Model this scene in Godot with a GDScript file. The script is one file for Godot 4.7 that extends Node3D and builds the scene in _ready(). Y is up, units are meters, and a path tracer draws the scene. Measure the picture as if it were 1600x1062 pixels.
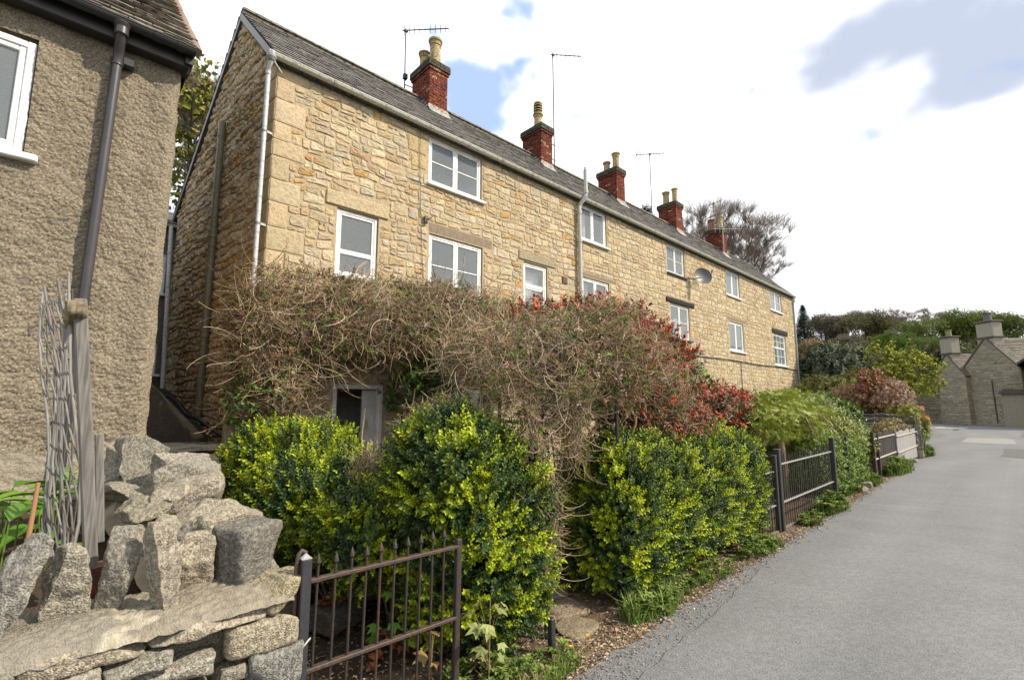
extends Node3D
# A stone cottage terrace on a village lane. x runs along the terrace, the facade faces +z, the lane lies along z = -2.2.

const EYE := Vector3(0, 1.6, 0)
const EAVE_Y := 7.28
const RIDGE_Y := 9.2
const RIDGE_Z := -9.8
const FRONT_Z := -8.0
const SKEW := 0.09
var M := {}
var T := {}
var ns := FastNoiseLite.new()
var rg := RandomNumberGenerator.new()


func _ready() -> void:
	# --- camera
	var cam := Camera3D.new()
	cam.name = "camera"
	cam.position = EYE
	cam.rotation_degrees = Vector3(7.52, -43.4, 0)
	cam.fov = 70.6
	cam.near = 0.05
	cam.far = 900.0
	cam.current = true
	add_child(cam)
	# --- sky, exposure, air
	var env := Environment.new()
	env.background_mode = Environment.BG_SKY
	var sky := Sky.new()
	var pan := PanoramaSkyMaterial.new()
	pan.panorama = sky_texture()
	sky.sky_material = pan
	env.sky = sky
	env.tonemap_mode = Environment.TONE_MAPPER_LINEAR
	env.tonemap_exposure = 1.3
	env.sdfgi_enabled = true
	env.ssao_enabled = true
	env.ssil_enabled = true
	var we := WorldEnvironment.new()
	we.name = "world_environment"
	we.environment = env
	add_child(we)
	# --- sun, high over the lane, behind and right of the camera, veiled by thin cloud
	var sun := DirectionalLight3D.new()
	sun.name = "sun"
	sun.light_energy = 1.6
	sun.light_color = Color(1.0, 0.95, 0.87)
	sun.light_angular_distance = 0.8
	sun.shadow_enabled = true
	add_child(sun)
	sun.look_at_from_position(Vector3(17, 26, 23), Vector3.ZERO, Vector3.UP)
	# --- materials, then the large structure, then things, small details last
	ns.seed = 7
	ns.frequency = 1.0
	ns.fractal_type = FastNoiseLite.FRACTAL_NONE
	make_textures()
	make_materials()
	build_ground()
	build_terrace()
	build_left_house()
	build_rear_house()
	build_walls()
	build_gate()
	build_road_fences()
	build_far()
	build_roof_things()
	build_plants()
	build_small_things()


# ---------------------------------------------------------------- sky
func dir_of(px: float, py: float) -> Vector3:
	# compass direction and height of a gap between the clouds, from degrees right of the terrace line and degrees up
	var a := deg_to_rad(px)
	var e := deg_to_rad(py)
	return Vector3(cos(a) * cos(e), sin(e), sin(a) * cos(e))


func sky_texture() -> ImageTexture:
	var w := 1024
	var h := 512
	var n1 := FastNoiseLite.new()
	n1.seed = 21
	n1.frequency = 5.0
	n1.fractal_gain = 0.6
	n1.fractal_octaves = 5
	var n2 := FastNoiseLite.new()
	n2.seed = 5
	n2.frequency = 1.1
	n2.fractal_octaves = 4
	# blue gaps: azimuth from +x towards -z is negative, elevation, radius, strength
	var gaps := []
	for g in SKY_GAPS:
		gaps.append([dir_of(g[0], g[1]), g[2], g[3]])
	var greys := []
	for g in SKY_GREYS:
		greys.append([dir_of(g[0], g[1]), g[2], g[3]])
	var data := PackedFloat32Array()
	data.resize(w * h * 3)
	var k := 0
	for j in h:
		var el := PI * (0.5 - (j + 0.5) / h)
		for i in w:
			var az := TAU * (i + 0.5) / w
			var d := Vector3(sin(az) * cos(el), sin(el), -cos(az) * cos(el))
			var q := d * Vector3(1, 1.7, 1)
			var a := n1.get_noise_3dv(q)
			var b := n2.get_noise_3dv(q)
			var gap := -0.42 + 0.25 * b
			for g in gaps:
				var t: float = d.distance_to(g[0]) / g[1]
				if t < 1.6:
					gap += g[2] * exp(-t * t * 1.6)
			var grey := -0.25 + 0.4 * n2.get_noise_3dv(q * 0.8 + Vector3(9, 3, 1))
			for g in greys:
				var t2: float = d.distance_to(g[0]) / g[1]
				if t2 < 1.6:
					grey += g[2] * exp(-t2 * t2 * 1.4)
			var open := smoothstep(0.02, 0.6, gap + 1.3 * a) * smoothstep(0.1, 0.35, d.y)
			var dull := smoothstep(-0.1, 1.5, grey + 1.5 * a)
			var white := Vector3(1.16, 1.175, 1.21).lerp(Vector3(0.45, 0.505, 0.63), dull * 0.95)
			var blue := Vector3(0.27, 0.42, 0.77)
			var c := white.lerp(blue, open * 0.85)
			if d.y < 0.0:
				c = Vector3(0.30, 0.29, 0.26)
			data[k] = c.x
			data[k + 1] = c.y
			data[k + 2] = c.z
			k += 3
	var im := Image.create_from_data(w, h, false, Image.FORMAT_RGBF, data.to_byte_array())
	return ImageTexture.create_from_image(im)


# ---------------------------------------------------------------- mesh building
class MB:
	var p := PackedVector3Array()
	var n := PackedVector3Array()
	var c := PackedColorArray()

	func tri(a: Vector3, b: Vector3, d: Vector3, col: Color) -> void:
		var nn := (b - a).cross(d - a).normalized()
		p.push_back(a)
		p.push_back(d)
		p.push_back(b)
		n.push_back(nn)
		n.push_back(nn)
		n.push_back(nn)
		c.push_back(col)
		c.push_back(col)
		c.push_back(col)

	func tris(a: Vector3, b: Vector3, d: Vector3, na: Vector3, nb: Vector3, nd: Vector3, col: Color) -> void:
		p.push_back(a)
		p.push_back(d)
		p.push_back(b)
		n.push_back(na)
		n.push_back(nd)
		n.push_back(nb)
		c.push_back(col)
		c.push_back(col)
		c.push_back(col)

	func tric(a: Vector3, b: Vector3, d: Vector3, ca: Color, cb: Color, cd: Color) -> void:
		var nn := (b - a).cross(d - a).normalized()
		p.push_back(a)
		p.push_back(d)
		p.push_back(b)
		n.push_back(nn)
		n.push_back(nn)
		n.push_back(nn)
		c.push_back(ca)
		c.push_back(cd)
		c.push_back(cb)

	func quad(a: Vector3, b: Vector3, d: Vector3, e: Vector3, col: Color) -> void:
		tri(a, b, d, col)
		tri(a, d, e, col)

	# box from lo to hi in the axes of t
	func box(lo: Vector3, hi: Vector3, col: Color, t := Transform3D.IDENTITY) -> void:
		var v := []
		for i in 8:
			v.append(t * Vector3(hi.x if i & 1 else lo.x, hi.y if i & 2 else lo.y, hi.z if i & 4 else lo.z))
		quad(v[4], v[5], v[7], v[6], col)
		quad(v[1], v[0], v[2], v[3], col)
		quad(v[5], v[1], v[3], v[7], col)
		quad(v[0], v[4], v[6], v[2], col)
		quad(v[6], v[7], v[3], v[2], col)
		quad(v[0], v[1], v[5], v[4], col)

	# box with chamfered edges
	func cbox(lo: Vector3, hi: Vector3, b: float, col: Color, t := Transform3D.IDENTITY) -> void:
		var m := (lo + hi) * 0.5
		var h := (hi - lo) * 0.5
		b = minf(b, minf(h.x, minf(h.y, h.z)) * 0.45)
		var ax := [Vector3(1, 0, 0), Vector3(0, 1, 0), Vector3(0, 0, 1)]
		var vt := func(s: Vector3, axis: int) -> Vector3:
			var q := Vector3(s.x * (h.x - b), s.y * (h.y - b), s.z * (h.z - b))
			q[axis] = s[axis] * h[axis]
			return t * (m + q)
		for a in 3:
			var u := (a + 1) % 3
			var w := (a + 2) % 3
			for sg in [-1.0, 1.0]:
				var f := func(su: float, sw: float) -> Vector3:
					var s := Vector3.ZERO
					s[a] = sg
					s[u] = su
					s[w] = sw
					return vt.call(s, a)
				if sg > 0:
					quad(f.call(-1.0, -1.0), f.call(1.0, -1.0), f.call(1.0, 1.0), f.call(-1.0, 1.0), col)
				else:
					quad(f.call(-1.0, 1.0), f.call(1.0, 1.0), f.call(1.0, -1.0), f.call(-1.0, -1.0), col)
			for su in [-1.0, 1.0]:
				for sw in [-1.0, 1.0]:
					var g := func(sa: float, axis: int) -> Vector3:
						var s := Vector3.ZERO
						s[a] = sa
						s[u] = su
						s[w] = sw
						return vt.call(s, axis)
					if su * sw > 0:
						quad(g.call(-1.0, u), g.call(1.0, u), g.call(1.0, w), g.call(-1.0, w), col)
					else:
						quad(g.call(-1.0, w), g.call(1.0, w), g.call(1.0, u), g.call(-1.0, u), col)
		for i in 8:
			var s := Vector3(1.0 if i & 1 else -1.0, 1.0 if i & 2 else -1.0, 1.0 if i & 4 else -1.0)
			var q0: Vector3 = vt.call(s, 0)
			var q1: Vector3 = vt.call(s, 1)
			var q2: Vector3 = vt.call(s, 2)
			if s.x * s.y * s.z > 0:
				tri(q0, q1, q2, col)
			else:
				tri(q0, q2, q1, col)

	# round bar or pipe along points, smooth
	func tube(pts: Array, rad: Array, sides: int, col: Color, caps := true, col2 := Color(-1, 0, 0)) -> void:
		var rings := []
		var nrm := []
		var m := pts.size()
		var up := Vector3(0.31, 0.87, 0.37)
		for i in m:
			var dv: Vector3 = (pts[mini(i + 1, m - 1)] - pts[maxi(i - 1, 0)]).normalized()
			if absf(dv.dot(up)) > 0.97:
				up = Vector3(0.9, 0.1, 0.42)
			var x := up.cross(dv).normalized()
			var y := dv.cross(x)
			up = y
			var r: float = rad[mini(i, rad.size() - 1)]
			var ring := []
			var nr := []
			for s in sides:
				var a := TAU * s / sides
				var o := x * cos(a) + y * sin(a)
				nr.append(o)
				ring.append(pts[i] + o * r)
			rings.append(ring)
			nrm.append(nr)
		for i in m - 1:
			var cc := col if col2.r < 0 else col.lerp(col2, float(i) / maxf(1, m - 1))
			for s in sides:
				var s2 := (s + 1) % sides
				tris(rings[i][s], rings[i][s2], rings[i + 1][s2], nrm[i][s], nrm[i][s2], nrm[i + 1][s2], cc)
				tris(rings[i][s], rings[i + 1][s2], rings[i + 1][s], nrm[i][s], nrm[i + 1][s2], nrm[i + 1][s], cc)
		if caps:
			for s in range(1, sides - 1):
				tri(rings[0][0], rings[0][s + 1], rings[0][s], col)
				tri(rings[m - 1][0], rings[m - 1][s], rings[m - 1][s + 1], col)

	# turned shape: profile of (radius, height)
	func lathe(base: Vector3, prof: Array, sides: int, col: Color, tilt := Basis.IDENTITY) -> void:
		for i in prof.size() - 1:
			var a: Vector2 = prof[i]
			var b: Vector2 = prof[i + 1]
			var sl := Vector2(b.y - a.y, a.x - b.x).normalized()
			for s in sides:
				var t0 := TAU * s / sides
				var t1 := TAU * (s + 1) / sides
				var e0 := Vector3(cos(t0), 0, -sin(t0))
				var e1 := Vector3(cos(t1), 0, -sin(t1))
				var up := Vector3.UP
				var n0 := tilt * (e0 * sl.x + up * sl.y)
				var n1 := tilt * (e1 * sl.x + up * sl.y)
				var a0 := base + tilt * (e0 * a.x + up * a.y)
				var a1 := base + tilt * (e1 * a.x + up * a.y)
				var b0 := base + tilt * (e0 * b.x + up * b.y)
				var b1 := base + tilt * (e1 * b.x + up * b.y)
				if a.x > 0.0001:
					tris(a0, a1, b1, n0, n1, n1, col)
				if b.x > 0.0001:
					tris(a0, b1, b0, n0, n1, n0, col)

	# extruded polygon (counter-clockwise seen from +depth): frame o + u*x + v*y + w*depth
	func prism(poly: PackedVector2Array, d0: float, d1: float, f: Transform3D, col: Color, col_side := Color(-1, 0, 0)) -> void:
		var ids := Geometry2D.triangulate_polygon(poly)
		var cs := col if col_side.r < 0 else col_side
		for i in range(0, ids.size(), 3):
			var a := poly[ids[i]]
			var b := poly[ids[i + 1]]
			var d := poly[ids[i + 2]]
			if (b - a).cross(d - a) < 0:
				var sw := b
				b = d
				d = sw
			tri(f * Vector3(a.x, a.y, d1), f * Vector3(b.x, b.y, d1), f * Vector3(d.x, d.y, d1), col)
			tri(f * Vector3(a.x, a.y, d0), f * Vector3(d.x, d.y, d0), f * Vector3(b.x, b.y, d0), col)
		for i in poly.size():
			var a := poly[i]
			var b := poly[(i + 1) % poly.size()]
			quad(f * Vector3(a.x, a.y, d0), f * Vector3(b.x, b.y, d0), f * Vector3(b.x, b.y, d1), f * Vector3(a.x, a.y, d1), cs)

	func mesh() -> ArrayMesh:
		var arr := []
		arr.resize(Mesh.ARRAY_MAX)
		arr[Mesh.ARRAY_VERTEX] = p
		arr[Mesh.ARRAY_NORMAL] = n
		arr[Mesh.ARRAY_COLOR] = c
		var m := ArrayMesh.new()
		if p.size():
			m.add_surface_from_arrays(Mesh.PRIMITIVE_TRIANGLES, arr)
		return m


func put(called: String, what: Variant, mat: Material, parent: Node = self, at := Transform3D.IDENTITY, kind := "") -> MeshInstance3D:
	var o := MeshInstance3D.new()
	o.name = called
	o.mesh = what.mesh() if what is MB else what
	o.material_override = mat
	o.transform = at
	if kind:
		o.set_meta("kind", kind)
	parent.add_child(o, true)
	return o


func tag(o: Node3D, label: String, category: String, group := "") -> Node3D:
	o.set_meta("label", label)
	o.set_meta("category", category)
	if group:
		o.set_meta("group", group)
	return o


var taken := {}


func numbered(called: String) -> String:
	taken[called] = taken.get(called, -1) + 1
	return called if taken[called] == 0 else "%s_%03d" % [called, taken[called]]


func thing(called: String, label: String, category: String, at := Vector3.ZERO, turn := 0.0, group := "") -> Node3D:
	var o := Node3D.new()
	o.name = numbered(called)
	o.position = at
	o.rotation.y = turn
	add_child(o, true)
	tag(o, label, category, group)
	return o


func part(called: String, parent: Node) -> Node3D:
	var o := Node3D.new()
	o.name = called
	parent.add_child(o, true)
	return o


# many small copies that nobody could count, as one part
func scatter(called: String, mesh: Mesh, xs: Array, cols: Array, mat: Material, parent: Node = self) -> MultiMeshInstance3D:
	var mm := MultiMesh.new()
	mm.transform_format = MultiMesh.TRANSFORM_3D
	mm.use_colors = true
	mm.mesh = mesh
	mm.instance_count = xs.size()
	for i in xs.size():
		mm.set_instance_transform(i, xs[i])
		mm.set_instance_color(i, cols[i])
	var o := MultiMeshInstance3D.new()
	o.name = called
	o.multimesh = mm
	o.material_override = mat
	o.set_meta("kind", "stuff")
	parent.add_child(o, true)
	return o


func rnd(a: float, b: float) -> float:
	return rg.randf_range(a, b)


func vary(c: Color, v: float, hue := 0.04) -> Color:
	var k := 1.0 + rnd(-v, v)
	return Color(clampf(c.r * k * (1 + rnd(-hue, hue)), 0, 1), clampf(c.g * k, 0, 1), clampf(c.b * k * (1 + rnd(-hue, hue)), 0, 1))


# basis with y along the given direction and a random twist
func aim(y: Vector3, twist: float) -> Basis:
	y = y.normalized()
	var x := Vector3(0.3, 0.2, 0.93).cross(y)
	if x.length() < 0.05:
		x = Vector3(1, 0, 0).cross(y)
	x = x.normalized().rotated(y, twist)
	return Basis(x, y, x.cross(y))


# ---------------------------------------------------------------- textures and materials
func noise_bytes(size: int, freq: float, oct: int, sd: int, kind := FastNoiseLite.TYPE_SIMPLEX_SMOOTH, ret := FastNoiseLite.RETURN_DISTANCE) -> PackedByteArray:
	var f := FastNoiseLite.new()
	f.seed = sd
	f.noise_type = kind
	f.frequency = freq
	f.cellular_return_type = ret
	f.fractal_type = FastNoiseLite.FRACTAL_FBM if oct > 1 else FastNoiseLite.FRACTAL_NONE
	f.fractal_octaves = oct
	var im := f.get_seamless_image(size, size, false, false, 0.12)
	im.convert(Image.FORMAT_L8)
	return im.get_data()


# grey texture: each entry is [bytes, weight]; mean is base
func grey_tex(size: int, base: float, layers: Array, lo := 0.0, hi := 1.0) -> ImageTexture:
	var out := PackedByteArray()
	out.resize(size * size)
	for i in size * size:
		var v := base
		for l in layers:
			v += (l[0][i] / 255.0 - 0.5) * l[1]
		out[i] = int(clampf(v, lo, hi) * 255.0)
	return ImageTexture.create_from_image(Image.create_from_data(size, size, false, Image.FORMAT_L8, out))


# colour texture: mixes two tints by a threshold noise, over a grey
func tint_tex(size: int, a: Color, b: Color, mask: PackedByteArray, lo: float, hi: float, grain: PackedByteArray, amount: float) -> ImageTexture:
	var out := PackedByteArray()
	out.resize(size * size * 3)
	for i in size * size:
		var t := smoothstep(lo, hi, mask[i] / 255.0)
		var g := 1.0 + (grain[i] / 255.0 - 0.5) * amount
		var c := a.lerp(b, t) * g
		out[i * 3] = int(clampf(c.r, 0, 1) * 255)
		out[i * 3 + 1] = int(clampf(c.g, 0, 1) * 255)
		out[i * 3 + 2] = int(clampf(c.b, 0, 1) * 255)
	return ImageTexture.create_from_image(Image.create_from_data(size, size, false, Image.FORMAT_RGB8, out))


func make_textures() -> void:
	var fine := noise_bytes(512, 0.09, 3, 3)
	var mid := noise_bytes(512, 0.02, 4, 11)
	var big := noise_bytes(512, 0.006, 4, 17)
	var cell := noise_bytes(512, 0.075, 1, 23, FastNoiseLite.TYPE_CELLULAR)
	var cell2 := noise_bytes(512, 0.16, 1, 29, FastNoiseLite.TYPE_CELLULAR)
	var blot := noise_bytes(512, 0.035, 3, 41)
	T.grain = grey_tex(512, 0.94, [[fine, 0.26], [mid, 0.22], [big, 0.1]])
	T.pit = grey_tex(512, 0.5, [[fine, 0.5], [mid, 0.8], [cell, 0.25]])
	T.pit_fine = grey_tex(512, 0.5, [[fine, 1.0], [mid, 0.5], [cell2, 0.3]])
	T.pebble = grey_tex(512, 0.45, [[cell, -0.9], [cell2, -0.5], [mid, 0.4]])
	T.render = grey_tex(512, 0.90, [[fine, 0.3], [big, 0.12]])
	T.tar = grey_tex(512, 0.88, [[cell2, -0.22], [fine, 0.3], [mid, 0.14]])
	T.tar_h = grey_tex(512, 0.5, [[cell2, -0.9], [fine, 0.5]])
	T.broad = grey_tex(512, 0.95, [[big, 0.12], [mid, 0.12]])
	# lichen: pale and dark blots on weathered wall stone, sRGB tints near white
	T.lichen = tint_tex(512, Color(0.72, 0.715, 0.7), Color(1, 1, 0.97), blot, 0.52, 0.6, fine, 0.9)
	T.darkblot = tint_tex(512, Color(1, 0.99, 0.97), Color(0.52, 0.52, 0.52), mid, 0.54, 0.70, fine, 0.5)
	T.rust = tint_tex(512, Color(0.62, 0.62, 0.64), Color(0.9, 0.66, 0.48), mid, 0.52, 0.7, fine, 0.7)
	T.dirt = tint_tex(512, Color(1, 1, 1), Color(0.78, 0.78, 0.74), mid, 0.55, 0.75, fine, 0.15)
	# wood grain: stretched along y
	var wood := FastNoiseLite.new()
	wood.seed = 77
	wood.frequency = 0.05
	wood.fractal_octaves = 4
	var wb := PackedByteArray()
	wb.resize(256 * 256)
	for j in 256:
		for i in 256:
			var a := TAU * i / 256.0
			var v := wood.get_noise_3d(cos(a) * 75.0, sin(a) * 75.0, 20.0 * sin(TAU * j / 256.0) * 0.35)
			wb[j * 256 + i] = int(clampf(0.84 + v * 0.28, 0.2, 1.0) * 255)
	T.wood = ImageTexture.create_from_image(Image.create_from_data(256, 256, false, Image.FORMAT_L8, wb))


func mat(rough: float, tex: Texture2D = null, scale := 1.0, bump: Texture2D = null, depth := 0.0, spec := 0.5) -> StandardMaterial3D:
	var m := StandardMaterial3D.new()
	m.vertex_color_use_as_albedo = true
	m.roughness = rough
	m.metallic_specular = spec
	m.uv1_triplanar = true
	m.uv1_world_triplanar = true
	m.uv1_scale = Vector3.ONE * scale
	if tex:
		m.albedo_texture = tex
	if bump:
		m.heightmap_enabled = true
		m.heightmap_texture = bump
		m.heightmap_scale = depth
	return m


func make_materials() -> void:
	M.stone = mat(0.92, T.grain, 1.3, T.pit, 0.8, 0.3)
	M.mortar = mat(0.97, T.grain, 1.6, T.pit, 0.5, 0.25)
	M.mortar_bed = mat(0.97, T.grain, 3.2, T.pebble, 0.6, 0.2)
	M.wallstone = mat(0.95, T.lichen, 2.4, T.pit_fine, 0.45, 0.25)
	M.render = mat(0.96, T.render, 1.2, T.pebble, 0.5, 0.2)
	M.slate = mat(0.72, T.darkblot, 0.8, T.pit, 0.15, 0.4)
	M.brick = mat(0.9, T.darkblot, 1.1, T.pit, 0.3, 0.3)
	M.paint = mat(0.38, T.broad, 0.7)
	M.plastic = mat(0.45, T.dirt, 1.7)
	M.iron = mat(0.62, T.rust, 2.2, T.pit, 0.08, 0.5)
	M.dark_iron = mat(0.5, T.grain, 2.0, T.pit, 0.05, 0.5)
	M.wood = mat(0.85, T.wood, 3.0, T.wood, 0.1, 0.3)
	M.asphalt = mat(0.9, T.tar, 1.1, T.tar_h, 0.45, 0.35)
	M.asphalt_fine = mat(0.86, T.tar, 1.3, T.tar_h, 0.2, 0.35)
	M.soil = mat(0.97, T.grain, 2.5, T.pebble, 1.2, 0.2)
	M.plain = mat(0.8, T.grain, 1.5)
	M.pot = mat(0.8, T.darkblot, 1.3)
	var lf := StandardMaterial3D.new()
	lf.vertex_color_use_as_albedo = true
	lf.roughness = 0.45
	lf.metallic_specular = 0.4
	lf.backlight_enabled = true
	lf.backlight = Color(0.5, 0.55, 0.35)
	M.leaf = lf
	var lm := StandardMaterial3D.new()
	lm.vertex_color_use_as_albedo = true
	lm.roughness = 0.7
	lm.metallic_specular = 0.25
	lm.backlight_enabled = true
	lm.backlight = Color(0.45, 0.5, 0.3)
	M.soft_leaf = lm
	var tw := StandardMaterial3D.new()
	tw.vertex_color_use_as_albedo = true
	tw.roughness = 0.85
	M.twig = tw
	M.bark = mat(0.92, T.grain, 2.0, T.pit, 0.9, 0.2)
	var gl := StandardMaterial3D.new()
	gl.transparency = BaseMaterial3D.TRANSPARENCY_ALPHA
	gl.albedo_color = Color(0.78, 0.83, 0.86, 0.2)
	gl.roughness = 0.03
	gl.metallic_specular = 0.75
	M.glass = gl


func col(r: float, g: float, b: float) -> Color:
	return Color(r, g, b)

# gaps of blue: degrees right of the terrace line, degrees up, radius, strength
const SKY_GAPS := [[-45.6, 42.0, 0.06, 1.2], [-52.5, 36.0, 0.07, 1.05], [-50.3, 32.0, 0.08, 1.15], [-47.0, 28.0, 0.055, 1.05], [-56.5, 39.0, 0.05, 0.95], [-28.1, 20.8, 0.07, 0.5], [150.0, 40.0, 0.2, 1.0], [80.0, 55.0, 0.15, 1.0], [-120.0, 45.0, 0.15, 1.1], [210.0, 30.0, 0.15, 0.9]]
# grey undersides of cloud
const SKY_GREYS := [[-1.0, 32.5, 0.11, 1.25], [-7.0, 32.8, 0.09, 1.15], [-12.0, 30.8, 0.06, 1.1], [4.0, 31.0, 0.11, 1.2], [-4.8, 25.0, 0.055, 1.15], [-1.5, 26.2, 0.05, 1.1], [1.2, 27.2, 0.055, 1.1], [60.0, 35.0, 0.3, 1.0], [120.0, 25.0, 0.3, 1.0], [-160.0, 35.0, 0.3, 0.9], [-90.0, 60.0, 0.25, 0.7]]


# ---------------------------------------------------------------- ground
func gh(x: float, z: float) -> float:
	var h := 0.0
	if z < -2.3:
		var s := smoothstep(-2.3, -2.6, z)
		var hy := lerpf(0.55, 0.88, clampf((-z - 2.5) / 2.7, 0, 1)) + maxf(0.0, -z - 8.7) * 0.25
		var xe := lerpf(0.72, 1.95, clampf((-z - 4.2) / 3.0, 0, 1))
		h = maxf(h, hy * (1.0 - smoothstep(xe, xe + 0.25, x)) * s)
		if x > 18.5 and x < 34.0:
			h = maxf(h, 1.12 * smoothstep(18.55, 18.75, x) * smoothstep(-2.35, -2.6, z + maxf(0.0, x - 18.5) * 0.14) * smoothstep(34.0, 27.0, x))
	if z < -13.5:
		h = maxf(h, minf(maxf(h, 2.2 * smoothstep(2.5, 1.0, x)) + (-z - 13.5) * 0.27, 26.0))
	if x > 57.0:
		h = maxf(h, minf((x - 57.0) * 0.165, 22.0) * smoothstep(14.0, -6.0, z))
	h += 0.03 * ns.get_noise_2d(x * 2.1, z * 2.1) * smoothstep(-2.0, -2.5, z)
	return h


func steps(list: Array) -> PackedFloat32Array:
	# [from, step, to, step, to ...]
	var o := PackedFloat32Array()
	var a: float = list[0]
	o.append(a)
	for i in range(1, list.size(), 2):
		while a < list[i + 1] - 0.001:
			a = minf(a + list[i], list[i + 1])
			o.append(a)
	return o


func lane_edge(x: float) -> float:
	var e := -1.93 - 0.016 * minf(x, 18.5) + 0.05 * ns.get_noise_1d(x * 1.7) + 0.03 * ns.get_noise_1d(x * 6.0)
	if x > 18.5:
		e -= (x - 18.5) * 0.13
	return e


func build_ground() -> void:
	var xs := steps([-800.0, 160.0, -160.0, 30.0, -40.0, 6.0, -4.0, 0.5, -1.0, 0.16, 4.0, 0.3, 20.0, 0.25, 19.5, 1.0, 36.0, 4.0, 60.0, 6.0, 150.0, 25.0, 300.0, 100.0, 800.0])
	var zs := steps([-800.0, 160.0, -320.0, 40.0, -120.0, 10.0, -40.0, 3.0, -16.0, 1.0, -10.0, 0.35, -4.0, 0.14, -1.8, 1.5, 6.0, 6.0, 24.0, 40.0, 104.0, 170.0, 800.0])
	var mb := MB.new()
	var hs := []
	for i in xs.size():
		var r := PackedFloat32Array()
		for j in zs.size():
			r.append(gh(xs[i], zs[j]) - (0.03 if zs[j] > -1.9 else 0.0))
		hs.append(r)
	for i in xs.size() - 1:
		for j in zs.size() - 1:
			var a := Vector3(xs[i], hs[i][j], zs[j])
			var b := Vector3(xs[i + 1], hs[i + 1][j], zs[j])
			var d := Vector3(xs[i + 1], hs[i + 1][j + 1], zs[j + 1])
			var e := Vector3(xs[i], hs[i][j + 1], zs[j + 1])
			var q := (a + d) * 0.5
			var cc := Color(0.085, 0.065, 0.045)
			if q.z < -13.0 or q.x > 30.0 or q.z > 3.0:
				cc = Color(0.06, 0.075, 0.03)
			if q.z > -2.75 and q.z < -1.5 and q.x < 22:
				cc = Color(0.17, 0.125, 0.085)
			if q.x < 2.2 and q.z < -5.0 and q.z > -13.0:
				cc = Color(0.062, 0.057, 0.05)  # passage paving: dark concrete, with shade also put into its colour
			if q.x > 18.5 and q.z < -2.6 and q.z > -9.0:
				cc = Color(0.06, 0.07, 0.03)
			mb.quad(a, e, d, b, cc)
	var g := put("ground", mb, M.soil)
	g.set_meta("kind", "structure")
	# the lane: coarse old asphalt, then a smoother strip laid over it; worn and patchy along the wheel tracks
	var wear := func(px: float, pz: float, base: float) -> Color:
		var t := 0.6 * ns.get_noise_2d(px * 0.12, pz * 1.5) + 0.35 * ns.get_noise_2d(px * 1.3 + 40.0, pz * 2.2) + 0.3 * ns.get_noise_2d(px * 3.7, pz * 3.7 + 9.0)
		var k := base * (1.0 + 0.2 * t)
		return Color(k * 0.985, k, k * 1.015)
	mb = MB.new()
	var x := -9.0
	var lanes := []
	while x < 66.0:
		lanes.append(x)
		x += 0.15 if x < 16.0 else 0.5 if x < 30.0 else 1.0
	for k in lanes.size() - 1:
		var x0: float = lanes[k]
		var x1: float = lanes[k + 1]
		var e0 := lane_edge(x0)
		var e1 := lane_edge(x1)
		var r0 := 6.0 + maxf(0, x0 - 40.0) * 1.5
		var r1 := 6.0 + maxf(0, x1 - 40.0) * 1.5
		mb.quad(Vector3(x0, -0.012, e0 - 0.02), Vector3(x0, 0.012, e0), Vector3(x1, 0.012, e1), Vector3(x1, -0.012, e1 - 0.02), Color(0.12, 0.115, 0.11))
		var n := 14
		for q in n:
			var f0 := pow(float(q) / n, 1.6)
			var f1 := pow(float(q + 1) / n, 1.6)
			var a := Vector3(x0, 0.012, lerpf(e0, r0, f0))
			var b := Vector3(x0, 0.012, lerpf(e0, r0, f1))
			var d := Vector3(x1, 0.012, lerpf(e1, r1, f1))
			var e := Vector3(x1, 0.012, lerpf(e1, r1, f0))
			var cd: Color = wear.call(d.x, d.z, 0.172)
			mb.tric(a, b, d, wear.call(a.x, a.z, 0.172), wear.call(b.x, b.z, 0.172), cd)
			mb.tric(a, d, e, wear.call(a.x, a.z, 0.172), cd, wear.call(e.x, e.z, 0.172))
	put("road", mb, M.asphalt, self, Transform3D.IDENTITY, "structure")
	mb = MB.new()
	for k in lanes.size() - 1:
		var x0: float = lanes[k]
		var x1: float = lanes[k + 1]
		if x1 > 40:
			break
		var e0 := maxf(-1.48 - 0.081 * x0, lane_edge(x0) + 0.06) + 0.03 * ns.get_noise_1d(x0 * 3.0 + 50.0)
		var e1 := maxf(-1.48 - 0.081 * x1, lane_edge(x1) + 0.06) + 0.03 * ns.get_noise_1d(x1 * 3.0 + 50.0)
		mb.quad(Vector3(x0, 0.011, e0 - 0.012), Vector3(x0, 0.018, e0), Vector3(x1, 0.018, e1), Vector3(x1, 0.011, e1 - 0.012), Color(0.12, 0.118, 0.115))
		var n := 20
		for q in n:
			var a := Vector3(x0, 0.018, lerpf(e0, 4.6, float(q) / n))
			var b := Vector3(x0, 0.018, lerpf(e0, 4.6, float(q + 1) / n))
			var d := Vector3(x1, 0.018, lerpf(e1, 4.6, float(q + 1) / n))
			var e := Vector3(x1, 0.018, lerpf(e1, 4.6, float(q) / n))
			var cd: Color = wear.call(d.x, d.z, 0.178)
			mb.tric(a, b, d, wear.call(a.x, a.z, 0.178), wear.call(b.x, b.z, 0.178), cd)
			mb.tric(a, d, e, wear.call(a.x, a.z, 0.178), cd, wear.call(e.x, e.z, 0.178))
	put("road_resurfaced_strip", mb, M.asphalt_fine, self, Transform3D.IDENTITY, "structure")
	# trench repairs, far along the lane
	var reps := [[20.5, 24.5, -0.6, 0.9, 0.12], [27.0, 31.0, -1.9, -0.4, 0.26], [33.0, 39.0, -0.2, 1.2, 0.13], [41.0, 44.0, -4.2, -2.6, 0.3]]
	mb = MB.new()
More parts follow.
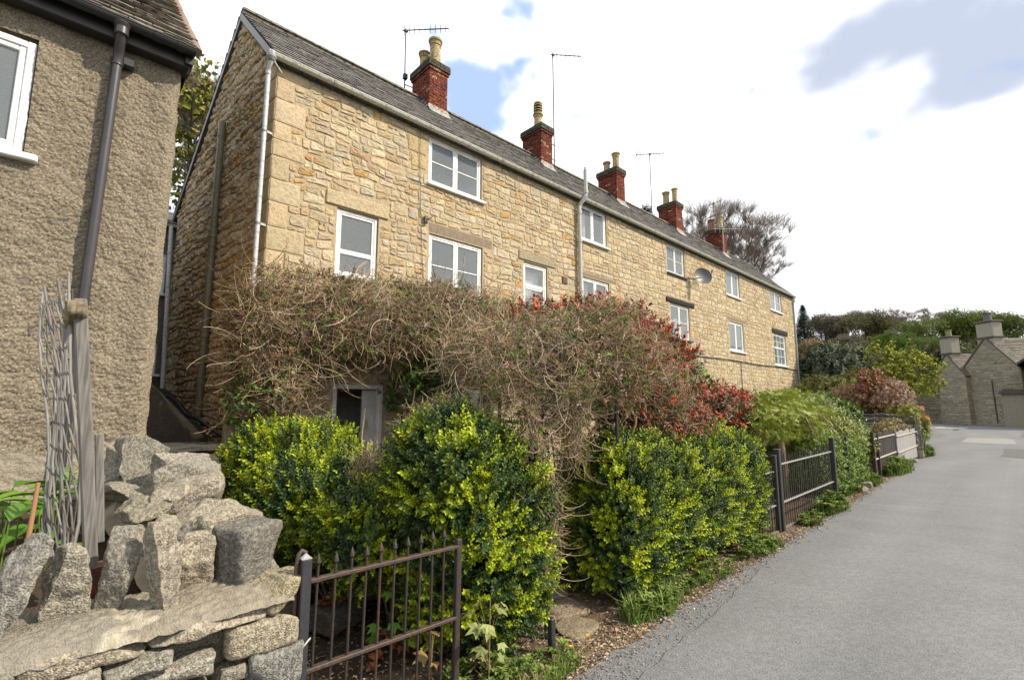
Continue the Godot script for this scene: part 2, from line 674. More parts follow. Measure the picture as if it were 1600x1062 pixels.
	for r in reps:
		var poly := PackedVector2Array()
		for t in 14:
			var a := TAU * t / 14.0
			var sx := clampf(cos(a) * 1.35, -1, 1)
			var sz := clampf(sin(a) * 1.35, -1, 1)
			poly.append(Vector2(lerpf(r[0], r[1], sx * 0.5 + 0.5) + rnd(-0.1, 0.1), lerpf(r[2], r[3], sz * 0.5 + 0.5) + rnd(-0.05, 0.05)))
		var f := Transform3D(Basis(Vector3(1, 0, 0), Vector3(0, 0, 1), Vector3(0, -1, 0)), Vector3(0, 0.024, 0))
		var ids := Geometry2D.triangulate_polygon(poly)
		for i in range(0, ids.size(), 3):
			var pa := Vector3(poly[ids[i]].x, 0.024, poly[ids[i]].y)
			var pb := Vector3(poly[ids[i + 1]].x, 0.024, poly[ids[i + 1]].y)
			var pc := Vector3(poly[ids[i + 2]].x, 0.024, poly[ids[i + 2]].y)
			if (pb - pa).cross(pc - pa).y < 0:
				var sw := pb
				pb = pc
				pc = sw
			mb.tri(pa, pb, pc, Color(r[4], r[4] * 0.99, r[4] * 0.96))
	put("road_patches", mb, M.asphalt_fine, self, Transform3D.IDENTITY, "structure")


# ---------------------------------------------------------------- rubble masonry
# quads of four corners (u, v) that fill a rectangle in wavy courses and leave the given rectangles free
func rubble(u0: float, u1: float, v0: float, v1: float, holes: Array, hr: Vector2, wr: Vector2, wave: float, jit: float, joint: float, top: Callable) -> Array:
	var out := []
	var v := v0
	var k := 0
	var off := rnd(0, 100)
	while v < v1 - 0.03:
		var h := rnd(hr.x, hr.y)
		if v + h > v1 - 0.06:
			h = v1 - v
		var u := u0 - rnd(0.0, 0.05)
		while u < u1:
			var w := rnd(wr.x, wr.y) * (0.75 + h / hr.y * 0.45)
			if u + w > u1 - 0.08:
				w = u1 - u
			var ua := maxf(u, u0)
			var ub := minf(u + w, u1)
			u += w
			var lo0 := v + wave * ns.get_noise_2d(ua * 0.9 + off, k * 7.3)
			var lo1 := v + wave * ns.get_noise_2d(ub * 0.9 + off, k * 7.3)
			var hi0 := v + h + wave * ns.get_noise_2d(ua * 0.9 + off, (k + 1) * 7.3)
			var hi1 := v + h + wave * ns.get_noise_2d(ub * 0.9 + off, (k + 1) * 7.3)
			if k == 0:
				lo0 = v0
				lo1 = v0
			var parts := [[ua, ub, lo0, lo1, hi0, hi1]]
			if h > 0.15 and rg.randf() < 0.2:
				var m := rnd(0.38, 0.62)
				var m0 := lerpf(lo0, hi0, m)
				var m1 := lerpf(lo1, hi1, m + rnd(-0.06, 0.06))
				if rg.randf() < 0.5:
					parts = [[ua, ub, lo0, lo1, m0, m1], [ua, ub, m0, m1, hi0, hi1]]
				else:
					var um := lerpf(ua, ub, rnd(0.35, 0.65))
					parts = [[ua, ub, lo0, lo1, m0, m1], [ua, um, m0, m0, hi0, hi0], [um, ub, m0, m1, hi0, hi1]]
			for s in parts:
				var a0: float = s[0]
				var a1: float = s[1]
				var b0: float = minf(s[2], s[3])
				var b1: float = maxf(s[4], s[5])
				var l0: float = s[2]
				var l1: float = s[3]
				var t0: float = s[4]
				var t1: float = s[5]
				var dead := false
				for hole in holes:
					var r: Rect2 = hole
					var ov := minf(b1, r.end.y) - maxf(b0, r.position.y)
					var ou := minf(a1, r.end.x) - maxf(a0, r.position.x)
					if ov <= 0.004 or ou <= 0.004:
						continue
					if ov < (b1 - b0) * 0.42 and ov < 0.09 and ou > 0.05:
						if (b0 + b1) * 0.5 > r.get_center().y:
							l0 = maxf(l0, r.end.y)
							l1 = maxf(l1, r.end.y)
						else:
							t0 = minf(t0, r.position.y)
							t1 = minf(t1, r.position.y)
						b0 = minf(l0, l1)
						b1 = maxf(t0, t1)
						continue
					var left := r.position.x - a0
					var right := a1 - r.end.x
					if left < 0.05 and right < 0.05:
						dead = true
						break
					if left > right:
						a1 = r.position.x
					else:
						a0 = r.end.x
				if dead or a1 - a0 < 0.05:
					continue
				var lim0: float = top.call(a0)
				var lim1: float = top.call(a1)
				t0 = minf(t0, lim0)
				t1 = minf(t1, lim1)
				if t0 - l0 < 0.035 or t1 - l1 < 0.035:
					continue
				var g := joint * 0.5
				var j := func() -> float: return rnd(-jit, jit)
				out.append([Vector2(a0 + g + j.call(), l0 + g + j.call()), Vector2(a1 - g + j.call(), l1 + g + j.call()), Vector2(a1 - g + j.call(), t1 - g + j.call()), Vector2(a0 + g + j.call(), t0 - g + j.call())])
		v += h
		k += 1
	return out


# one hewn stone whose face stands proud of the mortar
func hewn(mb: MB, q: Array, f: Transform3D, proud: float, rough: float, cc: Color, rough_edge := 1.0, origin := Vector3.ZERO) -> void:
	var pts := []
	var cen: Vector2 = (q[0] + q[1] + q[2] + q[3]) * 0.25
	for i in 4:
		var a: Vector2 = q[i]
		var b: Vector2 = q[(i + 1) % 4]
		var z: Vector2 = q[(i + 3) % 4]
		var r := rnd(0.010, 0.03) * rough_edge
		pts.append(a + (z - a).limit_length(r))
		pts.append(a + (b - a).limit_length(r))
		if a.distance_to(b) > 0.16:
			var t := rnd(0.35, 0.65)
			pts.append(a.lerp(b, t) + (cen - a.lerp(b, t)).normalized() * rnd(-0.012, 0.012) * rough_edge)
	var m := pts.size()
	var base := []
	var sh := []
	var inn := []
	var crown := []
	for i in m:
		var p: Vector2 = pts[i]
		var d := (cen - p)
		base.append(f * Vector3(p.x, p.y, -0.02) - origin)
		var p1 := p + d.limit_length(rnd(0.003, 0.008))
		sh.append(f * Vector3(p1.x, p1.y, proud * rnd(0.45, 0.8)) - origin)
		var p3 := p + d * rnd(0.1, 0.18)
		crown.append(f * Vector3(p3.x, p3.y, proud * rnd(0.8, 1.15) + rnd(-rough, rough) * 0.6) - origin)
		var p2 := p + d * rnd(0.4, 0.58)
		inn.append(f * Vector3(p2.x, p2.y, proud * 1.2 + rnd(-rough, rough)) - origin)
	var c3 := f * Vector3(cen.x, cen.y, proud * 1.2 + rnd(-rough, rough)) - origin
	for i in m:
		var j := (i + 1) % m
		mb.quad(base[i], base[j], sh[j], sh[i], cc)
		mb.quad(sh[i], sh[j], crown[j], crown[i], cc)
		mb.quad(crown[i], crown[j], inn[j], inn[i], cc)
		mb.tri(inn[i], inn[j], c3, cc)


func stone_color(warm: float) -> Color:
	var r := rg.randf()
	var c := Color(0.47, 0.375, 0.24)
	if r < 0.05:
		c = Color(0.45, 0.285, 0.11)
	elif r < 0.34:
		c = Color(0.45, 0.385, 0.28)
	elif r < 0.56:
		c = Color(0.52, 0.435, 0.30)
	elif r < 0.66:
		c = Color(0.42, 0.315, 0.18)
	c = c.lerp(Color(0.5, 0.41, 0.265), 1.0 - warm)
	return vary(c, 0.13, 0.04)


# the stones of a list that show largest from the lane become meshes of their own, the rest one part
func lay(list: Array, f: Transform3D, parent: Node3D, called: String, singles: int, proud: float, rough: float, tint: Callable, m: Material) -> void:
	var order := []
	var eye := EYE
	for i in list.size():
		var q: Array = list[i]
		var cen: Vector2 = (q[0] + q[1] + q[2] + q[3]) * 0.25
		var p := f * Vector3(cen.x, cen.y, 0)
		var area := absf((q[2] - q[0]).cross(q[3] - q[1])) * 0.5
		var d := eye - p
		order.append([area * maxf(0.0, d.normalized().dot(f.basis.z)) / d.length_squared(), i, p])
	order.sort_custom(func(a, b): return a[0] > b[0])
	var rest := MB.new()
	for k in order.size():
		var q: Array = list[order[k][1]]
		var cc: Color = tint.call(q)
		var pr := proud * rnd(0.6, 1.25)
		if k < singles:
			var mb := MB.new()
			hewn(mb, q, f, pr, rough, cc, 1.0, order[k][2])
			put(called, mb, m, parent, Transform3D(Basis.IDENTITY, order[k][2]))
		else:
			hewn(rest, q, f, pr, rough, cc)
	if rest.p.size():
		put("stonework", rest, m, parent, Transform3D.IDENTITY, "stuff")


func sheet(mb: MB, f: Transform3D, u0: float, u1: float, v0: float, v1: float, holes: Array, reveal: float, cc: Color, d := 0.0) -> void:
	var us := [u0, u1]
	var vs := [v0, v1]
	for r in holes:
		us.append_array([clampf(r.position.x, u0, u1), clampf(r.end.x, u0, u1)])
		vs.append_array([clampf(r.position.y, v0, v1), clampf(r.end.y, v0, v1)])
	us.sort()
	vs.sort()
	for i in us.size() - 1:
		for j in vs.size() - 1:
			if us[i + 1] - us[i] < 0.0005 or vs[j + 1] - vs[j] < 0.0005:
				continue
			var cen := Vector2((us[i] + us[i + 1]) * 0.5, (vs[j] + vs[j + 1]) * 0.5)
			var inside := false
			for r in holes:
				if r.has_point(cen):
					inside = true
			if not inside:
				mb.quad(f * Vector3(us[i], vs[j], d), f * Vector3(us[i + 1], vs[j], d), f * Vector3(us[i + 1], vs[j + 1], d), f * Vector3(us[i], vs[j + 1], d), cc)
	if reveal > 0.0:
		for r in holes:
			var a: Vector2 = r.position
			var b: Vector2 = r.end
			var e := d - reveal
			mb.quad(f * Vector3(a.x, a.y, d), f * Vector3(b.x, a.y, d), f * Vector3(b.x, a.y, e), f * Vector3(a.x, a.y, e), cc)
			mb.quad(f * Vector3(a.x, b.y, e), f * Vector3(b.x, b.y, e), f * Vector3(b.x, b.y, d), f * Vector3(a.x, b.y, d), cc)
			mb.quad(f * Vector3(a.x, a.y, e), f * Vector3(a.x, b.y, e), f * Vector3(a.x, b.y, d), f * Vector3(a.x, a.y, d), cc)
			mb.quad(f * Vector3(b.x, a.y, d), f * Vector3(b.x, b.y, d), f * Vector3(b.x, b.y, e), f * Vector3(b.x, a.y, e), cc)


# ---------------------------------------------------------------- windows
const WHITE := Color(0.78, 0.78, 0.76)


# a window in the frame f (u, v along the wall, depth outwards), from (u0, v0) to (u1, v1), face at depth d
func window(parent: Node, f: Transform3D, u0: float, u1: float, v0: float, v1: float, kind: String, d: float, cc: Color, sill := "white", called := "window") -> Node3D:
	var w := part(called, parent)
	var fr := MB.new()
	var t := 0.055
	var bar := func(a0: float, a1: float, b0: float, b1: float, e0: float, e1: float) -> void:
		fr.cbox(Vector3(a0, b0, e0), Vector3(a1, b1, e1), 0.006, cc, f)
	bar.call(u0, u0 + t, v0, v1, d - 0.07, d)
	bar.call(u1 - t, u1, v0, v1, d - 0.07, d)
	bar.call(u0 + t, u1 - t, v1 - t, v1, d - 0.07, d - 0.002)
	bar.call(u0 + t, u1 - t, v0, v0 + t, d - 0.07, d - 0.002)
	var a0 := u0 + t
	var a1 := u1 - t
	var b0 := v0 + t
	var b1 := v1 - t
	var leaves := []
	if kind == "case2" or kind == "g22" or kind == "g32":
		var um := (u0 + u1) * 0.5
		bar.call(um - 0.02, um + 0.02, b0, b1, d - 0.07, d - 0.004)
		leaves = [[a0, um - 0.02, b0, b1], [um + 0.02, a1, b0, b1]]
	elif kind == "case1":
		leaves = [[a0, a1, b0, b1]]
	elif kind == "sash1":
		var vm := lerpf(b0, b1, 0.36)
		leaves = [[a0, a1, b0, vm], [a0, a1, vm, b1]]
	elif kind == "vent":
		var vm := lerpf(b0, b1, 0.62)
		bar.call(a0, a1, vm - 0.025, vm + 0.025, d - 0.07, d - 0.004)
		leaves = [[a0, a1, b0, vm - 0.025], [a0, a1, vm + 0.025, b1]]
	else:
		var vm := (b0 + b1) * 0.5 + 0.1
		leaves = [[a0, a1, b0, vm], [a0, a1, vm, b1]]
	for l in leaves:
		var s := 0.042 if kind != "g34" else 0.035
		var l0: float = l[0]
		var l1: float = l[1]
		var m0: float = l[2]
		var m1: float = l[3]
		var e0 := d - 0.055
		var e1 := d - 0.012
		bar.call(l0, l0 + s, m0, m1, e0, e1)
		bar.call(l1 - s, l1, m0, m1, e0, e1)
		bar.call(l0 + s, l1 - s, m1 - s, m1, e0, e1 - 0.002)
		bar.call(l0 + s, l1 - s, m0, m0 + s, e0, e1 - 0.002)
		if kind == "g22":
			bar.call(l0 + s, l1 - s, (m0 + m1) * 0.5 - 0.012, (m0 + m1) * 0.5 + 0.012, e0, e1 - 0.006)
		if kind == "g32":
			for k in [1.0, 2.0]:
				var vv := lerpf(m0, m1, k / 3.0)
				bar.call(l0 + s, l1 - s, vv - 0.012, vv + 0.012, e0, e1 - 0.006)
			bar.call((l0 + l1) * 0.5 - 0.01, (l0 + l1) * 0.5 + 0.01, m0 + s, m1 - s, e0, e1 - 0.008)
		if kind == "g34":
			for k in [1.0, 2.0]:
				var uu := lerpf(l0, l1, k / 3.0)
				bar.call(uu - 0.012, uu + 0.012, m0 + s, m1 - s, e0, e1 - 0.006)
			var vv := (m0 + m1) * 0.5
			bar.call(l0 + s, l1 - s, vv - 0.012, vv + 0.012, e0, e1 - 0.008)
		var gp := MB.new()
		var e := d - 0.034
		gp.quad(f * Vector3(l0 + s * 0.5, m0 + s * 0.5, e), f * Vector3(l1 - s * 0.5, m0 + s * 0.5, e), f * Vector3(l1 - s * 0.5, m1 - s * 0.5, e), f * Vector3(l0 + s * 0.5, m1 - s * 0.5, e), Color.WHITE)
		put("pane", gp, M.glass, w)
	put("frame", fr, M.paint, w)
	if sill != "":
		var sm := MB.new()
		var sc := cc if sill == "white" else Color(0.045, 0.043, 0.04)
		sm.cbox(Vector3(u0 - 0.05, v0 - 0.06, d - 0.1), Vector3(u1 + 0.09, v0 - 0.002, 0.075), 0.01, sc, f)
		put("sill", sm, M.paint, w)
	return w


# ---------------------------------------------------------------- the terrace
func roof_y(z: float) -> float:
	if z > RIDGE_Z:
		return EAVE_Y + (RIDGE_Y - EAVE_Y) * (-7.9 - z) / (-7.9 - RIDGE_Z)
	return RIDGE_Y - (RIDGE_Z - z) * 0.88


func build_terrace() -> void:
	var house := thing("cottage_terrace", "long terrace of honey coloured rubble stone cottages with a slate roof and five brick chimneys", "terrace of cottages")
	var FF := Transform3D(Basis.IDENTITY, Vector3(0, 0, FRONT_Z))
	# u0, u1, v0, v1, kind, sill, lintel [u0, u1, v0, v1, material]
	var wins := [
		[3.32, 4.12, 3.81, 5.04, "sash1", "white", [3.11, 4.31, 5.06, 5.31, "stone"]],
		[5.19, 6.62, 6.11, 7.16, "g22", "white", []],
		[5.24, 6.66, 3.77, 5.05, "g22", "white", [5.22, 6.94, 5.07, 5.28, "oak"]],
		[7.95, 8.8, 3.5, 5.02, "vent", "white", [7.78, 9.08, 5.05, 5.27, "concrete"]],
		[10.14, 11.42, 6.11, 7.18, "case2", "white", []],
		[10.22, 11.48, 3.85, 5.07, "case2", "white", [10.1, 11.85, 5.09, 5.2, "oak"]],
		[14.92, 16.2, 6.08, 7.14, "g22", "dark", []],
		[15.02, 16.4, 3.8, 5.03, "g22", "dark", [14.75, 16.75, 5.05, 5.2, "black"]],
		[19.8, 21.16, 6.05, 7.15, "case2", "white", []],
		[19.84, 21.3, 3.73, 4.97, "case2", "white", [19.7, 21.6, 5.0, 5.16, "oak"]],
		[24.9, 26.45, 6.1, 7.08, "g22", "white", []],
		[24.98, 26.66, 3.42, 4.97, "g34", "white", [24.8, 26.95, 5.0, 5.2, "black"]],
		[20.02, 21.55, 0.9, 1.97, "case2", "white", [19.93, 21.6, 2.0, 2.2, "oak"]],
		[22.7, 24.3, 0.9, 1.9, "case2", "white", [22.6, 24.4, 1.94, 2.12, "black"]],
		[24.85, 26.3, 0.9, 1.9, "case2", "white", [24.75, 26.4, 1.94, 2.1, "black"]],
		[5.3, 6.75, 0.9, 1.93, "case2", "white", [5.1, 6.95, 1.95, 2.15, "oak"]],
	]
	var holes := []
	var free := []
	for w in wins:
		holes.append(Rect2(w[0], w[2], w[1] - w[0], w[3] - w[2]))
		free.append(Rect2(w[0] - 0.03, w[2] - 0.075, w[1] - w[0] + 0.06, w[3] - w[2] + 0.09))
		if w[6].size():
			free.append(Rect2(w[6][0] - 0.015, w[6][2] - 0.02, w[6][1] - w[6][0] + 0.03, w[6][3] - w[6][2] + 0.035))
	var door := Rect2(3.4, 0.02, 0.95, 1.92)
	holes.append(door)
	free.append(door.grow(0.03))
	# front wall
	var mb := MB.new()
	var mortar := Color(0.43, 0.345, 0.225)
	sheet(mb, FF, 2.2, 28.2, -0.4, 7.3, holes, 0.22, mortar)
	sheet(mb, Transform3D(Basis(Vector3(-1, 0, 0), Vector3(0, 1, 0), Vector3(0, 0, -1)), Vector3(0, 0, FRONT_Z - 0.22)), -28.2, -2.45, -0.4, 7.25, holes.map(func(r): return Rect2(-r.end.x, r.position.y, r.size.x, r.size.y)), 0.0, Color(0.6, 0.58, 0.53))
	var fw := put("front_wall", mb, M.mortar, house)
	# quoins of the near corner
	var quoins := []
	var v := 0.2
	var wide := false
	while v < 7.1:
		var h := rnd(0.27, 0.42)
		if v + h > 7.0:
			h = 7.24 - v
		var w := rnd(0.46, 0.62) if wide else rnd(0.22, 0.32)
		quoins.append([v, h, w])
		free.append(Rect2(2.0, v, w + 0.2, h))
		v += h
		wide = not wide
	for q in quoins:
		var qm := MB.new()
		var g := 0.006
		hewn(qm, [Vector2(2.2, q[0] + g), Vector2(2.2 + q[2] - g, q[0] + g), Vector2(2.2 + q[2] - g, q[0] + q[1] - g), Vector2(2.2, q[0] + q[1] - g)], FF, 0.014, 0.002, vary(Color(0.48, 0.39, 0.25), 0.1), 0.7)
		put("quoin", qm, M.stone, fw)
	for s in [[7.45, 7.85, 3.5, 3.95], [4.78, 5.13, 6.35, 6.62], [4.7, 5.12, 6.66, 6.98], [2.95, 3.3, 3.5, 3.66]]:
		free.append(Rect2(s[0], s[2], s[1] - s[0], s[3] - s[2]))
		var qm := MB.new()
		hewn(qm, [Vector2(s[0], s[2]), Vector2(s[1], s[2]), Vector2(s[1], s[3]), Vector2(s[0], s[3])], FF, 0.014, 0.003, vary(Color(0.46, 0.35, 0.19), 0.08), 0.8)
		put("squared_block", qm, M.stone, fw)
	var no_limit := func(_u: float) -> float: return 99.0
	var list := rubble(2.21, 10.0, -0.2, 7.26, free, Vector2(0.08, 0.19), Vector2(0.12, 0.36), 0.055, 0.012, 0.02, no_limit)
	list.append_array(rubble(10.0, 28.2, -0.2, 7.26, free, Vector2(0.14, 0.215), Vector2(0.17, 0.36), 0.045, 0.012, 0.026, no_limit))
	lay(list, FF, fw, "stone", 215, 0.014, 0.007, func(q): return stone_color(0.9 if q[0].x < 10 else 0.5), M.stone)
	# lintels and windows
	for w in wins:
		if w[6].size():
			var l: Array = w[6]
			var lm := MB.new()
			var proud: float = {"stone": 0.016, "oak": -0.012, "concrete": 0.012, "black": 0.03}[l[4]]
			var lc: Color = {"stone": Color(0.47, 0.385, 0.25), "oak": Color(0.3, 0.24, 0.18), "concrete": Color(0.33, 0.28, 0.19), "black": Color(0.035, 0.034, 0.033)}[l[4]]
			lm.cbox(Vector3(l[0], l[2], -0.2), Vector3(l[1], l[3], proud + 0.017), 0.012, lc, FF)
			put("lintel", lm, M.wood if l[4] == "oak" else M.stone, house)
		window(house, FF, w[0] + 0.01, w[1] - 0.01, w[2] + 0.01, w[3] - 0.01, w[4], -0.035, WHITE if w[5] == "white" else Color(0.7, 0.69, 0.66), w[5])
	# door: grey painted frame, dark opening of a half-open door
	var dr := part("door", house)
	var dm := MB.new()
	var grey := Color(0.75, 0.74, 0.7)
	dm.cbox(Vector3(3.4, 0.02, -0.16), Vector3(3.49, 1.94, -0.03), 0.01, grey, FF)
	dm.cbox(Vector3(4.26, 0.02, -0.16), Vector3(4.35, 1.94, -0.03), 0.01, grey, FF)
	dm.cbox(Vector3(3.49, 1.85, -0.16), Vector3(4.26, 1.94, -0.032), 0.01, grey, FF)
	put("frame", dm, M.paint, dr)
	dm = MB.new()
	dm.cbox(Vector3(4.0, 0.05, -0.19), Vector3(4.255, 1.845, -0.13), 0.01, Color(0.6, 0.59, 0.56), FF)
	put("side_panel", dm, M.paint, dr)
	dm = MB.new()
	var hinge := Transform3D(Basis(Vector3.UP, deg_to_rad(70)), Vector3(3.5, 0, -8.2))
	dm.cbox(Vector3(0, 0.05, -0.04), Vector3(0.5, 1.84, 0.0), 0.006, Color(0.05, 0.055, 0.05), hinge)
	put("open_leaf", dm, M.paint, dr)
	dm = MB.new()
	dm.cbox(Vector3(4.06, 1.16, -0.128), Vector3(4.12, 1.3, -0.112), 0.004, Color(0.5, 0.42, 0.25), FF)
	put("lock_plate", dm, M.paint, dr)
	# gable facing the passage
	var bu := Vector3(SKEW, 0, 1).normalized()
	var GF := Transform3D(Basis(bu, Vector3.UP, bu.cross(Vector3.UP)), Vector3(2.2, 0, FRONT_Z))
	var gz := func(u: float) -> float: return FRONT_Z + u * bu.z
	var lim := func(u: float) -> float: return roof_y(gz.call(u)) - 0.06
	mb = MB.new()
	var ur := (RIDGE_Z - FRONT_Z) / bu.z
	var ub := (-13.3 - FRONT_Z) / bu.z
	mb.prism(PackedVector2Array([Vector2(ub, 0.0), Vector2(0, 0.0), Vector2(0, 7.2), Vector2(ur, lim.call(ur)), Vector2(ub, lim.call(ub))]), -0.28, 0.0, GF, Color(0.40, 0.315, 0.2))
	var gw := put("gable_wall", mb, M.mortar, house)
	list = []
	var gfree := []
	for q in quoins:
		var w: float = 0.3 if q[2] > 0.4 else 0.5
		gfree.append(Rect2(-w, q[0], w + 0.2, q[1]))
		var qm := MB.new()
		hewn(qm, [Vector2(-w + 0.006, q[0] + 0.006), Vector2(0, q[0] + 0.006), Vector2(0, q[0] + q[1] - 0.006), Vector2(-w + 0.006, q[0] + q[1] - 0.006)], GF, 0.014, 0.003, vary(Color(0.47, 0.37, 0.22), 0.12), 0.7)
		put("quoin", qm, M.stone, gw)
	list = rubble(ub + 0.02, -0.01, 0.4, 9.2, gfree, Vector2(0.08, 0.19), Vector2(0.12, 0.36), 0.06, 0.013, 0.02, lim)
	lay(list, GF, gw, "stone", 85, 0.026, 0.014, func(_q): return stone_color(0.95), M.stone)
	# far gable, back wall, floors, partition walls: the closed rest of the building
	mb = MB.new()
	mb.prism(PackedVector2Array([Vector2(0.22, 0.0), Vector2(5.3, 0.0), Vector2(5.3, 6.05), Vector2(1.8, 9.1), Vector2(0.22, 7.4)]), 0.0, 0.3, Transform3D(Basis(Vector3(0, 0, -1), Vector3.UP, Vector3(1, 0, 0)), Vector3(27.9, 0, FRONT_Z)), Color(0.36, 0.28, 0.17))
	mb.box(Vector3(1.8, 0, -13.6), Vector3(28.2, 6.1, -13.3), Color(0.34, 0.27, 0.18))
	put("rear_wall", mb, M.mortar, house)
	mb = MB.new()
	for y in [2.35, 5.3]:
		mb.box(Vector3(2.4, y, -13.2), Vector3(27.8, y + 0.25, -8.25), Color(0.4, 0.36, 0.3))
	for x in [7.2, 9.6, 12.6, 17.2, 22.2]:
		for y in [0.0, 2.6, 5.55]:
			mb.box(Vector3(x, y, -10.44), Vector3(x + 0.15, y + (2.35 if y < 2.5 else 2.7 if y < 5.0 else 1.5), -8.26), Color(0.74, 0.73, 0.7))
	for y in [0.0, 2.6, 5.55]:
		mb.box(Vector3(2.5, y, -10.6), Vector3(27.8, y + (2.35 if y < 2.5 else 2.7 if y < 5.0 else 2.0), -10.45), Color(0.74, 0.73, 0.7))
	put("inner_wall", mb, M.plain, house)
	# curtains and blinds inside some panes
	for cu in [[10.3, 10.75, 6.2, 7.1], [14.98, 15.2, 6.15, 7.05], [15.8, 16.3, 3.9, 4.6], [19.9, 20.4, 6.15, 7.1], [25.1, 25.4, 3.55, 4.9], [26.2, 26.55, 3.55, 4.9], [8.05, 8.7, 3.6, 4.9], [10.35, 10.8, 3.95, 5.0]]:
		mb = MB.new()
		var x: float = cu[0]
		while x < cu[1]:
			mb.quad(Vector3(x, cu[2], -8.3), Vector3(x + 0.04, cu[2], -8.27), Vector3(x + 0.04, cu[3], -8.27), Vector3(x, cu[3], -8.3), Color(0.6, 0.6, 0.58))
			mb.quad(Vector3(x + 0.04, cu[2], -8.27), Vector3(x + 0.08, cu[2], -8.3), Vector3(x + 0.08, cu[3], -8.3), Vector3(x + 0.04, cu[3], -8.27), Color(0.6, 0.6, 0.58))
			x += 0.08
		put("curtain", mb, M.plain, house)
	build_roof(house)
	build_chimneys(house)
	build_drains(house, GF)
	# small wall fittings
	mb = MB.new()
	mb.cbox(Vector3(9.36, 4.72, -7.985), Vector3(9.56, 4.9, -7.965), 0.01, Color(0.13, 0.08, 0.06))
	for i in 4:
		mb.box(Vector3(9.38, 4.745 + i * 0.037, -7.963), Vector3(9.54, 4.765 + i * 0.037, -7.955), Color(0.2, 0.13, 0.09))
	put("air_vent", mb, M.plain, house)


func gable_x(z: float) -> float:
	return 2.2 + SKEW * (z - FRONT_Z)


